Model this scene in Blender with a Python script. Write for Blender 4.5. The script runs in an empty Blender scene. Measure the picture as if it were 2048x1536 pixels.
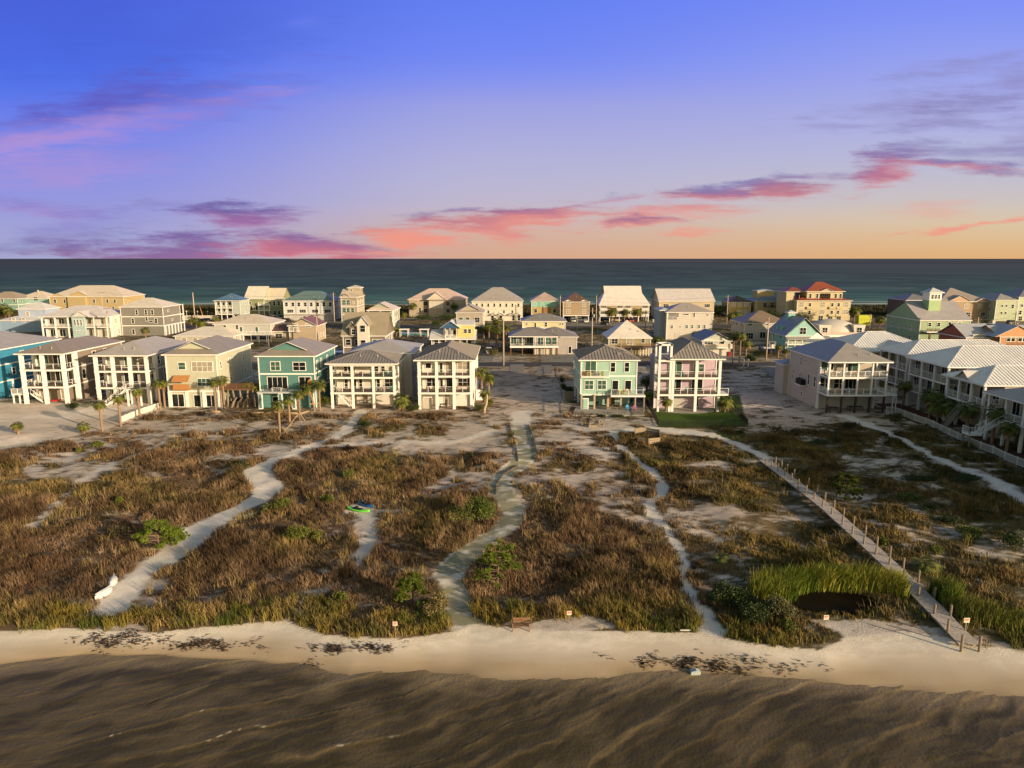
import bpy, math, random
import numpy as np
R = math.radians
random.seed(7); rng = np.random.default_rng(7)
sc = bpy.context.scene
COL = sc.collection

# ------------------------------------------------------------------ camera, world, sun, exposure
HC = 28.0                     # drone height above the sand, metres
F = 1366.0                    # focal length in photo pixels (2048 wide)
PITCH = math.atan((768-516.5)/F)
cam_d = bpy.data.cameras.new('camera'); cam = bpy.data.objects.new('camera', cam_d); COL.objects.link(cam)
cam.location = (0, 0, HC); cam.rotation_euler = (math.pi/2-PITCH, 0, 0)
cam_d.sensor_width = 36; cam_d.lens = 36*F/2048; cam_d.clip_start = 0.5; cam_d.clip_end = 60000
sc.camera = cam
CP, SP = math.cos(PITCH), math.sin(PITCH)
def ray(px, py):
    dy = py-768.0
    return px-1024.0, F*CP-dy*SP, F*SP+dy*CP        # x, forward y, down z
def G(px, py, z=0.0):                               # photo pixel -> point of the ground at height z
    u, yr, zr = ray(px, py); t = (HC-z)/zr
    return u*t, yr*t
def XatY(px, py, Y):
    u, yr, zr = ray(px, py); return u*Y/yr
def ZatY(px, py, Y):
    u, yr, zr = ray(px, py); return HC-zr*Y/yr
SUN_AZ, SUN_EL = R(37), R(11.5)                       # azimuth measured from +X towards -Y
sdir = (math.cos(SUN_AZ)*math.cos(SUN_EL), -math.sin(SUN_AZ)*math.cos(SUN_EL), math.sin(SUN_EL))
sl = bpy.data.lights.new('sun', 'SUN'); sun = bpy.data.objects.new('sun', sl); COL.objects.link(sun)
sl.energy = 5.0; sl.angle = R(0.6); sl.color = (1.0, 0.755, 0.50)
from mathutils import Vector, Matrix
sun.rotation_euler = Vector(sdir).to_track_quat('Z', 'Y').to_euler()
sc.view_settings.view_transform = 'Standard'; sc.view_settings.look = 'None'
sc.view_settings.exposure = 0.46; sc.view_settings.gamma = 1.0; sc.view_settings.use_curve_mapping = False

def build_world():
    w = bpy.data.worlds.new('World'); sc.world = w; w.use_nodes = True
    nt = w.node_tree; N = nt.nodes; L = nt.links; N.clear()
    def nd(t, **k):
        n = N.new(t)
        for a, b in k.items(): setattr(n, a, b)
        return n
    def m(op, a, b=None, c=None, clamp=False):
        n = nd('ShaderNodeMath', operation=op, use_clamp=clamp)
        for i, v in enumerate((a, b, c)):
            if v is None: continue
            if isinstance(v, (int, float)): n.inputs[i].default_value = v
            else: L.new(v, n.inputs[i])
        return n.outputs[0]
    def mix(f, a, b):
        n = nd('ShaderNodeMix', data_type='RGBA')
        if isinstance(f, (int, float)): n.inputs[0].default_value = f
        else: L.new(f, n.inputs[0])
        for i, v in ((6, a), (7, b)):
            if isinstance(v, tuple): n.inputs[i].default_value = (*v, 1)
            else: L.new(v, n.inputs[i])
        return n.outputs[2]
    def ramp(x, st):
        n = nd('ShaderNodeValToRGB'); n.color_ramp.interpolation = 'B_SPLINE'; L.new(x, n.inputs[0]); e = n.color_ramp.elements
        while len(e) < len(st): e.new(0.5)
        for i, (p, c) in enumerate(st): e[i].position = p; e[i].color = (*c, 1)
        return n.outputs[0]
    tc = nd('ShaderNodeTexCoord'); sep = nd('ShaderNodeSeparateXYZ'); L.new(tc.outputs['Generated'], sep.inputs[0])
    x, y, z = sep.outputs
    ya = m('MAXIMUM', y, 0.05)
    u = m('DIVIDE', x, ya); v = m('DIVIDE', m('MAXIMUM', z, 0.0), ya)
    # gradient over the sea: warm at the horizon, lilac, then saturated blue; warmer to the right
    def s2l(c): return tuple(((q/255+0.055)/1.055)**2.4 if q > 10 else q/255/12.92 for q in c)
    vv = m('MULTIPLY', v, 1.0/0.6)
    right = ramp(vv, [(0.018, s2l((222, 176, 124))), (0.074, s2l((220, 196, 160))), (0.130, s2l((204, 194, 188))), (0.240, s2l((180, 184, 218))), (0.350, s2l((168, 172, 228))), (0.467, s2l((146, 160, 240))), (0.570, s2l((122, 142, 244)))])
    midc = ramp(vv, [(0.018, s2l((214, 168, 140))), (0.074, s2l((208, 180, 168))), (0.130, s2l((190, 184, 206))), (0.240, s2l((176, 177, 218))), (0.350, s2l((156, 160, 224))), (0.410, s2l((126, 144, 240))), (0.467, s2l((112, 136, 242))), (0.570, s2l((98, 126, 240)))])
    left = ramp(vv, [(0.018, s2l((164, 166, 206))), (0.074, s2l((160, 162, 214))), (0.130, s2l((150, 152, 218))), (0.240, s2l((132, 140, 228))), (0.350, s2l((96, 122, 234))), (0.410, s2l((78, 114, 234))), (0.467, s2l((76, 106, 226))), (0.570, s2l((74, 98, 216)))])
    fl = nd('ShaderNodeMapRange', interpolation_type='SMOOTHSTEP'); L.new(u, fl.inputs[0]); fl.inputs[1].default_value = -0.60; fl.inputs[2].default_value = 0.0
    fr = nd('ShaderNodeMapRange', interpolation_type='SMOOTHSTEP'); L.new(u, fr.inputs[0]); fr.inputs[1].default_value = -0.05; fr.inputs[2].default_value = 0.7
    base = mix(fr.outputs[0], mix(fl.outputs[0], left, midc), right)
    # cloud coordinates on a sky plane, warped by stretched noise
    uv = nd('ShaderNodeCombineXYZ'); L.new(u, uv.inputs[0]); L.new(v, uv.inputs[1])
    def noise(sx, sy, scale, detail, rough=0.6, rot=0.0):
        mp = nd('ShaderNodeMapping'); L.new(uv.outputs[0], mp.inputs[0]); mp.inputs['Scale'].default_value = (sx, sy, 1); mp.inputs['Rotation'].default_value = (0, 0, rot)
        n = nd('ShaderNodeTexNoise'); L.new(mp.outputs[0], n.inputs['Vector']); n.inputs['Scale'].default_value = scale; n.inputs['Detail'].default_value = detail; n.inputs['Roughness'].default_value = rough
        return n
    n1 = noise(1, 3.2, 5.5, 6, 0.6, R(-8)); n2 = noise(1, 9, 10, 9, 0.68, R(-6)); n3 = noise(1, 4, 3.0, 4, 0.5, R(-12))
    wv = nd('ShaderNodeVectorMath', operation='SUBTRACT'); L.new(n1.outputs['Color'], wv.inputs[0]); wv.inputs[1].default_value = (0.5, 0.5, 0.5)
    ws = nd('ShaderNodeVectorMath', operation='MULTIPLY'); L.new(wv.outputs[0], ws.inputs[0]); ws.inputs[1].default_value = (0.2, 0.06, 0)
    wa = nd('ShaderNodeVectorMath', operation='ADD'); L.new(uv.outputs[0], wa.inputs[0]); L.new(ws.outputs[0], wa.inputs[1])
    tex = m('MULTIPLY_ADD', m('SUBTRACT', n2.outputs[0], 0.5), 3.0, m('MULTIPLY', m('SUBTRACT', n1.outputs[0], 0.5), 2.0))
    # (px, py, half width, half height, tilt deg, opacity, lower colour, upper colour, softness)
    PK = (238, 152, 134); PKs = (214, 132, 136); RD = (164, 116, 146); PU = (118, 98, 160); MV = (150, 106, 166); LV = (172, 146, 214); DK = (96, 92, 186); GY = (138, 132, 182)
    CL = [(330, 495, 210, 26, -1, 1, (158, 112, 150), (124, 104, 164), .6), (620, 494, 160, 19, 3, 1, (216, 122, 132), (164, 108, 146), .6),
          (490, 439, 95, 19, -2, .95, (176, 112, 160), (112, 96, 160), .7), (980, 446, 170, 19, -4, 1, PK, RD, .6), (1080, 432, 120, 14, -4, .9, PK, (160, 110, 150), .6), (860, 482, 75, 11, 4, .95, PK, PK, .7),
          (1000, 470, 70, 14, 6, .8, PK, PKs, .8), (1420, 384, 150, 12, -3, .95, PKs, (120, 108, 160), .7), (1580, 384, 70, 15, -3, .95, PKs, RD, .7), (1350, 425, 130, 13, -5, .8, PK, PKs, .8),
          (1290, 446, 60, 8, 2, .95, PK, RD, .7), (1760, 345, 85, 26, -14, 1, PKs, (146, 110, 160), .75), (1930, 329, 130, 9, 1, .9, PKs, (128, 116, 172), .7), (1920, 452, 130, 5, -5, .85, PK, PK, .8), (2030, 440, 60, 5, -5, .9, PK, PK, .8),
          (1890, 248, 95, 15, -8, .75, GY, GY, .9), (2040, 270, 70, 34, 10, .6, GY, GY, 1), (2020, 165, 110, 34, -10, .6, (140, 136, 196), GY, 1), (1790, 212, 150, 12, -3, .5, GY, GY, 1), (1590, 235, 60, 8, -3, .4, GY, GY, 1), (1830, 298, 60, 9, -6, .6, GY, GY, .9),
          (260, 212, 260, 34, -10, .7, DK, DK, 1), (190, 190, 150, 26, -14, .55, (104, 88, 178), (104, 88, 178), 1), (190, 258, 260, 22, -12, .7, (188, 152, 218), LV, 1), (60, 282, 140, 26, -6, .55, (190, 150, 214), LV, 1), (180, 326, 150, 26, -6, .65, (186, 152, 214), (146, 140, 214), 1), (40, 340, 120, 30, 0, .45, LV, LV, 1),
          (530, 178, 70, 7, -4, .5, (166, 138, 220), LV, 1), (60, 410, 130, 14, 3, .7, (172, 132, 196), (130, 124, 200), 1), (160, 450, 120, 20, -4, .5, (144, 138, 200), (130, 124, 200), 1), (350, 414, 80, 9, -4, .5, (132, 126, 196), GY, 1), (60, 495, 110, 14, 0, .5, (136, 132, 176), (120, 116, 170), 1), (330, 100, 330, 70, -12, .32, (74, 92, 200), (74, 92, 200), 1.2), (520, 136, 130, 16, -6, .25, (130, 140, 236), (130, 140, 236), 1), (608, 42, 30, 14, 0, .3, (120, 140, 240), (120, 140, 240), 1),
          (1960, 300, 130, 14, -6, .6, GY, GY, .9), (1700, 252, 130, 10, -3, .4, GY, GY, 1), (1990, 205, 110, 16, -12, .6, GY, GY, 1), (1960, 120, 130, 12, -16, .4, GY, GY, 1), (1640, 352, 70, 7, -4, .6, (150, 112, 160), GY, .9), (2000, 345, 90, 8, 2, .8, RD, GY, .8), (1480, 372, 110, 8, -2, .8, (150, 112, 160), GY, .8), (1200, 398, 70, 6, -3, .6, PKs, GY, .9), (900, 430, 80, 7, -3, .7, RD, GY, .8), (560, 470, 120, 9, 3, .7, (170, 110, 150), PU, .8), (120, 470, 120, 10, -3, .5, PU, GY, 1),
          (1380, 466, 60, 5, 3, .7, PK, PK, .8), (800, 505, 60, 5, 2, .6, PK, PK, .8), (1870, 420, 70, 11, 0, .35, PK, PK, 1)]
    cur = base
    for (px, py, hw, hh, tilt, op, c0, c1, soft) in CL:
        uu, yr, zr = ray(px, py); cu, cv = uu/yr, -zr/yr
        mp = nd('ShaderNodeMapping', vector_type='TEXTURE'); L.new(wa.outputs[0], mp.inputs[0])
        mp.inputs['Location'].default_value = (cu, cv, 0); mp.inputs['Rotation'].default_value = (0, 0, R(-tilt)); mp.inputs['Scale'].default_value = (hw/F*1.12, hh/F*1.25, 1)
        ln = nd('ShaderNodeVectorMath', operation='LENGTH'); L.new(mp.outputs[0], ln.inputs[0])
        dens = m('ADD', m('SUBTRACT', 1.0, ln.outputs['Value']), m('MULTIPLY', tex, 1.0))
        mr = nd('ShaderNodeMapRange', interpolation_type='SMOOTHSTEP'); L.new(dens, mr.inputs[0])
        mr.inputs[1].default_value = -0.45*soft; mr.inputs[2].default_value = 1.25*soft; mr.inputs[3].default_value = 0; mr.inputs[4].default_value = op
        sp = nd('ShaderNodeSeparateXYZ'); L.new(mp.outputs[0], sp.inputs[0])
        fy = m('MULTIPLY_ADD', m('ADD', sp.outputs[1], m('MULTIPLY', tex, 0.7)), 0.6, 0.5, clamp=True)
        cc = mix(fy, s2l(c0), s2l(c1))
        cur = mix(mr.outputs[0], cur, cc)
    # the rest of the dome (behind and above the camera) is a low-sun Nishita sky
    sky = nd('ShaderNodeTexSky', sky_type='NISHITA'); sky.sun_disc = False; sky.sun_elevation = SUN_EL
    sky.sun_rotation = math.atan2(sdir[0], sdir[1]); sky.dust_density = 2.0
    skm = nd('ShaderNodeVectorMath', operation='SCALE'); L.new(sky.outputs[0], skm.inputs[0]); skm.inputs['Scale'].default_value = 1.0
    b1 = nd('ShaderNodeBackground'); L.new(cur, b1.inputs[0]); b1.inputs[1].default_value = 0.74
    tnt = nd('ShaderNodeVectorMath', operation='MULTIPLY'); L.new(skm.outputs[0], tnt.inputs[0]); tnt.inputs[1].default_value = (1.06, 1.0, 0.80)
    b2 = nd('ShaderNodeBackground'); L.new(tnt.outputs[0], b2.inputs[0]); b2.inputs[1].default_value = 0.115
    fm = nd('ShaderNodeMapRange', interpolation_type='SMOOTHSTEP'); L.new(y, fm.inputs[0]); fm.inputs[1].default_value = 0.35; fm.inputs[2].default_value = 0.62
    fz = nd('ShaderNodeMapRange', interpolation_type='SMOOTHSTEP'); L.new(z, fz.inputs[0]); fz.inputs[1].default_value = 0.34; fz.inputs[2].default_value = 0.6; fz.inputs[3].default_value = 1; fz.inputs[4].default_value = 0
    fq = m('MULTIPLY', fm.outputs[0], fz.outputs[0])
    ms = nd('ShaderNodeMixShader'); L.new(fq, ms.inputs[0]); L.new(b2.outputs[0], ms.inputs[1]); L.new(b1.outputs[0], ms.inputs[2])
    out = nd('ShaderNodeOutputWorld'); L.new(ms.outputs[0], out.inputs[0])
build_world()

# ------------------------------------------------------------------ helpers
def tag(o, label=None, cat=None, group=None, kind=None):
    if label: o['label'] = label
    if cat: o['category'] = cat
    if group: o['group'] = group
    if kind: o['kind'] = kind
    return o
def empty(name, loc=(0, 0, 0), rz=0):
    o = bpy.data.objects.new(name, None); COL.objects.link(o); o.location = loc; o.rotation_euler = (0, 0, rz); o.empty_display_size = 0.2
    return o
def thing(name, label, cat, loc=(0, 0, 0), rz=0, group=None): return tag(empty(name, loc, rz), label, cat, group)
KIDS = {}
def link(name, me, parent=None, loc=(0, 0, 0), rz=0):
    o = bpy.data.objects.new(name, me); COL.objects.link(o); o.location = loc; o.rotation_euler = (0, 0, rz)
    if parent is not None: o.parent = parent; KIDS.setdefault(parent.name, []).append(o)
    return o
def dup(root, loc, rz, label, group=None, scale=None):
    r = root.copy(); COL.objects.link(r); r.location = loc; r.rotation_euler = (0, 0, rz); r['label'] = label
    if group: r['group'] = group
    if scale: r.scale = (scale,)*3 if isinstance(scale, (int, float)) else scale
    for ch in KIDS.get(root.name, []):
        c = ch.copy(); COL.objects.link(c); c.parent = r; KIDS.setdefault(r.name, []).append(c)
        for g in KIDS.get(ch.name, []):
            d = g.copy(); COL.objects.link(d); d.parent = c
    return r
class MB:
    def __init__(s): s.v = []; s.f = []; s.mi = []; s.cur = 0
    def quad(s, *p):
        n = len(s.v); s.v += [tuple(q) for q in p]; s.f.append(tuple(range(n, n+len(p)))); s.mi.append(s.cur); return s
    def box(s, x0, x1, y0, y1, z0, z1):
        if x0 > x1: x0, x1 = x1, x0
        if y0 > y1: y0, y1 = y1, y0
        n = len(s.v); s.v += [(x, y, z) for z in (z0, z1) for y in (y0, y1) for x in (x0, x1)]
        for f in ((0, 2, 3, 1), (4, 5, 7, 6), (0, 1, 5, 4), (2, 6, 7, 3), (0, 4, 6, 2), (1, 3, 7, 5)):
            s.f.append(tuple(n+i for i in f)); s.mi.append(s.cur)
        return s
    def bar(s, a, b, w, h=None, up=(0, 0, 1)):               # square bar from a to b
        a = Vector(a); b = Vector(b); h = h or w; d = (b-a).normalized(); u = Vector(up)
        if abs(d.dot(u)) > 0.97: u = Vector((0, 1, 0))
        sx = d.cross(u).normalized()*w/2; sy = sx.cross(d).normalized()*h/2
        n = len(s.v)
        for p in (a, b):
            for k in ((-1, -1), (1, -1), (1, 1), (-1, 1)): s.v.append(tuple(p+sx*k[0]+sy*k[1]))
        for f in ((3, 2, 1, 0), (4, 5, 6, 7), (0, 1, 5, 4), (1, 2, 6, 5), (2, 3, 7, 6), (3, 0, 4, 7)):
            s.f.append(tuple(n+i for i in f)); s.mi.append(s.cur)
        return s
    def tube(s, pts, rs, seg=8, cap=True):
        pts = [Vector(p) for p in pts]; n = len(s.v); k = len(pts)
        if isinstance(rs, (int, float)): rs = [rs]*k
        for i, p in enumerate(pts):
            d = (pts[min(i+1, k-1)]-pts[max(i-1, 0)]).normalized(); u = Vector((0, 0, 1)) if abs(d.z) < 0.9 else Vector((0, 1, 0))
            a = d.cross(u).normalized(); b = a.cross(d).normalized()
            for j in range(seg):
                t = 2*math.pi*j/seg; s.v.append(tuple(p+(a*math.cos(t)+b*math.sin(t))*rs[i]))
        for i in range(k-1):
            for j in range(seg):
                s.f.append((n+i*seg+j, n+i*seg+(j+1) % seg, n+(i+1)*seg+(j+1) % seg, n+(i+1)*seg+j)); s.mi.append(s.cur)
        if cap:
            s.f.append(tuple(n+j for j in reversed(range(seg)))); s.mi.append(s.cur)
            s.f.append(tuple(n+(k-1)*seg+j for j in range(seg))); s.mi.append(s.cur)
        return s
    def prism(s, prof, y0, y1, axis='y'):                     # closed profile [(a,z)] extruded
        n = len(s.v); k = len(prof)
        for yy in (y0, y1):
            for (a, z) in prof: s.v.append((a, yy, z) if axis == 'y' else (yy, a, z))
        s.f.append(tuple(range(n, n+k))); s.mi.append(s.cur); s.f.append(tuple(range(n+2*k-1, n+k-1, -1))); s.mi.append(s.cur)
        for i in range(k): s.f.append((n+i, n+k+i, n+k+(i+1) % k, n+(i+1) % k)); s.mi.append(s.cur)
        return s
    def mesh(s, name, mats, smooth=False):
        me = bpy.data.meshes.new(name); me.from_pydata(s.v, [], s.f)
        for m_ in (mats if isinstance(mats, (list, tuple)) else [mats]): me.materials.append(m_)
        if isinstance(mats, (list, tuple)): me.polygons.foreach_set('material_index', s.mi)
        if smooth: me.polygons.foreach_set('use_smooth', [True]*len(me.polygons))
        me.update(); return me
    def build(s, name, mats, parent=None, loc=(0, 0, 0), rz=0, smooth=False): return link(name, s.mesh(name, mats, smooth), parent, loc, rz)
def npmesh(name, V, FC, mat, cols=None, nv=3, smooth=False):
    me = bpy.data.meshes.new(name); nf = len(FC); me.vertices.add(len(V)); me.vertices.foreach_set('co', np.asarray(V, np.float32).ravel())
    me.loops.add(nf*nv); me.loops.foreach_set('vertex_index', np.asarray(FC, np.int32).ravel())
    me.polygons.add(nf); me.polygons.foreach_set('loop_start', np.arange(nf, dtype=np.int32)*nv); me.polygons.foreach_set('loop_total', np.full(nf, nv, np.int32))
    if smooth: me.polygons.foreach_set('use_smooth', np.ones(nf, bool))
    if cols is not None:
        a = me.color_attributes.new('Col', 'FLOAT_COLOR', 'POINT'); c = np.ones((len(V), 4), np.float32); c[:, :cols.shape[1]] = cols; a.data.foreach_set('color', c.ravel())
    me.materials.append(mat); me.update(calc_edges=True); return me
def _lat(ix, iy, s):
    h = (ix*374761393+iy*668265263+s*1442695041) & 0xffffffff; h = ((h ^ (h >> 13))*1274126177) & 0xffffffff
    return ((h ^ (h >> 16)) & 0xffff)/65535.0
def vn(x, y, sc_, seed=0):
    x = np.asarray(x, float)/sc_; y = np.asarray(y, float)/sc_; ix = np.floor(x).astype(np.int64); iy = np.floor(y).astype(np.int64); fx = x-ix; fy = y-iy
    fx = fx*fx*(3-2*fx); fy = fy*fy*(3-2*fy)
    return (_lat(ix, iy, seed)*(1-fx)+_lat(ix+1, iy, seed)*fx)*(1-fy)+(_lat(ix, iy+1, seed)*(1-fx)+_lat(ix+1, iy+1, seed)*fx)*fy
def fbm(x, y, sc_, o=4, seed=0, g=0.5):
    t = 0; a = 1; n = 0
    for i in range(o): t = t+a*vn(x, y, sc_/2**i, seed+i*17); n += a; a *= g
    return t/n

# ------------------------------------------------------------------ materials
MC = {}
def mat(key, col, rough=0.75, var=0.12, vs=1.2, siding=None, pitch=0.2, spec=0.3, metal=0.0, bump=0.0, bs=20.0, attr=False, emis=0):
    if key in MC: return MC[key]
    m_ = bpy.data.materials.new(key); m_.use_nodes = True; nt = m_.node_tree; N = nt.nodes; L = nt.links; b = N['Principled BSDF']
    b.inputs['Roughness'].default_value = rough; b.inputs['Specular IOR Level'].default_value = spec; b.inputs['Metallic'].default_value = metal
    tc = N.new('ShaderNodeTexCoord'); ns = N.new('ShaderNodeTexNoise'); L.new(tc.outputs['Object'], ns.inputs['Vector']); ns.inputs['Scale'].default_value = vs; ns.inputs['Detail'].default_value = 6; ns.inputs['Roughness'].default_value = 0.65
    mr = N.new('ShaderNodeMapRange'); L.new(ns.outputs[0], mr.inputs[0]); mr.inputs[1].default_value = 0.25; mr.inputs[2].default_value = 0.75; mr.inputs[3].default_value = 1-var; mr.inputs[4].default_value = 1+var*0.6
    vm = N.new('ShaderNodeVectorMath'); vm.operation = 'SCALE'; L.new(mr.outputs[0], vm.inputs['Scale'])
    if attr:
        at = N.new('ShaderNodeAttribute'); at.attribute_name = 'Col'; L.new(at.outputs['Color'], vm.inputs[0])
    else: vm.inputs[0].default_value = col[:3]
    L.new(vm.outputs[0], b.inputs['Base Color']); hsrc = None
    if siding:
        sp = N.new('ShaderNodeSeparateXYZ'); L.new(tc.outputs['Object'], sp.inputs[0])
        if siding == 'h': src = sp.outputs[2]
        else:
            ad = N.new('ShaderNodeMath'); ad.operation = 'ADD'; L.new(sp.outputs[0], ad.inputs[0]); L.new(sp.outputs[1], ad.inputs[1]); src = ad.outputs[0]
        dv = N.new('ShaderNodeMath'); dv.operation = 'MULTIPLY'; L.new(src, dv.inputs[0]); dv.inputs[1].default_value = 1/pitch
        fr = N.new('ShaderNodeMath'); fr.operation = 'FRACT'; L.new(dv.outputs[0], fr.inputs[0])
        st = N.new('ShaderNodeMapRange'); L.new(fr.outputs[0], st.inputs[0]); st.inputs[1].default_value = 0; st.inputs[2].default_value = 0.16; st.inputs[3].default_value = 0.72; st.inputs[4].default_value = 1
        v2 = N.new('ShaderNodeVectorMath'); v2.operation = 'SCALE'; L.new(vm.outputs[0], v2.inputs[0]); L.new(st.outputs[0], v2.inputs['Scale']); L.new(v2.outputs[0], b.inputs['Base Color'])
        hsrc = fr.outputs[0]; bd = 0.015
    elif bump:
        n2 = N.new('ShaderNodeTexNoise'); L.new(tc.outputs['Object'], n2.inputs['Vector']); n2.inputs['Scale'].default_value = bs; n2.inputs['Detail'].default_value = 5; hsrc = n2.outputs[0]; bd = bump
    if hsrc is not None:
        bp = N.new('ShaderNodeBump'); L.new(hsrc, bp.inputs['Height']); bp.inputs['Distance'].default_value = bd; bp.inputs['Strength'].default_value = 0.6; L.new(bp.outputs[0], b.inputs['Normal'])
    MC[key] = m_; return m_
WHITE = mat('white_paint', (0.76, 0.745, 0.71), 0.6, 0.08)
GLASS = mat('window_glass', (0.012, 0.017, 0.018), 0.08, 0.5, 0.6, spec=0.5)
GLASSG = mat('curtained_glass', (0.05, 0.11, 0.085), 0.15, 0.5, 0.9, spec=0.5)
CURT = mat('curtain_glass_pale', (0.34, 0.31, 0.24), 0.25, 0.4, 0.9, spec=0.5)
WOOD = mat('weathered_wood', (0.24, 0.19, 0.14), 0.85, 0.3, 3.0, bump=0.01)
WOODB = mat('brown_wood', (0.16, 0.085, 0.045), 0.8, 0.25, 3.0)
WOODO = mat('orange_wood', (0.42, 0.2, 0.07), 0.6, 0.2, 3.0)
DARK = mat('black_metal', (0.015, 0.015, 0.016), 0.5, 0.1)
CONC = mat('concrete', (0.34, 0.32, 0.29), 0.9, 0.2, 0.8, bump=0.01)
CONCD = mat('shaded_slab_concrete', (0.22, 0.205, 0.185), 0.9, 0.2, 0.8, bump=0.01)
DECKM = mat('deck_boards', (0.15, 0.115, 0.09), 0.8, 0.25, 2.0)
TRUNK = mat('palm_trunk', (0.26, 0.18, 0.12), 0.95, 0.35, 5.0, bump=0.04, bs=8)
BARK = mat('bark', (0.16, 0.11, 0.08), 0.95, 0.3, 5.0)
LEAF = mat('leaves', (1, 1, 1), 0.6, 0.3, 2.0, attr=True, spec=0.25)
BLADE = mat('grass_blades', (1, 1, 1), 0.7, 0.35, 0.35, attr=True, spec=0.15)
def paint(rgb, siding=None, pitch=0.2, rough=0.7):
    g = sum(rgb)/3; rgb = tuple((q*.88+g*.12)*.93 for q in rgb)
    return mat('paint_%s_%s' % ('_'.join('%03d' % int(c*1000) for c in rgb), siding or 'plain'), rgb, rough, 0.1, 0.7, siding, pitch)
def roofm(rgb, rough=0.45): return mat('roofing_%s' % '_'.join('%03d' % int(c*1000) for c in rgb), rgb, rough, 0.16, 0.5, spec=0.4)

# ------------------------------------------------------------------ terrain
WATER_Z = -0.45
GE = [(-200, 1268), (0, 1262), (150, 1256), (300, 1266), (400, 1255), (570, 1240), (650, 1270), (800, 1278), (915, 1262), (945, 1248), (1100, 1262), (1230, 1262), (1400, 1265), (1500, 1285), (1640, 1300), (1690, 1275), (1800, 1262), (1900, 1275), (1960, 1292), (2048, 1300), (2250, 1305)]
WL = [(-200, 1334), (0, 1330), (160, 1309), (320, 1311), (500, 1320), (620, 1330), (700, 1350), (850, 1340), (1024, 1360), (1200, 1354), (1330, 1338), (1430, 1346), (1500, 1348), (1650, 1364), (1780, 1374), (1880, 1386), (2048, 1392), (2250, 1398)]
GEw = np.array([G(*p) for p in GE]); WLw = np.array([G(p[0], p[1], WATER_Z) for p in WL])
def y_grass(x): return np.interp(x, GEw[:, 0], GEw[:, 1])
def y_water(x): return np.interp(x, WLw[:, 0], WLw[:, 1])+0.25*(vn(x, 0*x, 1.7, 3)-0.5)
def terrain(x, y):
    x = np.asarray(x, float); y = np.asarray(y, float)
    yw, yg = y_water(x), y_grass(x); t = (y-yw)/np.maximum(yg-yw, 0.3)
    z = np.where(t < 0, WATER_Z+t*0.5, WATER_Z+(0-WATER_Z)*np.clip(t, 0, 1)**0.8); z = np.maximum(z, -2.5)
    am = np.clip((y-yg)/5, 0, 1)*np.clip((118-y)/14, 0, 1)
    z = z+am*(1.0*(fbm(x, y, 8, 3, 5)-0.5)+0.15*(fbm(x, y, 2.0, 2, 8)-0.5))
    z = z+np.clip((y-360)/20, 0, 1)*np.clip((425-y)/18, 0, 1)*(1.2*fbm(x, y, 14, 3, 9))
    z = z-np.clip((y-402)/26, 0, 2)*1.6
    ee = np.exp(-(((x-PONDX)/3.7)**2+((y-PONDY)/1.85)**2)**3); z = z*(1-ee)-.9*ee
    return z
PONDX, PONDY = G(1668, 1200)
def ht(x, y): return float(terrain(np.array([x]), np.array([y]))[0])
def P(px, py, dz=0.0):
    x, y = G(px, py); z = ht(x, y)
    for _ in range(2): x, y = G(px, py, z); z = ht(x, y)
    return (x, y, z+dz)
def polyw(pts): return np.array([G(*p) for p in pts])
def inpoly(x, y, poly):
    r = np.zeros(x.shape, bool); n = len(poly); j = n-1
    for i in range(n):
        xi, yi = poly[i]; xj, yj = poly[j]
        c = ((yi > y) != (yj > y)) & (x < (xj-xi)*(y-yi)/(yj-yi+1e-12)+xi); r ^= c; j = i
    return r
def dline(x, y, pts):                                          # distance to polyline, and interpolated width
    d = np.full(x.shape, 1e9); w = np.zeros(x.shape)
    for (a, b) in zip(pts[:-1], pts[1:]):
        ax, ay, aw = a; bx, by, bw = b; vx, vy = bx-ax, by-ay; L2 = vx*vx+vy*vy+1e-9
        t = np.clip(((x-ax)*vx+(y-ay)*vy)/L2, 0, 1); dd = np.hypot(x-ax-t*vx, y-ay-t*vy); ww = aw+(bw-aw)*t
        k = (dd-ww) < (d-w); d = np.where(k, dd, d); w = np.where(k, ww, w)
    return d, w
def smooth(pts, n=4):
    pts = np.array(pts, float); out = []
    for i in range(len(pts)-1):
        p0, p1, p2, p3 = pts[max(i-1, 0)], pts[i], pts[i+1], pts[min(i+2, len(pts)-1)]
        for k in range(n):
            t = k/n; out.append(0.5*((2*p1)+(-p0+p2)*t+(2*p0-5*p1+4*p2-p3)*t*t+(-p0+3*p1-3*p2+p3)*t**3))
    out.append(pts[-1]); return out
def path(pts): return smooth([(*G(a, b), w/2) for a, b, w in pts])
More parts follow.
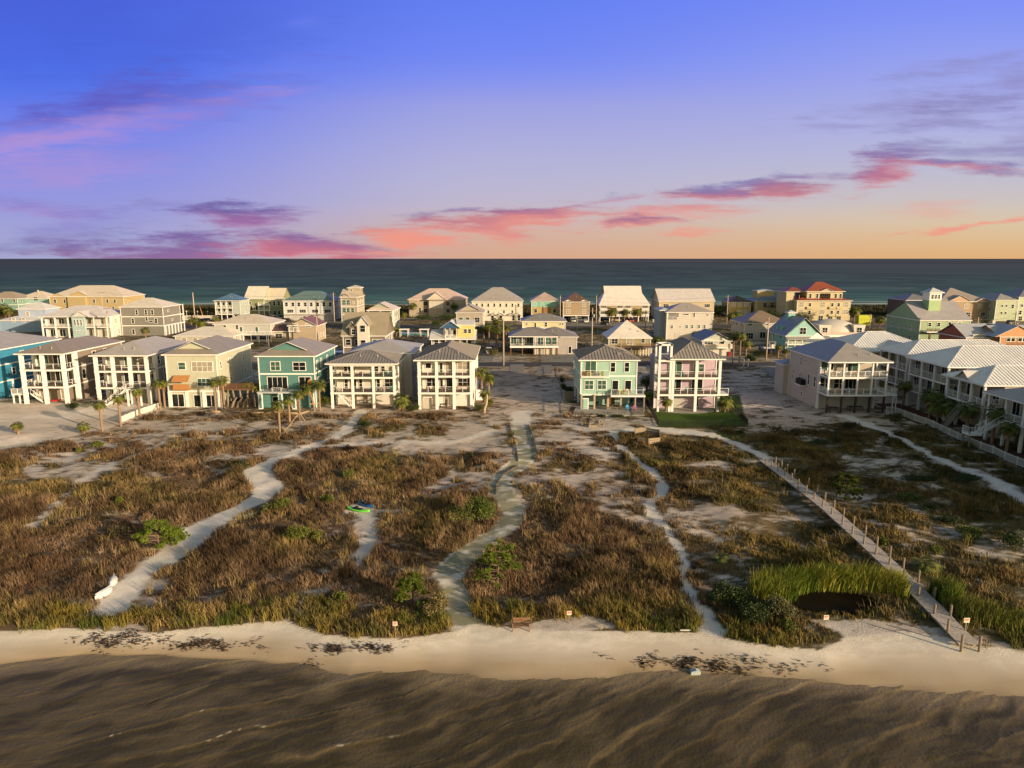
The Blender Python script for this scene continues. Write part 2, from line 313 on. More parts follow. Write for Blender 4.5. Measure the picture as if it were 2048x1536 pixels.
PATHS = dict(
 west=path([(228, 1212, 3.0), (262, 1170, 2.4), (318, 1122, 2.6), (372, 1086, 3.8), (395, 1060, 3.6), (460, 1022, 2.3), (526, 992, 3.2), (532, 968, 4.0), (512, 944, 3.2), (560, 920, 2.0), (630, 893, 2.1), (680, 870, 2.0), (706, 845, 2.0), (722, 822, 2.4)]),
 mid=path([(940, 1262, 2.6), (922, 1225, 2.4), (905, 1170, 2.5), (905, 1140, 2.6), (940, 1105, 2.4), (995, 1066, 2.4), (1026, 1035, 2.6), (1020, 1010, 2.6), (1000, 980, 2.6), (1000, 955, 2.6), (1035, 930, 2.6), (1055, 905, 3.0), (1050, 880, 3.2), (1040, 850, 3.4), (1042, 825, 3.4)]),
 narrow=path([(1428, 1262, 1.7), (1410, 1230, 1.2), (1385, 1190, .95), (1366, 1150, .85), (1366, 1110, 1.0), (1346, 1075, .9), (1308, 1030, .85), (1302, 1000, .95), (1325, 982, 1.2), (1318, 958, 1.2), (1262, 912, 1.1), (1236, 885, 1.0), (1228, 862, 1.6)]),
 east=path([(1240, 862, 2.5), (1320, 858, 2.5), (1410, 866, 2.6), (1470, 885, 2.0), (1530, 918, 1.8)]),
 far_east=path([(1690, 832, 3.0), (1780, 868, 1.6), (1880, 918, 1.4), (1960, 950, 1.8), (2048, 1000, 2.4), (2150, 1050, 3)]),
 track=path([(600, 902, 1.6), (700, 890, 1.8), (800, 886, 1.8), (900, 884, 1.6), (985, 862, 1.6)]),
 faint=path([(60, 1050, .8), (170, 962, 1.2), (250, 918, 1.2), (330, 888, 1.0)]))
BWL = [(*G(a_, b_, .4), 0.8) for a_, b_ in ((1528, 920), (1600, 973), (1730, 1083), (1880, 1228), (1942, 1292))]
RUT = path([(712, 1130, 1.0), (735, 1090, 1.6), (738, 1040, 1.4), (720, 1018, 3.4)])
SANDLOT = polyw([(-300, 960), (0, 892), (110, 880), (205, 862), (250, 848), (330, 815), (300, 806), (150, 806), (0, 806), (-300, 806)])
DENSE = [polyw(q) for q in [
 [(-300, 1240), (0, 1232), (190, 1232), (215, 1190), (270, 1140), (330, 1090), (370, 1052), (440, 1020), (500, 990), (500, 968), (430, 950), (390, 968), (280, 940), (150, 975), (60, 960), (0, 900), (-300, 960)],
 [(300, 1240), (310, 1190), (390, 1110), (440, 1065), (540, 1010), (570, 985), (545, 950), (560, 932), (640, 908), (760, 905), (870, 915), (900, 940), (850, 985), (800, 1020), (705, 1010), (700, 1060), (715, 1110), (640, 1140), (590, 1190), (590, 1240)],
 [(760, 1040), (840, 1010), (960, 990), (995, 1010), (1000, 1040), (960, 1070), (900, 1120), (830, 1110), (740, 1130)],
 [(590, 1250), (620, 1200), (700, 1150), (800, 1160), (880, 1170), (905, 1240), (915, 1262)],
 [(950, 1245), (935, 1180), (950, 1120), (1040, 1040), (1050, 980), (1120, 960), (1200, 1020), (1300, 1060), (1345, 1110), (1355, 1170), (1395, 1255)],
 [(1440, 1080), (1480, 1040), (1600, 1050), (1700, 1090), (1760, 1130), (1850, 1230), (1700, 1210), (1560, 1180), (1440, 1140)],
 [(1460, 1260), (1420, 1200), (1460, 1150), (1580, 1190), (1620, 1290), (1520, 1280)],
 [(1780, 1080), (1880, 1120), (2060, 1150), (2200, 1180), (2200, 1300), (1960, 1290), (1900, 1210), (1800, 1120)],
 [(880, 915), (930, 900), (990, 908), (975, 925), (900, 932)]]]
SANDY = [polyw(q) for q in [[(380, 920), (450, 905), (520, 915), (500, 940), (420, 950)], [(640, 880), (900, 870), (1020, 850), (1030, 910), (880, 890), (700, 895)], [(1060, 850), (1230, 850), (1230, 900), (1290, 970), (1280, 1010), (1180, 1000), (1080, 950)],
 [(1470, 760), (1600, 760), (1640, 850), (1500, 860)], [(1660, 900), (1740, 895), (1780, 925), (1680, 935)], [(1530, 900), (1660, 925), (1640, 945), (1540, 925)], [(1620, 1225), (1760, 1238), (1900, 1262), (1960, 1290), (1700, 1275)], [(1000, 1245), (1180, 1240), (1240, 1262), (1000, 1266)],
 [(960, 770), (1150, 770), (1130, 840), (980, 840)]]]
LAWN = polyw([(1308, 826), (1300, 790), (1480, 790), (1494, 853), (1316, 853)])
LAWN2 = polyw([(1425, 860), (1460, 858), (1495, 870), (1480, 878), (1450, 872)])
WRACK = [(*G(1375, 1325, -.3), 5.4, 1.0), (*G(1500, 1336, -.35), 4.6, .8), (*G(235, 1280, -.2), 3.6, 1.3), (*G(390, 1290, -.3), 4.5, .5), (*G(700, 1300, -.3), 5, .5), (*G(590, 1330, -.4), 2.2, .3)]
def pathmask(x, y):
    m_ = np.zeros(x.shape); nz = 1.1*(fbm(x, y, 1.5, 4, 21)-0.5)
    for k, p in PATHS.items():
        d, w = dline(x, y, p); e = 0.25 if k in ('west', 'mid', 'narrow') else 0.7; s = {'track': .75, 'faint': .6}.get(k, 1.0)
        m_ = np.maximum(m_, s*np.clip((w-d+nz*(1+e))/e+0.5, 0, 1))
    d, w = dline(x, y, RUT); m_ = np.maximum(m_, 0.8*np.clip((w-d+2*nz)/0.8+0.5, 0, 1))
    return m_
def density(x, y):                                             # 0 bare sand .. 1 closed grass
    wx = x+2.2*(fbm(x, y, 5, 3, 31)-0.5); wy = y+3.0*(fbm(x, y, 5, 3, 32)-0.5)
    far = np.clip((y-96)/26, 0, 1); n = fbm(x, y, 7, 4, 33); n2 = fbm(x, y*1.6, 2.4, 4, 34)
    d = 0.60+1.3*(n-0.5)+1.3*(n2-0.5)-0.34*far
    east = np.clip((x-14)/14, 0, 1)*np.clip((118-y)/10, 0, 1); d = d+0.25*east
    dn_, _ = dline(x, y, PATHS['narrow']); d = d+.28*np.exp(-(dn_/4.5)**2)*(y > 50)
    for p in SANDY: d = np.where(inpoly(wx, wy, p), d-0.2, d)
    for p in DENSE: d = np.where(inpoly(wx, wy, p), np.clip(.80+.5*(n2-.42)+.6*(n-.45), .42, 1.05), d)
    d = np.where(inpoly(wx, wy, SANDLOT), -0.4, d)
    d = np.where(y > 118, d+.16+.30*np.clip((y-187)/12, 0, 1), d)
    yg = y_grass(x); d = np.where((y > yg) & (y < yg+2.8) & (pathmask(x, y) < 0.2) & (fbm(x, y, 3, 2, 90) > .34), np.maximum(d, 0.85), d)
    for p in (SANDY[6], SANDY[7]): d = np.where(inpoly(wx, wy, p), np.minimum(d, 0.1), d)
    d = d*(1-pathmask(x, y)); return np.clip(np.where(y < yg, 0, d), 0, 1)
def bands(lst): return np.unique(np.concatenate([np.arange(a, b, s) for a, b, s in lst]))
def gridmesh(xs, ys, zf):
    X, Y = np.meshgrid(xs, ys); Z = zf(X, Y); V = np.stack([X.ravel(), Y.ravel(), Z.ravel()], 1); nx, ny = len(xs), len(ys)
    i = (np.arange(ny-1)[:, None]*nx+np.arange(nx-1)[None, :]).ravel(); return X.ravel(), Y.ravel(), V, np.stack([i, i+1, i+nx+1, i+nx], 1)
def lerp(a, b, t): return a*(1-t[:, None])+b*t[:, None]
C3 = lambda *c: np.array(c, float)
def ground_mat():
    m_ = bpy.data.materials.new('sandy_ground'); m_.use_nodes = True; nt = m_.node_tree; N = nt.nodes; L = nt.links; p = N['Principled BSDF']; p.inputs['Roughness'].default_value = .95; p.inputs['Specular IOR Level'].default_value = .08
    tc = N.new('ShaderNodeTexCoord'); at = N.new('ShaderNodeAttribute'); at.attribute_name = 'Col'; cur = at.outputs['Color']; hs = []
    for sc_, sx, lo, hi, a0, a1 in ((1.1, 1, .3, .7, .82, 1.1), (5.0, 1.6, .35, .65, .80, 1.12), (2.2, 2.5, .60, .72, 1.0, .55)):
        mp = N.new('ShaderNodeMapping'); L.new(tc.outputs['Object'], mp.inputs[0]); mp.inputs['Scale'].default_value = (1, sx, 1); n = N.new('ShaderNodeTexNoise'); L.new(mp.outputs[0], n.inputs['Vector']); n.inputs['Scale'].default_value = sc_; n.inputs['Detail'].default_value = 8; n.inputs['Roughness'].default_value = .7
        r = N.new('ShaderNodeMapRange'); L.new(n.outputs[0], r.inputs[0])
        for k, v in enumerate((lo, hi, a0, a1)): r.inputs[k+1].default_value = v
        v_ = N.new('ShaderNodeVectorMath'); v_.operation = 'SCALE'; L.new(cur, v_.inputs[0]); g_ = N.new('ShaderNodeMix'); L.new(at.outputs['Alpha'], g_.inputs[0]); g_.inputs[2].default_value = 1.0; L.new(r.outputs[0], g_.inputs[3]); L.new(g_.outputs[0], v_.inputs['Scale']); cur = v_.outputs[0]; hs.append(n.outputs[0])
    L.new(cur, p.inputs['Base Color']); bp = N.new('ShaderNodeBump'); L.new(hs[1], bp.inputs['Height']); bp.inputs['Distance'].default_value = .12; ms_ = N.new('ShaderNodeMath'); ms_.operation = 'MULTIPLY'; L.new(at.outputs['Alpha'], ms_.inputs[0]); ms_.inputs[1].default_value = .75; L.new(ms_.outputs[0], bp.inputs['Strength']); L.new(bp.outputs[0], p.inputs['Normal']); return m_
def ground():
    xs = bands([(-3000, -300, 90), (-300, -125, 7), (-125, 125, .36), (125, 300, 7), (300, 3001, 90)])
    ys = bands([(36, 44, 1), (44, 62, .2), (62, 125, .3), (125, 205, .5), (205, 380, 2.0), (380, 440, 1.5)])
    x, y, V, Fc = gridmesh(xs, ys, terrain)
    dry = C3(.60, .49, .395); wht = C3(.72, .645, .565); damp = C3(.44, .34, .22); wet = C3(.26, .195, .12); soil = C3(.12, .08, .05); straw = C3(.235, .16, .095); grn = C3(.085, .085, .03)
    d = density(x, y); pm = pathmask(x, y); yg, yw = y_grass(x), y_water(x)
    n = fbm(x, y*1.8, .9, 4, 41); n2 = fbm(x, y, 16, 3, 42)
    c = lerp(np.tile(dry*.93, (len(x), 1)), np.tile(wht, (len(x), 1)), np.clip(n2*1.6-.4, 0, 1))
    c *= (0.8+0.36*fbm(x, y*2.2, 3.2, 4, 43))[:, None]
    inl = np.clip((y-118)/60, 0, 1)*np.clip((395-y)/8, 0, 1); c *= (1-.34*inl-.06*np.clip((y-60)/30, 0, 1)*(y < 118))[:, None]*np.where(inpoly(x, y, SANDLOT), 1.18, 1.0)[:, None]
    dd = np.clip((d-0.22+1.3*(n-0.5))*2.0, 0, 1)
    veg = lerp(np.tile(soil, (len(x), 1)), np.tile(straw, (len(x), 1)), np.clip(fbm(x, y, 1.6, 3, 44)*2-.6, 0, 1))
    gm = np.clip((fbm(x, y, 11, 3, 45)-.45)*4, 0, 1)*.7+np.clip((x-20)/25, 0, .6)*(y < 120)+.35*np.clip((y-180)/40, 0, 1); veg = lerp(veg, np.tile(grn, (len(x), 1)), np.clip(gm, 0, .9))
    c = lerp(c, veg, dd)
    c = lerp(c, np.tile(C3(.74, .69, .61), (len(x), 1))*(0.85+.3*n)[:, None], np.clip(pm, 0, 1)*.9)
    # the middle path is gravelly and grown over with thin grass
    dm, wm = dline(x, y, PATHS['mid']); gg = np.clip((wm-dm)/.3+.5, 0, 1)*np.clip((fbm(x, y*1.5, 1.1, 3, 51)-.22)*3.0, 0, .85)
    c = lerp(c, np.tile(C3(.20, .20, .10), (len(x), 1)), gg*np.clip((G(0, 845)[1]-y)/5, 0, 1))
    # beach: dry near the grass, damp towards the waterline
    t = (y-yw)/np.maximum(yg-yw, .3); bm = (t < 1).astype(float)*(y < 70)
    bc = lerp(np.tile(damp, (len(x), 1)), np.tile(C3(.76, .68, .56), (len(x), 1)), np.clip((t-.18+.3*(fbm(x, y*3, 5, 3, 46)-.5))/.6, 0, 1))
    bc = lerp(np.tile(wet, (len(x), 1)), bc, np.clip((t+.02+.12*(n2-.5))/.08, 0, 1)); bc *= (.92+.16*fbm(x, y*3, 2.5, 4, 47))[:, None]; scp = (t > .55)*np.clip((fbm(x, y*1.5, .7, 3, 49)-.5)*6, -.5, .6); bc *= (1+.10*scp)[:, None]
    c = lerp(c, bc, bm)
    c = np.where(inpoly(x, y, LAWN)[:, None], C3(.075, .125, .024)*(.85+.3*n[:, None]), c); c = np.where(inpoly(x+.5*n, y+n, LAWN2)[:, None], C3(.05, .085, .02), c)
    # gulf side: dark dune vegetation, then the beach strip
    dv = np.clip((y-330)/8, 0, 1)*np.clip((408-y)/5, 0, 1)*np.clip((fbm(x, y, 12, 3, 48)-.2)*5, 0, 1); c = lerp(c, np.tile(C3(.028, .032, .014), (len(x), 1)), dv)
    c = lerp(c, np.tile(C3(.55, .47, .36), (len(x), 1)), np.clip((y-411+3*n2)/3, 0, 1))
    rough = np.where(bm > 0, .12+.5*np.clip((t-.6)*3, 0, 1), 1-.5*np.clip(pm, 0, 1)); rough = np.where(inpoly(x, y, SANDLOT), .4, rough); c = np.concatenate([c, rough[:, None]], 1)
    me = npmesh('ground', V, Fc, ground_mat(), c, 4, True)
    tag(link('ground', me), kind='structure')
ground()
def roads():
    A = mat('asphalt', (.055, .053, .052), .9, .2, .6)
    for nm, y0, y1 in (('road', 177.5, 185.0), ('highway', 280.0, 291.0)):
        m_ = MB(); m_.quad((-600, y0, .02), (600, y0, .02), (600, y1, .02), (-600, y1, .02)); tag(m_.build(nm, A), kind='structure')
    m_ = MB()
    for k in range(-90, 90): m_.quad((k*6, 285.4, .026), (k*6+3, 285.4, .026), (k*6+3, 285.55, .026), (k*6, 285.55, .026))
    tag(m_.build('road_marking', mat('road_paint', (.6, .5, .2), .8)), kind='structure')
    for (pts, lab) in (([(1018, 747), (1008, 771-.0)], 0),): pass
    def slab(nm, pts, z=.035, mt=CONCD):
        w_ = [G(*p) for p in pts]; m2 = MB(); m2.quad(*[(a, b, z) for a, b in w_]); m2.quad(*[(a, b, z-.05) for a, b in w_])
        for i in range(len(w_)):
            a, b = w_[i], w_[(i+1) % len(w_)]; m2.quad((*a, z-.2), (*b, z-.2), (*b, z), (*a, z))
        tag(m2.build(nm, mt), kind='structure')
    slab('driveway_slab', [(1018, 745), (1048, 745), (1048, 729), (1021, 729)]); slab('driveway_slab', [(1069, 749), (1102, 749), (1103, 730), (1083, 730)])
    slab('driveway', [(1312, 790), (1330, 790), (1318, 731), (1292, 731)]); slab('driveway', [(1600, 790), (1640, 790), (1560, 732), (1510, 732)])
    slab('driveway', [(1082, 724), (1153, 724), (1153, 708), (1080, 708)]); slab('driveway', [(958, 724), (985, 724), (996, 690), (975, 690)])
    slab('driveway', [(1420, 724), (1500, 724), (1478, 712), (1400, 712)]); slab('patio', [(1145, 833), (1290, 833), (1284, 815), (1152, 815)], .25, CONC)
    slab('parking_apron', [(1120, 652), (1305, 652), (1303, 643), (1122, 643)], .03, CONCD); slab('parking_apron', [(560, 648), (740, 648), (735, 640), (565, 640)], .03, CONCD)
    a, b = G(1376, 824); m2 = MB(); m2.quad(*[(a+5.2*math.cos(t), b+1.3-2.8*abs(math.sin(t))*(1 if math.sin(t) > 0 else -1.2), .035) for t in [i*math.pi/10 for i in range(20)]]); tag(m2.build('patio', CONC), kind='structure')
roads()
def mulch():
    m2 = MB(); m2.quad((69.5, 113, .03), (76, 113, .03), (76, 131, .03), (71, 131, .03)); m2.quad((70, 84, .04), (76, 84, .04), (76, 112.9, .04), (70, 112.9, .04))
    tag(m2.build('mulch_bed', mat('red_mulch', (.09, .03, .02), .95, .3, 3)), kind='structure')
mulch()

# ------------------------------------------------------------------ waters
def bay():
    xs = bands([(-3000, -200, 140), (-200, -60, 5), (-60, 60, .13), (60, 200, 5), (200, 3001, 140)]); ys = bands([(-2000, 0, 100), (0, 30, 2), (30, 53, .11), (53, 60, 1)])
    def crest(x, y, wl=3.0, sd=0):
        a = R(33)-R(12)*np.clip((10-x)/30, 0, 1); s = -x*np.sin(a)+y*np.cos(a); tt = x*np.cos(a)+y*np.sin(a)
        s = s+5.0*(fbm(x, y, 17, 2, 61+sd)-.5)+1.5*(fbm(x, y, 4, 3, 62+sd)-.5)+.35*(fbm(x, y, .8, 2, 69+sd)-.5); ph = s/wl; k = np.floor(ph); f = ph-k
        amp = np.clip(vn(k*7.3+5, tt*.11+.7*k, 1.0, 63+sd)*2.2-.7, 0, 1); return f, amp, s, tt
    prof = lambda f, w: np.where(f < .5, np.exp(-(f/w)), np.exp(-((1-f)/.03)**2))
    def zf(x, y):
        f, a, s, tt = crest(x, y); f2, a2, _, _ = crest(x, y, 1.15, 40)
        return WATER_Z+.042*a*prof(f, .22)+.02*a2*prof(f2, .25)+.045*(fbm(tt*.5, s*1.6, .8, 4, 64)-.5)
    x, y, V, Fc = gridmesh(xs, ys, zf); f, a, s, tt = crest(x, y); f2, a2, _, _ = crest(x, y, 1.15, 40); n = fbm(tt*.35, s*1.3, .9, 5, 65); n2 = fbm(x, y, 8, 3, 66); n3 = fbm(tt*.5, s, 2.6, 3, 74)
    dk = C3(.060, .047, .024); md = C3(.118, .090, .046); lt = C3(.18, .135, .070)
    c = lerp(np.tile(dk, (len(x), 1)), np.tile(md, (len(x), 1)), np.clip((n-.5)*3.4+(n2-.5)*1.6+(n3-.5)*1.8+.42, 0, 1))
    c = lerp(c, np.tile(lt, (len(x), 1)), np.clip(a*prof(f, .2)*.55+a2*prof(f2, .3)*.22, 0, .85)*(.4+n))
    c = lerp(c, np.tile(C3(.25, .19, .11), (len(x), 1)), np.clip(1-(y_water(x)-y)/2.2+.9*(n-.5)+.8*(n3-.5), 0, 1)*.9)
    fo = np.clip((a-.80)*5, 0, 1)*np.exp(-((f-.01)/.03)**2)*(vn(x, y, 1.6, 67) > .55)*np.clip((fbm(x, y, .25, 3, 68)-.46)*9, 0, 1); c = lerp(c, np.tile(C3(.55, .5, .42), (len(x), 1)), fo*.8)
    tag(link('bay_water', npmesh('bay_water', V, Fc, mat('shallow_brown_water', (1, 1, 1), .32, .12, 1.2, attr=True, spec=.06, bump=.05, bs=4.5), c, 4, True)), kind='structure')
bay()
def sea():
    xs = bands([(-30000, -800, 1500), (-800, 800, 6), (800, 30001, 1500)]); ys = np.concatenate([np.arange(404, 520, 1.2), 520*1.02**np.arange(0, 232)]); ys = ys[ys < 50000]
    x, y, V, Fc = gridmesh(xs, ys, lambda X, Y: -1.15+.5*np.clip((Y-430)/20, 0, 1)*(fbm(X, Y*2.5, 30, 3, 71)-.5)*np.clip((900-Y)/400, 0, 1))
    st = [(404, (.17, .25, .19)), (432, (.11, .23, .18)), (470, (.06, .165, .145)), (560, (.04, .115, .112)), (750, (.038, .088, .096)), (1300, (.042, .074, .084)), (3500, (.050, .066, .074)), (45000, (.062, .068, .072))]
    c = np.stack([np.interp(np.log(y), [math.log(s[0]) for s in st], [s[1][i] for s in st]) for i in range(3)], 1)
    n = fbm(x/3.0, y*.55/np.maximum(y/420, 1)**1.7*3, 14, 5, 72); c = c*.8+.2*c.mean(1, keepdims=True); c *= (.45+1.1*n)[:, None]
    for yy, w_, s_, sd in ((421, 4, .95, 1), (436, 2.6, .9, 5), (449, 3.4, .9, 2), (468, 2.2, .6, 3), (690, 4.5, .3, 4)):
        ln = np.exp(-((y-yy-5*(fbm(x, x*0, 50, 3, sd)-.5))/w_)**2)*np.clip((fbm(x, x*0+sd*99, 22, 3, sd+80)-.40)*7, 0, 1); c = lerp(c, np.tile(C3(.7, .66, .6), (len(x), 1)), ln*s_)
    m_ = mat('gulf_water', (1, 1, 1), .7, .1, .02, attr=True, spec=.03)
    tag(link('sea', npmesh('sea', V, Fc, m_, c, 4, True)), kind='structure')
sea()
def pond():
    m2 = MB(); m2.quad(*[(PONDX+3.75*math.cos(t), PONDY+1.85*math.sin(t), -.14) for t in [i*math.pi/14 for i in range(28)]])
    tag(m2.build('pond_water', mat('dark_pond_water', (.012, .009, .006), .45, .1, spec=.04)), kind='structure')
pond()

# ------------------------------------------------------------------ grass, reeds, seaweed (stuff)
def blades(name, x, y, h, w, cols, lean=.35, k=1, wind=(-.1, .05), curl=.5, zoff=None):
    n = len(x); th = rng.uniform(0, 2*np.pi, n); z = terrain(x, y)-.03 if zoff is None else zoff; la = rng.uniform(.1, 1, n)*lean*h
    ph = rng.uniform(0, 2*np.pi, n); dx = la*np.cos(ph)+wind[0]*h; dy = la*np.sin(ph)+wind[1]*h
    wx, wy = np.cos(th)*w/2, np.sin(th)*w/2
    p0 = np.stack([x-wx, y-wy, z], 1); p1 = np.stack([x+wx, y+wy, z], 1)
    mx, my, mz = x+dx*.38, y+dy*.38, z+h*.6
    p2 = np.stack([mx+wx*.75, my+wy*.75, mz], 1); p3 = np.stack([mx-wx*.75, my-wy*.75, mz], 1); p4 = np.stack([x+dx, y+dy, z+h*(1-.12*rng.uniform(0, 1, n))], 1)
    V = np.stack([p0, p1, p2, p3, p4], 1).reshape(-1, 3); i = np.arange(n)*5
    Fc = np.concatenate([np.stack([i, i+1, i+2], 1), np.stack([i, i+2, i+3], 1), np.stack([i+3, i+2, i+4], 1)])
    c = np.repeat(cols, 5, 0); return link(name, npmesh(name, V, Fc, BLADE, c, 3))
def scatter(n, x0, x1, y0, y1): return rng.uniform(x0, x1, n), rng.uniform(y0, y1, n)
def clumpy(cx, cy, k, r): return (np.repeat(cx, k)+rng.normal(0, r, len(cx)*k), np.repeat(cy, k)+rng.normal(0, r, len(cx)*k))
def grass():
    # cells are only kept where the camera can see them
    def vis(x, y): return np.abs(x) < y*.80+6
    cx, cy = scatter(155000, -92, 92, 45, 122); k = vis(cx, cy); cx, cy = cx[k], cy[k]
    d = density(cx, cy); yg = y_grass(cx); far = np.clip((cy-50)/70, 0, 1); keep = rng.uniform(0, 1, len(cx)) < np.clip((d-.25)*1.3, 0, 1)**1.4*(1-.35*far); keep &= (cy > yg+.3)&~inpoly(cx, cy, LAWN)
    keep &= (((cx-PONDX)/3.8)**2+((cy-PONDY)/2.0)**2) > 1; dbw, _ = dline(cx, cy, BWL); keep &= dbw > 1.05; cx, cy = cx[keep], cy[keep]; dn = density(cx, cy)
    x, y = clumpy(cx, cy, 10, .16); n = len(x); cc = np.repeat(np.arange(len(cx)), 10)
    big = fbm(cx, cy, 6, 3, 101); mid = fbm(cx, cy, 1.8, 3, 102); gr = np.clip((fbm(cx, cy, 9, 3, 103)-.52)*5, 0, 1)*.55+np.clip(1-(cy-y_grass(cx))/5.5, 0, 1)*.9+.55*np.clip((cx-12)/16, 0, 1)
    brown = C3(.10, .064, .036); tan = C3(.29, .195, .11); red = C3(.115, .068, .038); green = C3(.088, .088, .022); yel = C3(.27, .19, .055)
    c = lerp(np.tile(brown, (len(cx), 1)), np.tile(red, (len(cx), 1)), np.clip(big*3-1.2, 0, 1)*.6); c = lerp(c, np.tile(tan, (len(cx), 1)), np.clip((mid-.42)*3.0, 0, 1)*.8)
    g2 = lerp(np.tile(green, (len(cx), 1)), np.tile(yel, (len(cx), 1)), np.clip(mid*2.4-.7, 0, 1)); c = lerp(c, g2, np.clip(gr, 0, .92)); c *= (rng.uniform(.65, 1.3, len(cx))*(.35+1.3*fbm(cx, cy, 4.5, 3, 105))*np.where(cx > 14, .85, 1.0))[:, None]; c = c[cc]*rng.uniform(.8, 1.25, (n, 1))  # grass on the right darkened to deepen the shade there
    hh = (.16+1.0*np.clip(fbm(cx, cy, 3.6, 3, 104)*2.4-.75, 0, 1))*np.clip(dn, .25, 1); hh = hh*np.where(cx > 18, .7, 1.0); h = hh[cc]*rng.uniform(.6, 1.25, n)
    tag(blades('marsh_grass', x, y, h, .035+.02*rng.uniform(0, 1, n)+.03*np.clip((y-60)/50, 0, 1), c, .55), kind='stuff')
    # taller yellow-green cordgrass along the shore
    cx, cy = scatter(15500, -50, 60, 44, 62); yg = y_grass(cx); k = vis(cx, cy) & (cy > yg-.1) & (cy < yg+2.6+2.2*fbm(cx, cx*0, 4, 2, 110)) & (pathmask(cx, cy) < .3) & (fbm(cx, cy, 2.4, 3, 111) > .43) & (dline(cx, cy, BWL)[0] > 1.2) & ~((np.abs(cx-PONDX-.5) < 5) & (cy < PONDY+.5))
    for p in (SANDY[6], SANDY[7]): k &= ~inpoly(cx, cy, p)
    cx, cy = cx[k], cy[k]; x, y = clumpy(cx, cy, 14, .14); n = len(x); q = np.repeat(fbm(cx, cy, 2.5, 3, 112)*2-.5, 14)
    c = lerp(np.tile(C3(.075, .10, .018), (n, 1)), np.tile(C3(.26, .185, .04), (n, 1)), np.clip(q+rng.normal(0, .15, n), 0, 1))
    tag(blades('cordgrass', x, y, rng.uniform(.35, 1.0, n)*np.repeat(rng.uniform(.35, 1.1, len(cx)), 14), .04, c, .6), kind='stuff')
    cx, cy = scatter(2600, -80, 80, 50, 104); k = vis(cx, cy) & (density(cx, cy) > .6) & (fbm(cx, cy, 5, 3, 150) > .5); cx, cy = cx[k], cy[k]; x, y = clumpy(cx, cy, 16, .28); n = len(x)
    c = lerp(np.tile(C3(.34, .24, .13), (n, 1)), np.tile(C3(.30, .24, .06), (n, 1)), np.repeat(rng.uniform(0, 1, len(cx)), 16))*rng.uniform(.6, 1.2, (n, 1))
    tag(blades('dry_stalks', x, y, rng.uniform(.7, 1.5, n)*np.repeat(rng.uniform(.5, 1.1, len(cx)), 16), .03, c, .7), kind='stuff')
    # reeds ringing the pond
    a = rng.uniform(R(-12), R(192), 3600); rr = rng.uniform(1.0, 1.75, len(a)); cx = PONDX+.9+rr*(4.3+.7*(np.cos(a) > 0))*np.cos(a); cy = PONDY+.1+rr*1.9*np.sin(a)-.08*(cx-PONDX)
    dbw, _ = dline(cx, cy, BWL); k = (cy > PONDY-1.4) & (dbw > 1.3) & ~((np.abs(cx-PONDX-.2) < 2.6) & (cy < PONDY+.55)); cx, cy = cx[k], cy[k]; x, y = clumpy(cx, cy, 8, .2); n = len(x)
    c = lerp(np.tile(C3(.11, .165, .022), (n, 1)), np.tile(C3(.36, .34, .055), (n, 1)), np.clip(np.repeat(fbm(cx, cy, 1.6, 2, 120), 8)*2.2-.6+rng.normal(0, .25, n), 0, 1))
    tag(blades('reeds', x, y, rng.uniform(1.1, 2.15, n)*np.repeat(rng.uniform(.75, 1.15, len(cx)), 8), .05, c, .4, wind=(.12, -.08), zoff=np.maximum(terrain(x, y), -.2)), kind='stuff')
    bx, by = G(1905, 1225); cx = bx+1.5+rng.normal(0, 1.5, 800); cy = by+rng.normal(0, .9, 800)-.45*(cx-bx); dbw, _ = dline(cx, cy, BWL); k = dbw > 1.3; cx, cy = cx[k], cy[k]; x, y = clumpy(cx, cy, 8, .2); n = len(x)
    c = lerp(np.tile(C3(.08, .11, .02), (n, 1)), np.tile(C3(.22, .2, .04), (n, 1)), rng.uniform(0, 1, n)); k = np.ones(n, bool)
    tag(blades('reeds', x, y, rng.uniform(.6, 1.3, n), .045, c, .4, wind=(.1, -.05)), kind='stuff')
    # sparse tufts on the sand between and behind the houses
    cx, cy = scatter(30000, -150, 150, 122, 330); k = vis(cx, cy); cx, cy = cx[k], cy[k]; d = density(cx, cy); k = (rng.uniform(0, 1, len(cx)) < np.clip((d-.2)*1.2, 0, .8)) & ~((cy > 176) & (cy < 187)) & ~((cy > 278) & (cy < 293)) & ~inpoly(cx, cy, LAWN); cx, cy = cx[k], cy[k]
    x, y = clumpy(cx, cy, 9, .3); n = len(x); c = lerp(np.tile(C3(.06, .06, .022), (n, 1)), np.tile(C3(.19, .13, .065), (n, 1)), np.repeat(fbm(cx, cy, 9, 3, 130), 9)*rng.uniform(.4, 1.3, n))
    tag(blades('dune_grass', x, y, rng.uniform(.12, .4, n), .1, c, .8), kind='stuff')
    cx, cy = scatter(26000, -320, 340, 330, 408); k = (np.abs(cx) < cy*.8); cx, cy = cx[k], cy[k]; x, y = clumpy(cx, cy, 4, .5); n = len(x)
    tag(blades('dune_scrub', x, y, rng.uniform(.4, 1.1, n), .5, lerp(np.tile(C3(.03, .034, .012), (n, 1)), np.tile(C3(.07, .06, .03), (n, 1)), rng.uniform(0, 1, n)), .8), kind='stuff')
    # wrack line of dark seaweed
    X, Y, Z, ca = [], [], [], []
    for (wx, wy, rx, ry) in WRACK:
        k = int(190*rx/4*ry**.3); a = rng.normal(0, .45, k)*rx; b = rng.normal(0, .3, k)*ry+.25*np.sin(a*2); kk = fbm(wx+a, (wy+b)*2.2, .8, 4, 141) > .53; X.append(wx+a[kk]); Y.append(wy+b[kk])
    x = np.concatenate(X); y = np.concatenate(Y); kk = (y > y_water(x)-.2) & (y < y_grass(x)+.6); x, y = x[kk], y[kk]; x, y = clumpy(x, y, 4, .24); n = len(x)
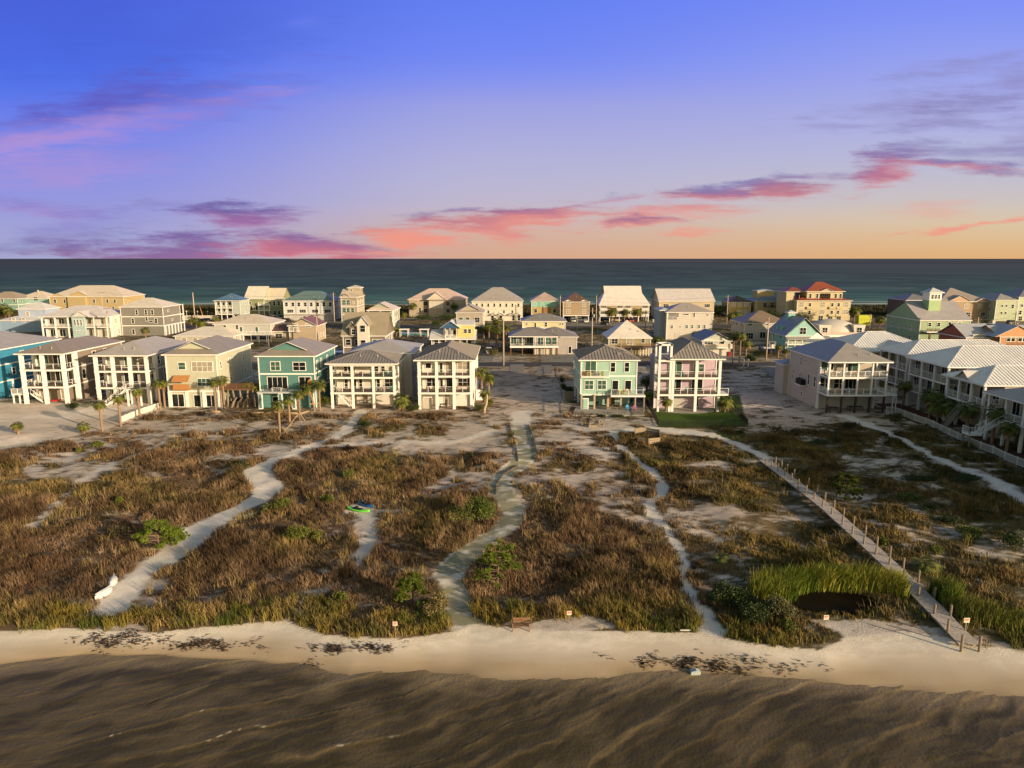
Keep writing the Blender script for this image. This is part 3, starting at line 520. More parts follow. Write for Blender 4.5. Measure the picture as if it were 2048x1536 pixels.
    th = rng.normal(0, .7, n); ln = rng.uniform(.06, .26, n); w_ = rng.uniform(.02, .045, n); z = terrain(x, y)
    V = np.stack([np.stack([x-np.cos(th)*ln, y-np.sin(th)*ln, z+.01], 1), np.stack([x+np.sin(th)*w_, y-np.cos(th)*w_, z+.05+.05*rng.uniform(0, 1, n)], 1), np.stack([x+np.cos(th)*ln, y+np.sin(th)*ln, z+.02], 1), np.stack([x-np.sin(th)*w_, y+np.cos(th)*w_, z+.03], 1)], 1).reshape(-1, 3)
    tag(link('seaweed', npmesh('seaweed', V, np.arange(4*n).reshape(-1, 4), BLADE, np.tile(C3(.12, .08, .058), (4*n, 1))*rng.uniform(.5, 1.6, (4*n, 1)), 4)), kind='stuff')
grass()

# ------------------------------------------------------------------ house kit
WINC = {}
def window(parent, x, y, z, w, h, face='F', glass=GLASS, name='window', trim=WHITE, div=None, fw=.11):
    # x,y = centre of the opening on the wall plane, z = its bottom; frame stands proud of the wall, pane inside it
    key = (round(w, 2), round(h, 2), glass.name, name, trim.name, div, fw)
    if key not in WINC:
        m_ = MB(); m_.box(-w/2-fw, -w/2, -.09, .02, -fw, h+fw).box(w/2, w/2+fw, -.09, .02, -fw, h+fw).box(-w/2, w/2, -.088, .02, h, h+fw).box(-w/2, w/2, -.1, .02, -fw, 0)
        nx = div[0] if div else max(1, int(round(w/.95))); ny = div[1] if div else (2 if name == 'window' and h > .9 else 1)
        for i in range(1, nx): xx = -w/2+w*i/nx; m_.box(xx-.03, xx+.03, -.065, .02, 0, h)
        for j in range(1, ny): zz = h*j/ny; m_.box(-w/2, w/2, -.06, .02, zz-.025, zz+.025)
        p = MB(); p.box(-w/2, w/2, -.03, .015, 0, h)
        WINC[key] = (m_.mesh(name, trim), p.mesh('pane', glass))
    a, b = WINC[key]; rz = {'F': 0, 'R': math.pi/2, 'B': math.pi, 'L': -math.pi/2}[face]
    o = link(name, a, parent, (x, y, z), rz); link('pane', b, o); return o
def roof_ribs(m_, poly, dx, step=.6, hgt=.08, wd=.08):
    # standing seams: poly is a planar list of 3D points, dx = horizontal unit dir along the eave
    P_ = [Vector(p) for p in poly]; n = (P_[1]-P_[0]).cross(P_[2]-P_[1]).normalized()
    if n.z < 0: n = -n
    e = Vector((*dx, 0)); a0 = min(p.dot(e) for p in P_); a1 = max(p.dot(e) for p in P_); a = a0+step/2
    while a < a1:
        hit = []
        for i in range(len(P_)):
            p, q = P_[i], P_[(i+1) % len(P_)]; da, db = p.dot(e)-a, q.dot(e)-a
            if (da > 0) != (db > 0): hit.append(p+(q-p)*(da/(da-db)))
        if len(hit) == 2 and (hit[0]-hit[1]).length > .3: m_.bar(hit[0]+n*hgt*.4, hit[1]+n*hgt*.4, wd, hgt, up=n)
        a += step
def hip_polys(x0, x1, y0, y1, z, rise):
    w, d = x1-x0, y1-y0
    if w >= d: r = d/2; A, B = (x0+r, (y0+y1)/2, z+rise), (x1-r, (y0+y1)/2, z+rise); return [[(x0, y0, z), (x1, y0, z), B, A], [(x1, y0, z), (x1, y1, z), B], [(x1, y1, z), (x0, y1, z), A, B], [(x0, y1, z), (x0, y0, z), A]], [(1, 0), (0, 1), (1, 0), (0, 1)]
    r = w/2; A, B = ((x0+x1)/2, y0+r, z+rise), ((x0+x1)/2, y1-r, z+rise); return [[(x0, y0, z), (x1, y0, z), A], [(x1, y0, z), (x1, y1, z), B, A], [(x1, y1, z), (x0, y1, z), B], [(x0, y1, z), (x0, y0, z), A, B]], [(1, 0), (0, 1), (1, 0), (0, 1)]
def roof(parent, x0, x1, y0, y1, z, col, kind='hip', pitch=.42, ov=.55, ribs=False, wallm=None, trim=WHITE, cut=.35, name='roof'):
    X0, X1, Y0, Y1 = x0-ov, x1+ov, y0-ov, y1+ov; rm = roofm(col); m_ = MB(); w, d = X1-X0, Y1-Y0; th = .22
    f = MB(); f.box(X0, X1, Y0, Y1, z-th, z-.004); fo = f.build('fascia', trim, parent)
    g = None
    if kind == 'hip': polys, dirs = hip_polys(X0, X1, Y0, Y1, z, pitch*min(w, d)/2)
    elif kind == 'gabley':                                     # ridge runs front to back, gable faces the front
        xm = (X0+X1)/2; rz = z+pitch*w/2; polys = [[(X0, Y1, z), (X0, Y0, z), (xm, Y0, rz), (xm, Y1, rz)], [(X1, Y0, z), (X1, Y1, z), (xm, Y1, rz), (xm, Y0, rz)]]; dirs = [(0, 1), (0, 1)]
        g = MB(); r2 = pitch*(x1-x0+ov)/2*.93
        MB().prism([(x0, z), (x1, z), ((x0+x1)/2, z+r2)], y1-.06, y1+.06).build('gable', wallm or trim, parent); g.prism([(x0, z), (x1, z), ((x0+x1)/2, z+r2)], y0-.06, y0+.06)
        tb = MB()
        for s, xa in ((1, X0), (-1, X1)): tb.bar((xa, Y0-.01, z+.0), (xm, Y0-.01, rz), .05, .3, up=(0, 1, 0))
        tb.build('rake_board', trim, parent)
    elif kind == 'gablex':                                     # ridge runs left to right
        ym = (Y0+Y1)/2; rz = z+pitch*d/2; polys = [[(X0, Y0, z), (X1, Y0, z), (X1, ym, rz), (X0, ym, rz)], [(X1, Y1, z), (X0, Y1, z), (X0, ym, rz), (X1, ym, rz)]]; dirs = [(1, 0), (1, 0)]
        g = MB(); r2 = pitch*(y1-y0+ov)/2*.93
        MB().prism([(y0, z), (y1, z), ((y0+y1)/2, z+r2)], x1-.06, x1+.06, axis='x').build('gable', wallm or trim, parent); g.prism([(y0, z), (y1, z), ((y0+y1)/2, z+r2)], x0-.06, x0+.06, axis='x')
    elif kind == 'saltx':                                      # steep lower slope with a short steep ridge block
        ym = (Y0+Y1)/2; c = w*cut/2; rz = z+pitch*d/2; mz = z+pitch*d/2*.62; my = Y0+(ym-Y0)*.62; k = c*.8
        polys = [[(X0, Y0, z), (X1, Y0, z), (X1-c, my, mz), (X0+c, my, mz)], [(X0+c, my, mz), (X1-c, my, mz), (X1-c, ym, rz), (X0+c, ym, rz)], [(X1, Y0, z), (X1, Y1, z), (X1-c, Y1-(my-Y0), mz), (X1-c, my, mz)], [(X0, Y1, z), (X0, Y0, z), (X0+c, my, mz), (X0+c, Y1-(my-Y0), mz)], [(X1, Y1, z), (X0, Y1, z), (X0+c, ym, rz), (X1-c, ym, rz)]]
        dirs = [(1, 0), (1, 0), (0, 1), (0, 1), (1, 0)]; g = MB()
        MB().prism([(my, mz), (Y1-(my-Y0), mz), (ym, rz)], X1-c-.03, X1-c+.03, axis='x').build('gable', wallm or trim, parent); g.prism([(my, mz), (Y1-(my-Y0), mz), (ym, rz)], X0+c-.03, X0+c+.03, axis='x')
    elif kind == 'dutch':                                      # hip with a gable set above the front skirt
        xm = (X0+X1)/2; c = w/2*cut; sk = c*pitch; rz = z+pitch*w/2
        polys = [[(X0, Y0, z), (X1, Y0, z), (X1-c, Y0+c, z+sk), (X0+c, Y0+c, z+sk)], [(X1, Y0, z), (X1, Y1, z), (xm, Y1-w/2, rz), (xm, Y0+c-.5, rz), (X1-c, Y0+c-.5, z+sk), (X1-c, Y0+c, z+sk)], [(X1, Y1, z), (X0, Y1, z), (xm, Y1-w/2, rz)], [(X0, Y1, z), (X0, Y0, z), (X0+c, Y0+c, z+sk), (X0+c, Y0+c-.5, z+sk), (xm, Y0+c-.5, rz), (xm, Y1-w/2, rz)]]
        dirs = [(1, 0), (0, 1), (1, 0), (0, 1)]; g = MB(); g.prism([(X0+c+.15, z+sk-.05), (X1-c-.15, z+sk-.05), (xm, rz-.12)], Y0+c-.05, Y0+c+.05)
        tb = MB()
        for xa in (X0+c, X1-c): tb.bar((xa, Y0+c-.52, z+sk), (xm, Y0+c-.52, rz), .05, .28, up=(0, 1, 0))
        tb.build('rake_board', trim, parent)
    for p in polys: m_.quad(*p)
    if ribs:
        for p, dd in zip(polys, dirs):
            if len(p) <= 4: roof_ribs(m_, p, dd)
            else: roof_ribs(m_, [p[0], p[1], p[2], p[-1]] if False else [p[0], p[1], p[2] if p is polys[1] else p[-1], p[3] if p is polys[1] else p[-2]], dd)
    ro = m_.build(name, rm, parent)
    if ribs:                                                   # ridge and hip caps
        cp = MB(); seen = set()
        for p in polys:
            for i in range(len(p)):
                a, b = p[i], p[(i+1) % len(p)]; k = tuple(sorted((a, b)))
                if k in seen or (a[2] <= z+.01 and b[2] <= z+.01): continue
                seen.add(k); cp.bar((a[0], a[1], a[2]+.03), (b[0], b[1], b[2]+.03), .2, .06)
        cp.build('ridge_cap', rm, ro)
    if g: g.build('gable', wallm or trim, parent)
    return ro
def railing(parent, a, b, z, style='bars', h=1.05, mt=WHITE, name='railing'):
    m_ = MB(); a = Vector((a[0], a[1], 0)); b = Vector((b[0], b[1], 0)); L_ = (b-a).length
    def q(t, zz): p = a+(b-a)*t; return (p.x, p.y, zz)
    m_.bar(q(0, z+h), q(1, z+h), .09, .06); n = max(1, int(round(L_/1.5)))
    for i in range(n+1): m_.bar(q(i/n, z), q(i/n, z+h), .08)
    if style == 'bars':
        m_.bar(q(0, z+.12), q(1, z+.12), .05); k = int(L_/.2)
        for i in range(1, k): m_.bar(q(i/k, z+.12), q(i/k, z+h), .035)
    elif style == 'cable':
        m2 = MB()
        for i in range(5): m2.bar(q(0, z+.15+i*.17), q(1, z+.15+i*.17), .02)
        o = m_.build(name, mt, parent); m2.build('cable', mat('steel_cable', (.3, .3, .3), .4, .1, metal=.5), o); return o
    elif style == 'solid': m_.bar(q(0, z+h/2), q(1, z+h/2), .06, h)
    elif style == 'board':
        for i in range(4): m_.bar(q(0, z+.15+i*.22), q(1, z+.15+i*.22), .03, .1)
    return m_.build(name, mt, parent)
def stairs(parent, a, b, w, mt=WOOD, n=None, rail=True, railm=WHITE, name='stairs'):
    a = Vector(a); b = Vector(b); m_ = MB(); dz = b.z-a.z; n = n or max(3, int(abs(dz)/.19)); d = (b-a); h = Vector((d.x, d.y, 0)).normalized(); s = Vector((-h.y, h.x, 0))*w/2
    for i in range(n): p = a+d*((i+.5)/n); m_.bar(p-s, p+s, .3, .05)
    for k in (-1, 1): m_.bar(a+s*k, b+s*k, .06, .26)
    o = m_.build(name, mt, parent)
    if rail:
        for k in (-1, 1):
            r_ = MB(); r_.bar(a+s*k+Vector((0, 0, 1)), b+s*k+Vector((0, 0, 1)), .07)
            for i in range(0, n+1, 2): p = a+d*(i/n)+s*k; r_.bar(p, p+Vector((0, 0, 1)), .04)
            r_.build('handrail', railm, o)
    return o
def umat(c): return c if not isinstance(c, tuple) else paint(c)
NH = [0]
def house(label, pl, pr, yb, ye=None, d=12, wall=(.5, .5, .5), roofc=(.4, .38, .35), kind='hip', pitch=.42, ov=.55, siding='h', trim=WHITE, ze=None, stilt=0, bands=(), wins=(), rwins=(), lwins=(), porch=None, ribs=False, name='house', cat='house', corner=True, cut=.35, group=None, roofed=True, Y=None, X=None, w=None, wallm=None, stilt_wall=None, Yf=None):
    """front-left/right pixel columns at the base line yb give the world footprint; local frame: x along the front, y into the depth"""
    if Y is None:
        Y = G(0, yb)[1]; xl, xr = XatY(pl, yb, Y), XatY(pr, yb, Y); X = (xl+xr)/2; w = xr-xl
        if ye is not None: ze = ZatY((pl+pr)/2, ye, Y)
    r = thing(name, label, cat, (X, Y, 0), 0, group); wm = wallm or paint(wall, siding); hw = w/2
    p = porch['depth'] if porch else 0; px0, px1 = (porch.get('x0', 0)*w-hw, porch.get('x1', 1)*w-hw) if porch else (0, 0)
    W = MB(); W.box(-hw, hw, p, d, stilt, ze-.2)
    if porch and px0 > -hw+.01: W.box(-hw, px0, 0, p, stilt, ze-.2)
    if porch and px1 < hw-.01: W.box(px1, hw, 0, p, stilt, ze-.2)
    W.build('wall', wm, r)
    H = dict(r=r, w=w, d=d, ze=ze, Y=Y, X=X, wm=wm, p=p, hw=hw)
    if stilt:
        if stilt_wall: MB().box(-hw+.5, hw-.5, stilt_wall[0]*d, d-.3, -.3, stilt-.05).build('lower_wall', paint(stilt_wall[1], siding), r)
        b = MB(); b.box(-hw-.03, hw+.03, p-.03 if p else -.03, d+.03, stilt-.32, stilt-.004); b.build('floor_beam', trim, r); ny = max(2, int(d/4.5)+1); nx = max(2, int(w/4)+1)
        for i in range(nx):
            for j in range(ny):
                if j and j < ny-1 and 0 < i < nx-1: continue
                xx = -hw+.18+(w-.36)*i/(nx-1); yy = (p+.18)+(d-p-.36)*j/(ny-1)
                if porch and j == 0: continue
                MB().box(xx-.15, xx+.15, yy-.15, yy+.15, -.3, stilt-.32).build('post', trim, r)
    cz = stilt or -.3
    if corner:
        for (cx, cy) in ((-hw, 0), (hw, 0), (-hw, d), (hw, d)):
            if cy == 0 and porch and px0 <= cx <= px1: cy = p
            MB().box(cx-.09, cx+.09, cy-.09, cy+.09, cz, ze-.205).build('corner_board', trim, r)
    for bz in bands:
        T = MB(); T.box(-hw-.05, hw+.05, (p if porch and px0 < -hw+.1 and px1 > hw-.1 else 0)-.05, d+.05, bz-.14, bz+.14); T.build('trim', trim, r)
    if roofed: roof(r, -hw, hw, 0, d, ze, roofc, kind, pitch, ov, ribs, wm, trim, cut)
    if not rwins and X < 8 and d > 8: rwins = [(z_+1.1, (.2, .5, .8), .8, 1.3) for z_ in np.arange(max(stilt, .2), ze-2.6, 3.1)]
    if not lwins and X > -8 and d > 8: lwins = [(z_+1.1, (.25, .6, .85), .8, 1.3) for z_ in np.arange(max(stilt, .2), ze-2.6, 3.1)]
    if roofed and kind == 'hip' and w > 7:
        rv = random.Random(int(X*10)); 
        for q in range(2): vx = rv.uniform(-.2, .25)*w; vy = rv.uniform(.12, .26)*min(w, d); vz = ze+pitch*(vy+ov); MB().tube([(vx, vy, vz-.1), (vx, vy, vz+.45)], .09, 7).build('vent_pipe', CONC, r)
    def put(lst, face):
        for q in lst:
            z0, fr, ww, hh = q[:4]; g_ = q[4] if len(q) > 4 else GLASS; nm = q[5] if len(q) > 5 else 'window'
            for f_ in (fr if isinstance(fr, (list, tuple)) else [fr]):
                if face == 'F':
                    xx = -hw+f_*w; yy = p if porch and px0-.01 <= xx <= px1+.01 and not q[6:7] == (1,) else 0; window(r, xx, yy-.001, z0, ww, hh, 'F', g_, nm, trim)
                elif face == 'R': window(r, hw+.001, p+f_*(d-p), z0, ww, hh, 'R', g_, nm, trim)
                else: window(r, -hw-.001, p+f_*(d-p), z0, ww, hh, 'L', g_, nm, trim)
    put(wins, 'F'); put(rwins, 'R'); put(lwins, 'L')
    if porch:
        n = porch['bays']; pw = porch.get('pw', .36); lv = porch['levels']; cm = porch.get('colmat', trim)
        for i in range(n+1):
            xx = px0+pw/2+(px1-px0-pw)*i/n; MB().box(xx-pw/2, xx+pw/2, 0, pw, -.3 if not porch.get('z0') else porch['z0'], ze-.21).build('post', cm, r)
        for li, z in enumerate(lv):
            MB().box(px0-.05, px1+.05, -.05, p-.002, z-.38, z-.04).build('balcony_edge', trim, r)
            MB().box(px0+.02, px1-.02, .02, p-.004, z-.039, z).build('deck', porch.get('deckm', DECKM), r)
            for i in range(n):
                a_ = px0+pw+(px1-px0-pw)*i/n; b_ = px0+(px1-px0-pw)*(i+1)/n; railing(r, (a_, pw/2), (b_, pw/2), z, porch.get('rail', 'cable'), 1.0, porch.get('railm', trim))
            if porch.get('side', True):
                for s_, xx in ((-1, px0+pw/2), (1, px1-pw/2)):
                    if abs(xx) > hw-.5: railing(r, (xx, pw), (xx, p-.05), z, porch.get('rail', 'cable'), 1.0, porch.get('railm', trim))
        if porch.get('sidepost', True):
            for xx in (px0+pw/2, px1-pw/2): MB().box(xx-pw/2, xx+pw/2, p-pw-.1, p-.1, -.3, ze-.21).build('post', cm, r)
    return H
def garage(H, fx, w=2.8, h=2.2, y=None, z=0, mt=None):
    r = H['r']; x = -H['hw']+fx*H['w']; yy = H['p'] if y is None else y; m_ = MB(); m_.box(x-w/2, x+w/2, yy-.05, yy-.002, z, z+h)
    for k in range(1, 4): m_.box(x-w/2+.1, x+w/2-.1, yy-.065, yy-.051, z+h*k/4-.02, z+h*k/4+.02)
    return m_.build('garage_door', mt or paint((.5, .48, .43), 'h', .55), r)
def gablet(H, fx, w, pitch=.55, z=None, depth=None, y=-.05, wm=None, col=(.4, .38, .35), trimm=WHITE):
    r = H['r']; x = -H['hw']+fx*H['w']; z = H['ze'] if z is None else z; rz = z+pitch*w/2; dp = depth or w
    g_ = MB(); g_.prism([(x-w/2+.15, z), (x+w/2-.15, z), (x, rz-.1)], y, y+.1); g_.build('gable', wm or H['wm'], r)
    m_ = MB(); m_.quad((x-w/2-.1, y-.3, z-.05), (x, y-.3, rz), (x, y+dp, rz), (x-w/2-.1, y+dp, z-.05)); m_.quad((x+w/2+.1, y-.3, z-.05), (x+w/2+.1, y+dp, z-.05), (x, y+dp, rz), (x, y-.3, rz)); m_.build('dormer_roof', roofm(col), r)
    t = MB(); t.bar((x-w/2-.1, y-.31, z-.05), (x, y-.31, rz), .05, .22, up=(0, 1, 0)); t.bar((x+w/2+.1, y-.31, z-.05), (x, y-.31, rz), .05, .22, up=(0, 1, 0)); t.build('rake_board', trimm, r)
def boxpart(H, name, mt, *b): return MB().box(*b).build(name, mt, H['r'])

# ------------------------------------------------------------------ front row (photo left to right)
GR = (.235, .215, .20); TAN = (.30, .26, .21); WR = (.62, .59, .55)
sl3 = [(.3, .0, 1, 1)]
h0 = house('bright blue house with grey roof cut off by the left edge of the photo', 0, 0, 0, X=-111, Y=125, w=15, ze=10, d=30, wall=(.02, .25, .42), roofc=(.36, .34, .33), pitch=.32, bands=(3.3, 6.7), rwins=[(4.4, (.25, .5), .9, 1.3), (7.6, (.2, .6), .9, 1.2)])
for yy in (4, 9, 14): MB().box(7.53, 7.75, yy, yy+.3, 0, 3.2).build('post', WHITE, h0['r'])
h1 = house('three-level taupe house with white balcony columns and brown-grey hip roof, next to the blue house', 49, 137, 808, 706.6, 20, (.27, .215, .16), (.27, .225, .18), pitch=.36, bands=(3.35, 6.75),
  porch=dict(depth=4.2, bays=2, levels=(3.5, 6.85), pw=.6), rwins=[(7.6, (.35, .6), .9, 1.5), (4.1, (.1, .35), 1.0, 1.9), (4.3, .7, 1, 1.4)],
  wins=[(6.9, .2, 2.2, 2.2, GLASSG, 'door'), (6.9, .66, 3.6, 2.3, GLASS, 'door'), (3.6, .22, 2.0, 2.2, GLASS, 'door'), (3.6, .66, 3.4, 2.3, GLASS, 'door'), (.2, .62, 1.4, 2.1, CURT, 'door')])
stairs(h1['r'], (-h1['hw']+1, 1.2, 1.9), (-h1['hw']+3.4, 1.2, .1), 1.1, WHITE); stairs(h1['r'], (-h1['hw']-1.6, 2.4, 1.9), (-h1['hw']-.1, 2.4, 3.4), 1.1, WHITE)
boxpart(h1, 'landing', WHITE, -h1['hw']-2.6, -h1['hw']-.1, .4, 1.8, 1.7, 1.9); railing(h1['r'], (-h1['hw']-2.55, .42), (-h1['hw']-.2, .42), 1.9, 'bars')
for xx in (-2.5, -1.3): boxpart(h1, 'post', WHITE, -h1['hw']+xx, -h1['hw']+xx+.2, .5, .7, -.2, 1.7)
h2 = house('three-level pale grey house with white columns, glass railings and front stairs behind slim palms', 196, 302, 808, 710, 19, (.36, .35, .32), (.40, .37, .34), pitch=.38, bands=(3.2, 6.5),
  porch=dict(depth=3.6, bays=3, levels=(3.35, 6.6), pw=.55), rwins=[(7.3, (.05, .5), .9, 1.6), (4.2, (.18, .3), .7, 1.9), (.6, .6, 1, 1)],
  wins=[(6.7, .46, 1.5, 2.2, GLASSG, 'door'), (6.7, .8, 3.2, 2.2, CURT, 'door'), (3.4, .48, 2.6, 2.2, GLASS, 'door'), (3.6, .86, 1.7, 1.8, GLASS), (.1, .2, 2.4, 2.4, GLASS, 'door')])
stairs(h2['r'], (1.6, -1.2, 3.3), (-2.4, -1.2, .1), 1.2, WHITE); boxpart(h2, 'landing', WHITE, 1.6, 4.4, -1.9, -.06, 3.1, 3.3); railing(h2['r'], (1.6, -1.85), (4.4, -1.85), 3.3, 'cable'); railing(h2['r'], (-3.8, -1.9), (-2.3, -1.9), .1, 'solid')
for xx in (1.7, 4.2): boxpart(h2, 'post', WHITE, xx, xx+.25, -1.9, -1.65, -.2, 3.1)
h3 = house('pale yellow-green house with small front gable and open orange wooden awning', 340, 440, 814, 708, 17, (.50, .51, .38), (.27, .24, .20), 'dutch', .42, bands=(3.1,),
  wins=[(7.3, .31, 1.3, 1.3, GLASSG), (6.9, .71, 3.9, 1.8, CURT), (4.1, .72, 2.4, 1.4, GLASSG), (.1, .18, 2.2, 2.4, GLASS, 'door'), (.1, .56, 1.2, 2.2, GLASS, 'door'), (.1, .84, 1.8, 2.2, GLASS, 'door')], rwins=[(7.2, (.1, .35, .75), .6, 1.3), (4.2, (.35, .8), .6, 1.2)], cut=.38)
MB().quad((-3.4, -.25, 6.2), (-.3, -.25, 6.2), (-.3, -1.5, 5.1), (-3.4, -1.5, 5.1)).box(-3.4, -.3, -1.0, -.9, 3.6, 4.6).build('wooden_awning', WOODO, h3['r']); boxpart(h3, 'balcony', WOODO, -3.45, -.25, -.9, -.05, 3.45, 3.6)
for f_ in (.02, .36, .7, .98): boxpart(h3, 'pilaster', WHITE, -h3['hw']+f_*h3['w']-.3, -h3['hw']+f_*h3['w']+.3, -.16, -.06, -.3, 3.0)
h4 = house('teal board-and-batten house with tan roof gable behind leaning palms', 523, 633, 815, 711, 15, (.085, .235, .22), (.285, .25, .21), 'dutch', .42, siding='v', bands=(3.35, 6.5),
  wins=[(7.2, .3, 1.7, 1.6, GLASSG), (7.2, .73, 2.3, 1.5, GLASS), (3.7, .32, 3.7, 2.2, GLASS, 'door'), (3.6, .82, 2.2, 2.3, GLASS, 'door'), (.2, .28, 1.4, 1.9, GLASS, 'door'), (.2, .6, 1.2, 2.0, CURT, 'door')], rwins=[(7.2, (.12, .3, .6), .7, 1.6), (4.0, (.12, .6), .7, 1.6)], cut=.36, ribs=False)
boxpart(h4, 'balcony', paint((.45, .5, .5)), -h4['hw']-.1, h4['hw']+.1, -1.6, -.06, 3.05, 3.3)
railing(h4['r'], (-4.3, -.5), (.1, -.5), 3.35, 'bars', 1.0, DARK); railing(h4['r'], (2.2, -.5), (h4['hw'], -.5), 3.35, 'bars', 1.0, DARK)
for f_ in (.04, .4, .64, .97): xx = -h4['hw']+f_*h4['w']; boxpart(h4, 'column', WHITE, xx-.36, xx+.36, -1.5, -1.1, -.3, 3.04); boxpart(h4, 'column_panel', h4['wm'], xx-.24, xx+.24, -1.53, -1.502, .2, 2.9)
h5 = house('wide white house with ribbed grey hip roof and two open porches holding teal chairs', 663, 792, 817, 726, 11, (.66, .62, .53), GR, pitch=.28, ribs=True, ov=.7, bands=(),
  porch=dict(depth=3.8, bays=3, levels=(3.15, 6.1), pw=.42, rail='cable', railm=WHITE), rwins=[(7.0, .5, .9, 1.2)],
  wins=[(6.3, .17, .6, 1.6), (6.2, .26, 1.2, 2.0, GLASS, 'door'), (6.3, (.66, .76), .7, 1.4), (3.2, (.17, .4, .68), .6, 1.8), (3.2, .28, 1.2, 2.0, GLASS, 'door'), (3.3, .86, 1.9, 1.9, GLASS), (.1, .3, .9, 2.0, CURT, 'door'), (.1, .46, 1.1, 2.2, paint((.34, .28, .2)), 'door')])
h5b = MB(); hw5 = h5['hw']; h5b.box(-hw5+1, hw5+1.6, 11.01, 26, -.3, 8.9); h5b.build('rear_wall', h5['wm'], h5['r']); roof(h5['r'], -hw5+1, hw5+1.6, 11.6, 26, 9.1, (.38, .36, .33), 'hip', .28, .5)
for k in (.2, .34, .48, .7): window(h5['r'], hw5+1.601, 11+k*15, 6.6, .6, 1.5, 'R')
for k in (.3, .5): window(h5['r'], hw5+1.601, 11+k*15, 3.6, 1.0, 1.3, 'R')
stairs(h5['r'], (-hw5+1.0, .9, 3.0), (-hw5+3.6, .9, .1), .9, WHITE); boxpart(h5, 'upper_trim', WHITE, -hw5, hw5, -.03, .39, 8.1, h5['ze']-.22)
h6 = house('bright white three-level house with ribbed grey pyramid roof and three-bay porches', 837, 945.6, 819, 719, 19, (.78, .74, .66), GR, pitch=.32, ribs=True, ov=.65,
  porch=dict(depth=3.2, bays=3, levels=(3.3, 6.5), pw=.5, rail='cable'), wins=[(7.4, .16, 1.0, .9), (6.6, (.29, .4), .5, 1.8, GLASS, 'door'), (6.6, .56, 1.5, 2.1, CURT, 'door'), (7.2, .84, 2.7, 1.5, CURT), (3.9, .22, 1.9, 1.5, GLASS), (3.4, .4, .5, 1.9, GLASS, 'door'), (3.4, .56, 1.4, 2.1, GLASS, 'door'), (3.9, .84, 2.6, 1.5, GLASS), (.1, .5, 1.0, 2.2, CURT, 'door')],
  rwins=[(7.2, (.3, .6), .7, 1.2), (4.2, (.4, .7), .7, 1.2)])
boxpart(h6, 'shower_screen', paint((.5, .46, .38), 'v', .3), -h6['hw']+.6, -h6['hw']+2.4, 1.0, 1.15, 0, 2.0); boxpart(h6, 'utility_cage', WHITE, h6['hw']+.2, h6['hw']+1.5, 8, 9.5, .1, 2.1)
h7 = house('mint green board-and-batten house left of the pink house', 1160.5, 1271, 820, 719, 13, (.32, .54, .44), (.27, .24, .215), pitch=.33, siding='v', ribs=True, stilt=3.1, bands=(6.45,), trim=WHITE,
  wins=[(7.0, .17, 2.0, 2.3, GLASSG, 'door'), (7.3, .57, .8, 1.7, GLASS), (7.3, .82, .8, 1.7, GLASS), (4.0, .15, 1.5, 1.6, GLASSG), (4.0, .38, 1.5, 1.6, GLASSG), (3.6, .62, 1.1, 2.0, GLASS, 'door'), (3.6, .85, 1.1, 2.0, GLASS, 'door')], rwins=[(7.3, .5, .8, 1.4)], lwins=[(7.3, .4, .8, 1.4), (4.2, .6, .8, 1.4)], stilt_wall=(.35, (.28, .50, .42)))
hw7 = h7['hw']; boxpart(h7, 'balcony', WHITE, -hw7-.06, -hw7+5.2, -.9, -.05, 6.3, 6.55); railing(h7['r'], (-hw7, -.85), (-hw7+5.15, -.85), 6.56, 'cable')
boxpart(h7, 'balcony', WHITE, .25, hw7+1.4, -1.9, -.05, 2.85, 3.15); railing(h7['r'], (.3, -1.85), (hw7+1.35, -1.85), 3.16, 'cable'); railing(h7['r'], (hw7+1.35, -1.85), (hw7+1.35, .2), 3.16, 'cable')
for f_ in (.0, .24, .49, .735, 1.0): xx = -hw7+.2+f_*(h7['w']-.4); boxpart(h7, 'post', paint((.42, .34, .25)), xx-.17, xx+.17, -.35, -.06, .25, 2.84 if f_ > .4 else 3.0)
boxpart(h7, 'post', WOOD, hw7+1.1, hw7+1.35, -1.8, -1.55, .1, 2.84); boxpart(h7, 'outdoor_shower', h7['wm'], -hw7+.5, -hw7+1.35, -.5, -.42, .3, 2.2); boxpart(h7, 'shower_trim', WHITE, -hw7+.36, -hw7+1.5, -.41, -.33, .25, 2.35); boxpart(h7, 'storage_door', WOODB, .3, 1.9, 4.3, 4.5, .2, 2.4); boxpart(h7, 'side_fence', WOOD, -hw7-2.2, -hw7-.5, 8, 8.1, 0, 2.0)
h8 = house('pink and lilac house with white columns and open rooftop terrace by the green lawn', 1341, 1438.4, 823.5, 717, 16, (.53, .40, .50), (.29, .265, .24), pitch=.52, ribs=True, trim=WHITE, siding='v',
  porch=dict(depth=3.4, bays=2, levels=(3.35, 6.5), pw=.5, rail='cable', sidepost=False), wins=[(6.6, .17, 2.0, 2.3, GLASSG, 'door'), (7.0, .64, 1.9, 1.4, GLASSG), (3.4, .17, 2.0, 2.2, GLASS, 'door'), (3.4, .62, 2.0, 2.2, GLASS, 'door'), (.3, .62, .8, 2.0, GLASS, 'door')])
hw8 = h8['hw']; r8 = h8['r']; garage(h8, .2, 2.9, 2.5, 3.4)
x0 = -hw8-2.55; x1 = -hw8-.02
boxpart(h8, 'tower_wall', h8['wm'], x0+.3, x1, 3.4, 9, -.3, 9.7)
for xx in (x0, x1-.45):
    boxpart(h8, 'post', WHITE, xx, xx+.4, 0, .4, -.3, 12.6)
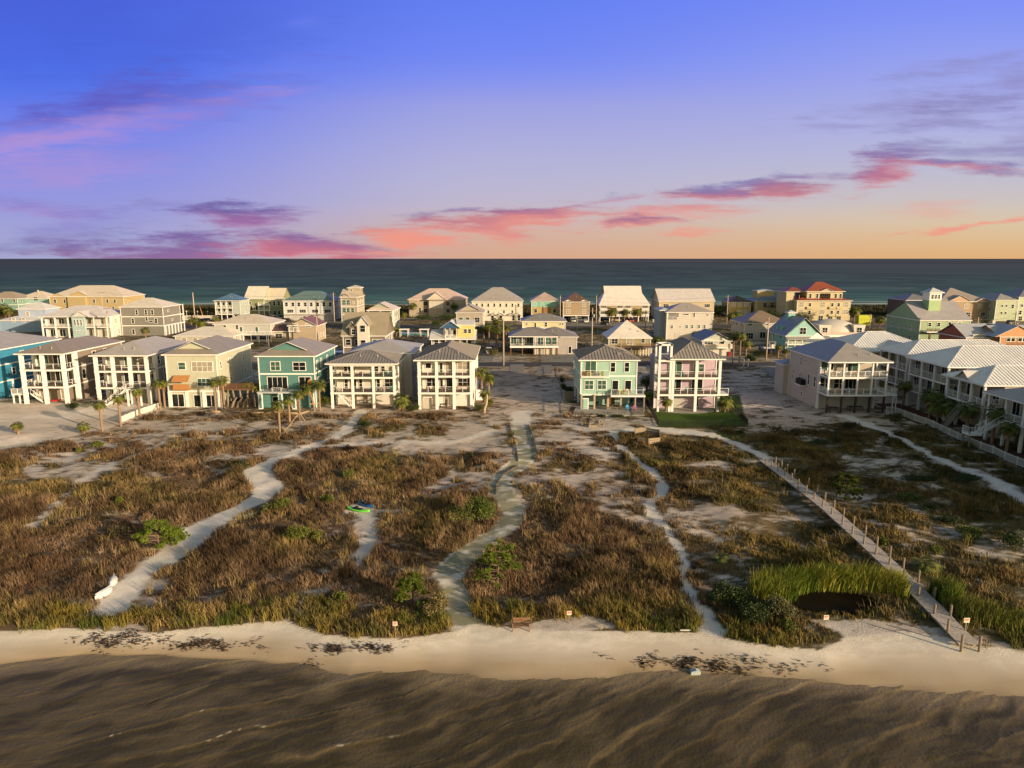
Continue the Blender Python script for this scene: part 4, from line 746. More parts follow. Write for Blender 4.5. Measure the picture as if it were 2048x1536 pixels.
for li in (3.35, 6.5, 9.75): boxpart(h8, 'balcony_edge', WHITE, x0-.05, x1, -.04, 3.38, li-.38, li-.04); boxpart(h8, 'deck', DECKM, x0, x1-.02, 0, 3.37, li-.039, li); railing(r8, (x0+.4, .2), (x1-.5, .2), li, 'cable'); railing(r8, (x0+.2, .4), (x0+.2, 3.3), li, 'cable')
boxpart(h8, 'post', WHITE, x0, x0+.3, 3.1, 3.4, -.3, 12.6); boxpart(h8, 'post', WHITE, x1-.35, x1-.05, 3.1, 3.4, 9.8, 12.6)
t8 = MB(); t8.box(x0, x1, 0, .3, 12.3, 12.6).box(x0, x1, 3.1, 3.4, 12.3, 12.6).box(x0, x0+.3, .3, 3.1, 12.3, 12.6).box(x1-.3, x1, .3, 3.1, 12.3, 12.6); t8.build('terrace_frame', WHITE, r8)
boxpart(h8, 'side_deck', WHITE, hw8+.06, hw8+1.6, .2, 3.2, 3.0, 3.3); railing(r8, (hw8, .25), (hw8+1.55, .25), 3.31, 'cable')
h9 = house('large cream house with grey hip roof and long two-level porches on dark stilts', 1651, 1768, 826, 723, 17.5, (.50, .45, .38), (.285, .27, .26), pitch=.48, siding=None,
  porch=dict(depth=4.0, bays=4, levels=(3.5, 6.75), pw=.28, rail='bars', z0=3.1), stilt=0, wins=[(7.1, .08, 1.2, 2.0, GLASSG, 'door'), (7.4, .2, .9, 1.3, GLASS), (6.9, .38, 2.2, 2.1, CURT, 'door'), (7.1, (.52, .62), 1.0, 2.0, GLASSG, 'door'), (3.8, .07, 1.1, 2.0, GLASS), (3.8, (.16, .32, .42), .9, 2.0, GLASS), (3.7, .57, 2.4, 2.2, GLASS, 'door')],
  lwins=[(7.2, .6, .5, 1.5), (8.0, (.45, .52), .4, .4), (7.6, .3, .3, .8), (3.9, (.1, .3), .7, 2.0), (3.9, (.6, .85), .5, 1.7), (.9, .5, .6, 1.0)])
hw9 = h9['hw']; r9 = h9['r']
for i in range(5): xx = -hw9+.2+(h9['w']-.4)*i/4; MB().box(xx-.16, xx+.16, 0, .3, -.3, 3.1).build('stilt', mat('dark_stilt', (.05, .035, .028)), r9)
boxpart(h9, 'ac_shelf', WHITE, -hw9-1.1, -hw9-.05, 9, 12, 3.3, 3.5); boxpart(h9, 'air_conditioner', DARK, -hw9-1.0, -hw9-.2, 9.2, 10.4, 3.51, 4.6); boxpart(h9, 'air_conditioner', DARK, -hw9-1.0, -hw9-.2, 10.6, 11.8, 3.51, 4.6)
boxpart(h9, 'side_porch', WHITE, hw9+.06, hw9+2.3, .2, 4, 3.1, 3.35); railing(r9, (hw9, .25), (hw9+2.25, .25), 3.36, 'bars'); railing(r9, (hw9+2.25, .25), (hw9+2.25, 4), 3.36, 'bars')
for xx in (1.5, 2.1): boxpart(h9, 'post', WHITE, hw9+xx, hw9+xx+.14, .3, .44, 0, 3.1)
boxpart(h9, 'rear_wing', h9['wm'], -hw9-1.2, -hw9+3, 17.6, 22, -.3, 6.2); roof(r9, -hw9-1.2, -hw9+3, 17.6, 22, 6.4, (.285, .27, .26), 'hip', .35, .4)

# ------------------------------------------------------------------ the row of houses along the right side, facing the fence
def right_house(label, X, Y0, Y1, ze, L, wall, pitch, levels, bays, gl=False, p=3.2, rc=(.80, .79, .77)):
    d = Y1-Y0; r = thing('house', label, 'house', (X, (Y0+Y1)/2, 0)); wm = paint(wall, 'h'); MB().box(p, L, -d/2, d/2, -.3, ze-.2).build('wall', wm, r)
    roof(r, 0, L, -d/2, d/2, ze, rc, 'hip', pitch, .6, True)
    for i in range(bays+1): yy = -d/2+.2+(d-.4)*i/bays; MB().box(0, .36, yy-.18, yy+.18, -.3, ze-.21).build('post', WHITE, r)
    for z in levels:
        MB().box(-.05, p-.003, -d/2-.03, d/2+.03, z-.38, z-.04).build('balcony_edge', WHITE, r); MB().box(.02, p-.005, -d/2+.02, d/2-.02, z-.039, z).build('deck', DECKM, r)
        for i in range(bays): a_ = -d/2+.4+(d-.4)*i/bays; b_ = -d/2+(d-.4)*(i+1)/bays; railing(r, (.18, a_), (.18, b_), z, 'bars')
        railing(r, (.4, -d/2+.15), (p, -d/2+.15), z, 'bars')
        for i in range(bays): window(r, p-.001, -d/2+(i+.5)*d/bays, z+.05, 1.5, 2.1, 'L', GLASS, 'door')
        for k in range(3): window(r, p+2+k*3.2, -d/2-.001, z+.9, .9, 1.4, 'F', GLASS)
    if gl:
        w_ = 3.6; a = MB(); a.prism([(-w_/2, ze), (w_/2, ze), (0, ze+1.3)], -.3, -.2, axis='x'); a.build('gable', wm, r)
        g_ = MB(); g_.quad((-.65, -w_/2-.3, ze-.02), (-.65, 0, ze+1.5), (3.4, 0, ze+1.5), (3.4, -w_/2-.3, ze-.02)); g_.quad((-.65, w_/2+.3, ze-.02), (3.4, w_/2+.3, ze-.02), (3.4, 0, ze+1.5), (-.65, 0, ze+1.5)); g_.build('dormer_roof', roofm((.60, .585, .56)), r)
    return r
R1 = right_house('yellow house with white ribbed roof behind the cream stilted house', 71.5, 144, 159, 8.6, 19, (.52, .47, .22), .42, (3.3,), 4)
MB().prism([(-3, 8.6), (3, 8.6), (0, 10.9)], 8, 8.1).build('gable', WHITE, R1)
g_ = MB(); g_.quad((7, -8.6, 8.55), (10.5, -8.6, 10.6), (10.5, -1.5, 10.6), (7, -4, 8.6)); g_.quad((14, -8.6, 8.55), (14, -4, 8.6), (10.5, -1.5, 10.6), (10.5, -8.6, 10.6)); g_.build('cross_roof', roofm((.60, .585, .56)), R1); MB().prism([(7.2, 8.4), (13.8, 8.4), (10.5, 10.45)], -8.1, -8.0).build('gable', paint((.52, .47, .22)), R1)
R2 = right_house('white-roofed house at the far end of the fenced row, nearest the cream stilted house', 77.0, 131.6, 141.8, 9.5, 24, (.5, .52, .42), .42, (3.4, 6.5), 3)
R3 = right_house('grey-white house with big ribbed white roof, second along the fenced row', 76.0, 117.4, 129.2, 9.5, 31, (.45, .43, .38), .44, (3.4, 6.5), 3)
R4 = right_house('beige house with small roof gablet over its upper balcony, third along the fenced row', 75.4, 107.0, 116.6, 8.2, 27, (.48, .42, .34), .44, (4.7,), 3, True)
R5 = right_house('beige corner house at the right photo edge with white railings and a stair landing', 74.0, 92.5, 104.0, 7.6, 24, (.46, .42, .35), .34, (4.2,), 3, rc=(.42, .42, .41))
for (y0, y1, nm) in ((77, 89, 'fifth'), (62, 73, 'sixth'), (49, 58.5, 'seventh')): right_house('white-roofed beach house, %s along the fenced row outside the right photo edge' % nm, 74.5, y0, y1, 9.8, 24, (.46, .42, .35), .44, (3.4, 6.5), 3)
stairs(R5, (-3.6, 2.0, 2.0), (-.1, 2.0, 4.1), 1.2, WHITE); MB().box(-5.4, -3.5, 1.1, 2.9, 1.8, 2.0).build('landing', WHITE, R5); railing(R5, (-5.35, 1.15), (-3.6, 1.15), 2.0, 'bars'); railing(R5, (-5.35, 1.15), (-5.35, 2.85), 2.0, 'bars')
for yy in (1.2, 2.7): MB().box(-5.3, -5.1, yy, yy+.15, -.2, 1.8).build('post', WOOD, R5)
stairs(R4, (-3.4, -1, .1), (-.1, -1, 4.5), .8, CONC, railm=CONC)

# ------------------------------------------------------------------ middle rows
PALE = (.5, .48, .40)
a1 = house('sea-green house with tan roof cut off at the left photo edge near the gulf', -30, 38, 622, 597, 14, (.20, .36, .29), (.36, .29, .2), 'hip', .45, bands=(3.4,), wins=[(4.8, (.3, .55, .9), 1.0, 1.8), (1, (.3, .6), 1, 1.5)])
a2 = house('turquoise and peach house with white tile roof and chimney stub beside the yellow mansion', 38, 97, 620, 597, 14, (.30, .52, .46), (.62, .54, .42), 'hip', .5, bands=(3.6,), wins=[(5.2, (.15, .62), 2.2, 1.9), (1.2, (.3, .7), 1.2, 1.4)]); boxpart(a2, 'lower_wall', paint((.5, .34, .24)), -a2['hw']-.04, a2['hw']+.04, -.06, 14.05, -.2, 3.4)
MB().box(-.3, .3, 5, 5.6, a2['ze']+1.5, a2['ze']+4.4).build('chimney', paint((.5, .4, .3)), a2['r'])
a3 = house('ochre yellow mansion with cream roof and front gables at the far left', 103, 250, 628, 593, 20, (.46, .35, .16), (.60, .52, .42), 'hip', .5, wins=[(5.6, (.07, .2, .33, .47, .6, .78, .88), 1.0, 1.8), (2.2, (.09, .22, .5, .85), 1.0, 1.6)])
gablet(a3, .4, 11, .5, wm=a3['wm'], col=(.6, .52, .42)); gablet(a3, .12, 8, .4, wm=a3['wm'], col=(.6, .52, .42)); boxpart(a3, 'bay', a3['wm'], -a3['hw']+.26*a3['w'], -a3['hw']+.5*a3['w'], -1.2, -.01, -.2, a3['ze']-.3)
m1 = house('pale blue cottage with stepped white roofs at the left edge behind the blue house', 0, 86, 664, 641, 14, (.24, .36, .52), (.62, .6, .58), 'hip', .3, wins=[(3.9, (.35, .58), 1.4, 1.5, CURT)]); boxpart(m1, 'upper_wall', paint((.36, .44, .58), 'h'), -m1['hw']+5.5, m1['hw']-.5, 3.5, 12, m1['ze']+.1, m1['ze']+4.0); roof(m1['r'], -m1['hw']+5.5, m1['hw']-.5, 3.5, 12, m1['ze']+4.2, (.62, .6, .58), 'hip', .5, .5); window(m1['r'], .8, 3.499, m1['ze']+1.4, 1.2, 1.6, 'F', CURT)
m2 = house('white two-storey house with arched porthole bay and deep balconies, beside a leaning utility pole', 86, 218, 676, 633, 16, (.60, .60, .55), (.62, .58, .55), 'hip', .4, porch=dict(depth=2.5, bays=5, levels=(4.0,), pw=.4, rail='bars'),
  wins=[(4.3, (.1, .24), 1.8, 2.4, GLASS, 'door'), (4.3, .38, 2.2, 2.6, GLASSG, 'door'), (4.3, (.68, .9), 2.6, 2.6, CURT, 'door'), (.4, (.1, .24, .38), 2.0, 2.4, GLASS, 'door'), (.4, (.72, .9), 2.6, 2.4, CURT, 'door')], rwins=[(4.8, (.2, .6), .6, 1.6), (1, (.3, .7), .6, 1.6)])
b2 = MB(); b2.box(-.2, 4.2, -1.0, -.01, -.2, m2['ze']-.25); b2.build('bay', paint((.36, .5, .5)), m2['r']); [window(m2['r'], .9+k*1.1, -1.01, 4.6, .5, 2.0) for k in range(3)]; [window(m2['r'], .9+k*1.1, -1.01, 2.3, .4, .4) for k in range(3)]; gablet(m2, .63, 6.5, .6, y=-1.2, col=(.62, .58, .55), depth=6)
m3 = house('grey clapboard three-level house with white bands and pale pyramid roof', 246, 330, 671, 613.5, 13, (.215, .205, .18), (.64, .58, .5), 'hip', .42, bands=(3.6, 6.9), corner=True, stilt=0,
  wins=[(7.7, (.38, .6, .75), .8, 1.7), (4.6, (.27, .82), .9, 1.6), (5.4, .6, .8, 1.4), (4.9, .7, 1.4, .5), (.5, .26, .9, 1.8)], rwins=[(8.4, .3, .7, .7), (5, .5, .7, .7)]); H = m3['hw']
boxpart(m3, 'rear_porch', WHITE, H-.3, H+.04, 13.1, 16.5, 3.3, 3.7)
for k in range(6): boxpart(m3, 'post', WHITE, H+.06, H+.3, .5+k*2.4, .9+k*2.4, -.2, 3.5)
for z in (3.6, 6.9): boxpart(m3, 'balcony_edge', WHITE, H-3, H+.1, 13.1, 16, z-.3, z)
for xx in (H-3, H-.3): boxpart(m3, 'post', WHITE, xx, xx+.3, 15.7, 16, -.2, m3['ze'])
m4 = house('long low cream bungalow with white roof behind the pale yellow-green house', 352, 468, 690, 671.5, 13, (.5, .46, .38), (.68, .62, .52), 'hip', .34, wins=[(.3, (.15, .34, .52, .7, .88), 1.4, 2.0, CURT, 'door')])
m5 = house('low white stilted house with cream hip roof and front ramp', 432, 543, 684, 647.5, 14, (.46, .46, .42), (.60, .52, .41), 'hip', .36, stilt=2.6, wins=[(4.4, (.18, .4), .9, 1.3), (3.2, (.47, .75), .9, 1.9, GLASSG, 'door')]); railing(m5['r'], (-m5['hw']+2, -1.3), (m5['hw']+1.5, -1.3), 2.7, 'bars'); boxpart(m5, 'balcony', WHITE, -m5['hw']+2, m5['hw']+1.5, -1.4, -.06, 2.4, 2.7)
for k in range(7): boxpart(m5, 'post', WHITE, -m5['hw']+2+k*2.6, -m5['hw']+2.25+k*2.6, -1.3, -1.1, -.2, 2.4)
m6 = house('tan cottage with red-brown gable roof and small balcony', 580, 634, 684, 651, 11, (.44, .35, .23), (.20, .09, .055), 'gabley', .5, wins=[(5.0, (.22, .7), 1.7, 1.3, GLASSG)]); boxpart(m6, 'annex_wall', m6['wm'], -m6['hw']-6.8, -m6['hw']-.01, 1, 9, -.2, 3.4); roof(m6['r'], -m6['hw']-6.8, -m6['hw']-.4, 1, 9, 3.6, (.10, .05, .04), 'gablex', .45, .3); railing(m6['r'], (-m6['hw'], -.9), (-m6['hw']+3.5, -.9), 3.9, 'bars'); boxpart(m6, 'balcony', WHITE, -m6['hw'], -m6['hw']+3.5, -1, -.06, 3.6, 3.9); window(m6['r'], -m6['hw']-4, .999, 1.2, 2.2, 1.5)
m7 = house('brown shingled house with steep roof, white bay and arched window', 688, 772, 715, 671, 12, (.20, .16, .125), (.30, .26, .19), 'gablex', .95, wins=[(3.6, (.12, .34), 1.4, 1.6), (3.6, (.75, .88), 1.2, 1.6, GLASSG), (.9, (.3, .6), 1.2, 1.5)], bands=(3.0,)); H = m7['hw']; zz = m7['ze']
boxpart(m7, 'bay', paint((.6, .57, .5)), -1.6, 1.6, -1.6, -.01, -.2, zz+3.0); gablet(m7, .5, 4.0, 1.3, z=zz+3.0, y=-1.7, col=(.3, .26, .19), wm=paint((.6, .57, .5)), depth=6); window(m7['r'], 0, -1.601, zz+1.2, 1.4, 1.9); window(m7['r'], 0, -1.601, 3.6, 1.4, 1.6); boxpart(m7, 'dormer', m7['wm'], -3.9, -1.65, -.8, 3, zz, zz+2.3); gablet(m7, .24, 3.0, 1.2, z=zz+2.3, y=-.9, col=(.3, .26, .19), depth=5); window(m7['r'], -2.8, -.801, zz+.4, 1.0, 1.5)
c1 = house('small pale aqua house with blue roof and two white balconies near the gulf', 432, 482, 640, 601, 11, (.40, .46, .42), (.09, .17, .28), 'hip', .5, stilt=2.6, porch=dict(depth=1.8, bays=3, levels=(2.8, 5.7), pw=.25, rail='bars', x1=.7), wins=[(3.0, (.1, .3, .52), 1.0, 1.9), (6.0, (.1, .3, .52), 1.0, 1.9)])
c2 = house('sage green twin house with cream roof and stacked timber balconies', 493, 530, 634, 597, 13, (.27, .30, .15), (.64, .60, .50), 'gablex', .8, wins=[(6.4, .25, 1, 1), (3.4, (.3, .6), 1.2, 1.9, GLASS, 'door')], bands=(3.2,)); boxpart(c2, 'wing_wall', c2['wm'], c2['hw']-.1, c2['hw']+8.5, 2, 14, -.2, 8.2); roof(c2['r'], c2['hw'], c2['hw']+8.2, 2, 14, 8.4, (.62, .55, .42), 'gablex', .8, .5, wallm=c2['wm'])
for z in (3.3, 6.0): boxpart(c2, 'balcony', WHITE, c2['hw']-2.5, c2['hw']+3, -1.5, -.05, z-.3, z); railing(c2['r'], (c2['hw']-2.5, -1.4), (c2['hw']+3, -1.4), z, 'bars')
for xx in (-2.4, .2, 2.8): boxpart(c2, 'post', WHITE, c2['hw']+xx, c2['hw']+xx+.25, -1.45, -1.2, -.2, 6.9)
[window(c2['r'], c2['hw']+k, 1.99, z, 1.2, 1.8) for k in (2, 4.2, 6.4) for z in (1, 5.6)]
c3 = house('row of four white townhouses with one blue-green roof and garage doors', 569, 668, 641, 601, 15, (.62, .62, .60), (.13, .20, .20), 'hip', .5, name='townhouse_block', cat='townhouses', wins=[(6.5, (.06, .19, .31, .44, .56, .69, .81, .94), 1.2, 1.7, GLASS), (3.6, (.13, .38, .63, .88), 2.8, 1.4, GLASS)]); [garage(c3, f_, 2.6, 2.3, 0) for f_ in (.06, .19, .31, .44, .56, .69, .81, .94)]; boxpart(c3, 'awning', paint((.5, .42, .34)), -c3['hw'], c3['hw'], -1.0, -.05, 2.7, 2.9); [boxpart(c3, 'pilaster', paint((.42, .48, .5)), -c3['hw']+f_*c3['w']-.25, -c3['hw']+f_*c3['w']+.25, -.12, -.05, 3, c3['ze']-.3) for f_ in (.25, .5, .75)]
c4 = house('tall narrow tan house with stacked balconies and a rooftop lookout', 684, 716, 644, 594, 14, (.36, .30, .21), (.52, .45, .36), 'gablex', .45, bands=(3.4, 7.0), wins=[(7.6, (.18, .44), 1.6, 2.2, GLASSG), (4.2, (.18, .42, .7), 1.4, 2.0, GLASSG), (8.3, .78, .8, .8, CURT), (.2, .7, 1.9, 2.3, GLASS, 'door')], rwins=[(7.8, (.2, .5, .8), 1.2, 1.6, CURT), (4.4, (.2, .5, .8), 1.2, 1.6, CURT)]); garage(c4, .25, 2.4, 2.4, 0, mt=paint((.2, .2, .19)))
gablet(c4, .3, 4.4, .7, wm=c4['wm'], col=(.52, .45, .36)); boxpart(c4, 'lookout_wall', c4['wm'], -1.5, 3.9, 5, 11, c4['ze'], c4['ze']+3.7); roof(c4['r'], -1.5, 3.9, 5, 11, c4['ze']+3.9, (.55, .48, .4), 'hip', .35, .4); window(c4['r'], 0, 4.99, c4['ze']+2.5, .7, .7); [boxpart(c4, 'post', WHITE, c4['hw']+.05, c4['hw']+.25, k, k+.3, -.2, 3.3) for k in (1, 3.5, 6, 8.5, 11)]
c5 = house('pale grey-green gable house with white balconies beside the tan lookout house', 737, 787, 664, 620.5, 15, (.36, .38, .30), (.58, .50, .42), 'dutch', .52, bands=(3.6,), porch=dict(depth=2, bays=2, levels=(6.6,), pw=.3, rail='bars'), wins=[(6.8, (.28, .75), 2.2, 1.9, GLASSG), (3.0, .75, 2.0, 1.8, GLASS)], rwins=[(7.2, (.3, .6), .8, 1.5), (4, (.3, .6), .8, 1.5)], cut=.3)
stairs(c5['r'], (-3, -3.5, .1), (-1, -.2, 3.4), 1.3, WHITE)
c6 = house('large beige mansion with pinkish roof and central gabled bay behind clipped hedges', 818, 930, 634, 599, 18, (.42, .35, .26), (.58, .44, .37), 'hip', .52, wins=[(2.4, .2, .9, 2.0), (5.6, (.3, .7, .84, .94), 1.6, 1.8), (2.2, (.3, .7, .84), 1.6, 1.8)], trim=paint((.6, .53, .45))); boxpart(c6, 'bay', c6['wm'], -3.6, 3.6, -2.2, -.01, -.2, c6['ze']-.3); gablet(c6, .5, 9.6, .75, y=-2.4, wm=paint((.6, .53, .42)), col=(.58, .44, .37), depth=9); [window(c6['r'], k, -2.201, 4.6, 1.9, 2.9, 'F', paint((.56, .5, .4))) for k in (-2.2, 0, 2.2)]
boxpart(c6, 'wing', c6['wm'], -c6['hw']+.3, -c6['hw']+5, -1.0, -.01, -.2, c6['ze']-.25); boxpart(c6, 'wing', c6['wm'], c6['hw']-5, c6['hw']-.3, -1.0, -.01, -.2, c6['ze']-.25)
c7 = house('long white condominium block with grey hip roof and two rows of small dark windows', 945, 1045, 642, 602.5, 18, (.68, .62, .50), (.35, .32, .30), 'hip', .62, name='condominium', cat='condominium', wins=[(6.4, (.09, .2, .32, .44, .56, .68, .8, .92), .8, 1.5), (3.4, (.2, .32, .63, .8), .8, 1.4), (3.8, (.44, .53, .92), .4, .4), (.2, (.4, .57, .82, .93), 1.2, 2.2)]); [gablet(c7, f_, 3.4, .6, z=2.6, y=-1.0, wm=paint((.6, .55, .45)), col=(.3, .3, .3), depth=1) for f_ in (.42, .57, .78, .9)]
m8 = house('beige two-storey house with small front gable roof, left of the palm thicket', 914, 966, 672, 625, 13, (.40, .35, .27), (.36, .31, .25), 'dutch', .52, bands=(3.7,), wins=[(5.1, (.16, .42), 1.4, 1.7, GLASSG), (5.0, .78, 1.8, 1.8, GLASS), (1.6, .8, 1.4, 1.9, GLASS)], cut=.3, rwins=[(5, .4, .8, 1.4)])
m9 = house('white beach house with navy blue gable balcony and yellow upper wall', 863, 949, 699, 678, 10, (.6, .6, .6), (.60, .60, .58), 'gablex', .45, porch=dict(depth=2, bays=6, levels=(.6,), pw=.18, rail='bars'), wins=[(1.2, (.1, .25, .45, .57, .75, .88), 1.2, 1.6)]); H = m9['hw']; zz = m9['ze']
boxpart(m9, 'upper_wall', paint((.66, .55, .16)), 1.4, H-.3, .6, 8, zz+.3, zz+4.2); roof(m9['r'], 1.4, H-.3, .6, 8, zz+4.4, (.6, .6, .58), 'gablex', .3, .3); boxpart(m9, 'balcony', WHITE, -H+4.3, 1.3, -.3, 2.4, zz, zz+.3); railing(m9['r'], (-H+4.3, -.2), (1.3, -.2), zz+.3, 'bars'); gablet(m9, .45, 6.4, .7, z=zz+3.4, y=-.4, wm=paint((.03, .1, .2)), col=(.6, .6, .58), depth=7); boxpart(m9, 'recess', paint((.5, .5, .5)), -H+4.4, 1.2, 1.8, 6, zz+.3, zz+3.4); [window(m9['r'], k, 1.799, zz+.6, .9, 2.0, 'F', GLASS, 'door') for k in (-2.6, -1.0, .5)]; [boxpart(m9, 'post', WHITE, k, k+.18, -.25, -.07, zz+.3, zz+3.4) for k in (-H+4.3, -.9, 1.1)]; [window(m9['r'], k, .599, zz+1.8, .9, 1.2) for k in (3.9, 5.2)]
c8 = house('narrow mustard and turquoise duplex with pinkish roof', 1063, 1117, 641, 602, 14, (.47, .34, .10), (.46, .35, .30), 'hip', .55, wins=[(3.6, (.15, .85), 1.4, 1.6), (6.7, (.12, .86), 1.8, 1.5), (6.2, .4, 1.2, 1.8, WOODO), (.3, (.42, .6), 1.2, 2.2)]); boxpart(c8, 'upper_siding', paint((.2, .46, .36), 'h'), -c8['hw']-.04, c8['hw']+.04, -.04, 14.02, 6.1, c8['ze']-.23); boxpart(c8, 'recess', paint((.3, .16, .06)), -1.4, 2.4, -.07, -.045, 3.2, 6.0); boxpart(c8, 'awning', paint((.5, .3, .22)), -2, 2.6, -1.6, -.08, 2.8, 3.0); gablet(c8, .84, 4.5, .4, wm=paint((.2, .46, .36)), col=(.46, .35, .30), depth=3)
c9 = house('tan stilted house with brown roof and cars parked underneath', 1126, 1178, 643, 603.5, 14, (.37, .27, .165), (.13, .075, .05), 'hip', .62, stilt=2.8, wins=[(6.8, (.2, .8), 1.5, 1.9, CURT), (3.7, (.2, .8), 1.5, 1.7, CURT)]); gablet(c9, .2, 5, .4, wm=WHITE, col=(.13, .075, .05), depth=3); gablet(c9, .8, 5, .4, wm=WHITE, col=(.13, .075, .05), depth=3)
m10 = house('pale yellow two-storey house with grey roof rising behind the grey stilted bungalow', 1045, 1130, 685, 642, 11, (.64, .58, .33), (.235, .22, .205), 'hip', .36, wins=[(6.0, (.1, .88, .94), .5, .5), (5.2, .3, .6, 1.4), (5.4, .55, .7, 1.4)]); boxpart(m10, 'balcony', WHITE, -m10['hw'], -m10['hw']+7, -1.2, -.05, 3.9, 4.2); railing(m10['r'], (-m10['hw'], -1.1), (-m10['hw']+7, -1.1), 4.2, 'solid')
m11 = house('grey stilted bungalow with wide furnished deck facing the road', 1070, 1153, 709, 673, 12, (.40, .36, .33), (.235, .215, .20), 'hip', .36, stilt=0, wins=[(.4, .84, .8, 2.0, GLASS, 'door')], Y=None); H = m11['hw']
boxpart(m11, 'deck_wall', m11['wm'], -H-7.4, -H-.01, 2.2, 12, 2.4, m11['ze']-.25); roof(m11['r'], -H-7.4, -H+6.6, 0, 11, m11['ze']+.1, (.235, .215, .20), 'hip', .36, .5); boxpart(m11, 'deck', WHITE, -H-7.4, -H+6.8, -1.6, -.02, 2.2, 2.75); boxpart(m11, 'deck', DECKM, -H-7.4, -H-.05, -.01, 2.19, 2.3, 2.6); railing(m11['r'], (-H-7.3, -1.5), (-H+6.7, -1.5), 2.76, 'cable', 1.0, DARK)
for k in range(5): boxpart(m11, 'post', WHITE, -H-7.3+k*3.4, -H-7.1+k*3.4, -1.5, -1.3, 2.8, m11['ze']-.2); boxpart(m11, 'stilt', WOODB, -H-7.3+k*3.4, -H-7.0+k*3.4, -1.5, -1.2, -.2, 2.2)
[window(m11['r'], x_, 2.19, 2.9, w_, 2.1, 'F', GLASSG, 'door') for x_, w_ in ((-H-6.3, 1.6), (-H-4.0, 1.4), (-H-1.2, 2.4))]; [window(m11['r'], x_, -.01, 3.0, w_, 2.0, 'F', GLASSG) for x_, w_ in ((-H+1.6, 1.6), (-H+3.8, 1.6), (-H+5.6, 1.2))]; [garage(m11, f_, 1.3, 2.0, 0, .0, paint((.62, .55, .42))) for f_ in (.1, .27, .42)]
c10 = house('ochre condominium with white balconies and arched carports, three palms in front', 1199, 1297, 644, 610, 16, (.42, .33, .18), (.64, .59, .55), 'saltx', .95, name='condominium', cat='condominium', stilt=2.6, wins=[(6.3, (.08, .41, .57, .92), 2.4, 1.1), (3.6, (.08, .41, .57, .92), 2.4, 1.1)], cut=.26); [boxpart(c10, 'balcony', paint((.62, .60, .56)), -c10['hw']+f_*c10['w']-1.6, -c10['hw']+f_*c10['w']+1.6, -.5, -.02, z, z+1.1) for f_ in (.08, .41, .57, .92) for z in (2.4, 5.1)]
c11 = house('wide condominium with plain white gable roof behind the white three-storey house', 1318, 1426, 640, 602, 18, (.5, .42, .27), (.60, .56, .54), 'gablex', .55, name='condominium', cat='condominium', wins=[(5.9, (.12, .5, .88), 2.4, 1.4), (2.9, (.88,), 2.4, 1.4)])
m12 = house('tall white house with grey hip roof, small scattered windows and corner balcony', 1332, 1422, 679, 624, 13, (.58, .54, .47), (.36, .32, .29), 'hip', .4, siding='h', wins=[(7.9, (.24, .6), .5, 1.3), (8.6, .42, 1.8, .4), (8.3, .9, .5, .6), (4.2, .31, .4, .4), (4.0, (.45, .57, .72, .84), .7, 1.1, GLASSG), (3.9, .12, .6, 1.1)], lwins=[(7.6, .3, .7, .7), (4.2, .4, .8, 1.2)]); boxpart(m12, 'balcony_recess_shade', paint((.2, .2, .2)), -m12['hw']+.6, -m12['hw']+3.5, -.03, -.002, 6.9, 9.6); railing(m12['r'], (-m12['hw']+.6, -.1), (-m12['hw']+3.5, -.1), 6.9, 'bars'); [garage(m12, f_, 2.0, 2.2, 0, 0, paint((.52, .48, .42))) for f_ in (.25, .48, .66)]; boxpart(m12, 'shade_tinted_side_wall', paint((.42, .44, .46), 'h'), -m12['hw']-1.9, -m12['hw']-.01, 3, 12, -.2, 10); roof(m12['r'], -m12['hw']-1.9, -m12['hw']+2, 2.5, 12.5, 10.1, (.5, .5, .5), 'hip', .3, .3)  # side wall tinted blue for shade; dark sheet paints the balcony recess's shade
m13 = house('low khaki bungalow with white hip roof and dark front deck behind the mint house', 1217, 1300, 709, 675.5, 12, (.34, .29, .15), (.64, .60, .53), 'hip', .72, ov=.5, wins=[(3.2, (.14,), 1.8, 1.4), (3.0, .5, 1.8, 2.0, CURT, 'door'), (3.5, .82, 1.0, 1.1)]); boxpart(m13, 'deck', DECKM, -m13['hw']+2, m13['hw']+1.4, -3, -.03, 2.3, 2.6); railing(m13['r'], (-m13['hw']+2, -2.9), (0, -2.9), 2.6, 'board', 1.0, WOODB); railing(m13['r'], (1.6, -2.9), (m13['hw']+1.3, -2.9), 2.6, 'board', 1.0, WOODB); [boxpart(m13, 'post', WHITE, k, k+.18, -2.9, -2.7, -.2, 2.3) for k in (-3, 0, 2.6, 3.5, 4.3, 5.1, 5.9)]
m14 = house('pale aqua gable cottage with white balcony over two garage doors', 1404, 1459, 712, 681, 12, (.46, .50, .42), (.13, .14, .15), 'gabley', .5, wins=[(3.2, (.22,), 2.4, 1.6, GLASS), (3.0, .72, 1.0, 1.9, GLASS, 'door')]); boxpart(m14, 'balcony', WHITE, -m14['hw'], m14['hw']+.2, -1.6, -.05, 2.4, 2.7); railing(m14['r'], (-m14['hw'], -1.5), (m14['hw']+.2, -1.5), 2.7, 'solid', 1.0, paint((.6, .55, .45))); garage(m14, .5, 1.9, 2.1, 0, 0, paint((.6, .56, .5))); garage(m14, .83, 1.9, 2.1, 0, 0, paint((.6, .56, .5)))
m15 = house('white two-storey house with broad brown roof and french doors', 1488, 1575, 681, 646, 14, (.58, .52, .42), (.22, .165, .115), 'hip', .5, wins=[(5.2, (.12,), 1.4, 1.6, GLASSG), (5.4, .5, .9, .9), (4.6, (.72, .8), .8, 1.7), (.9, .42, 1.9, 2.0, GLASS, 'door'), (.6, .12, 2.4, 2.0, GLASS)]); boxpart(m15, 'balcony', WHITE, 2.4, m15['hw'], -1, -.05, 3.1, 3.3)
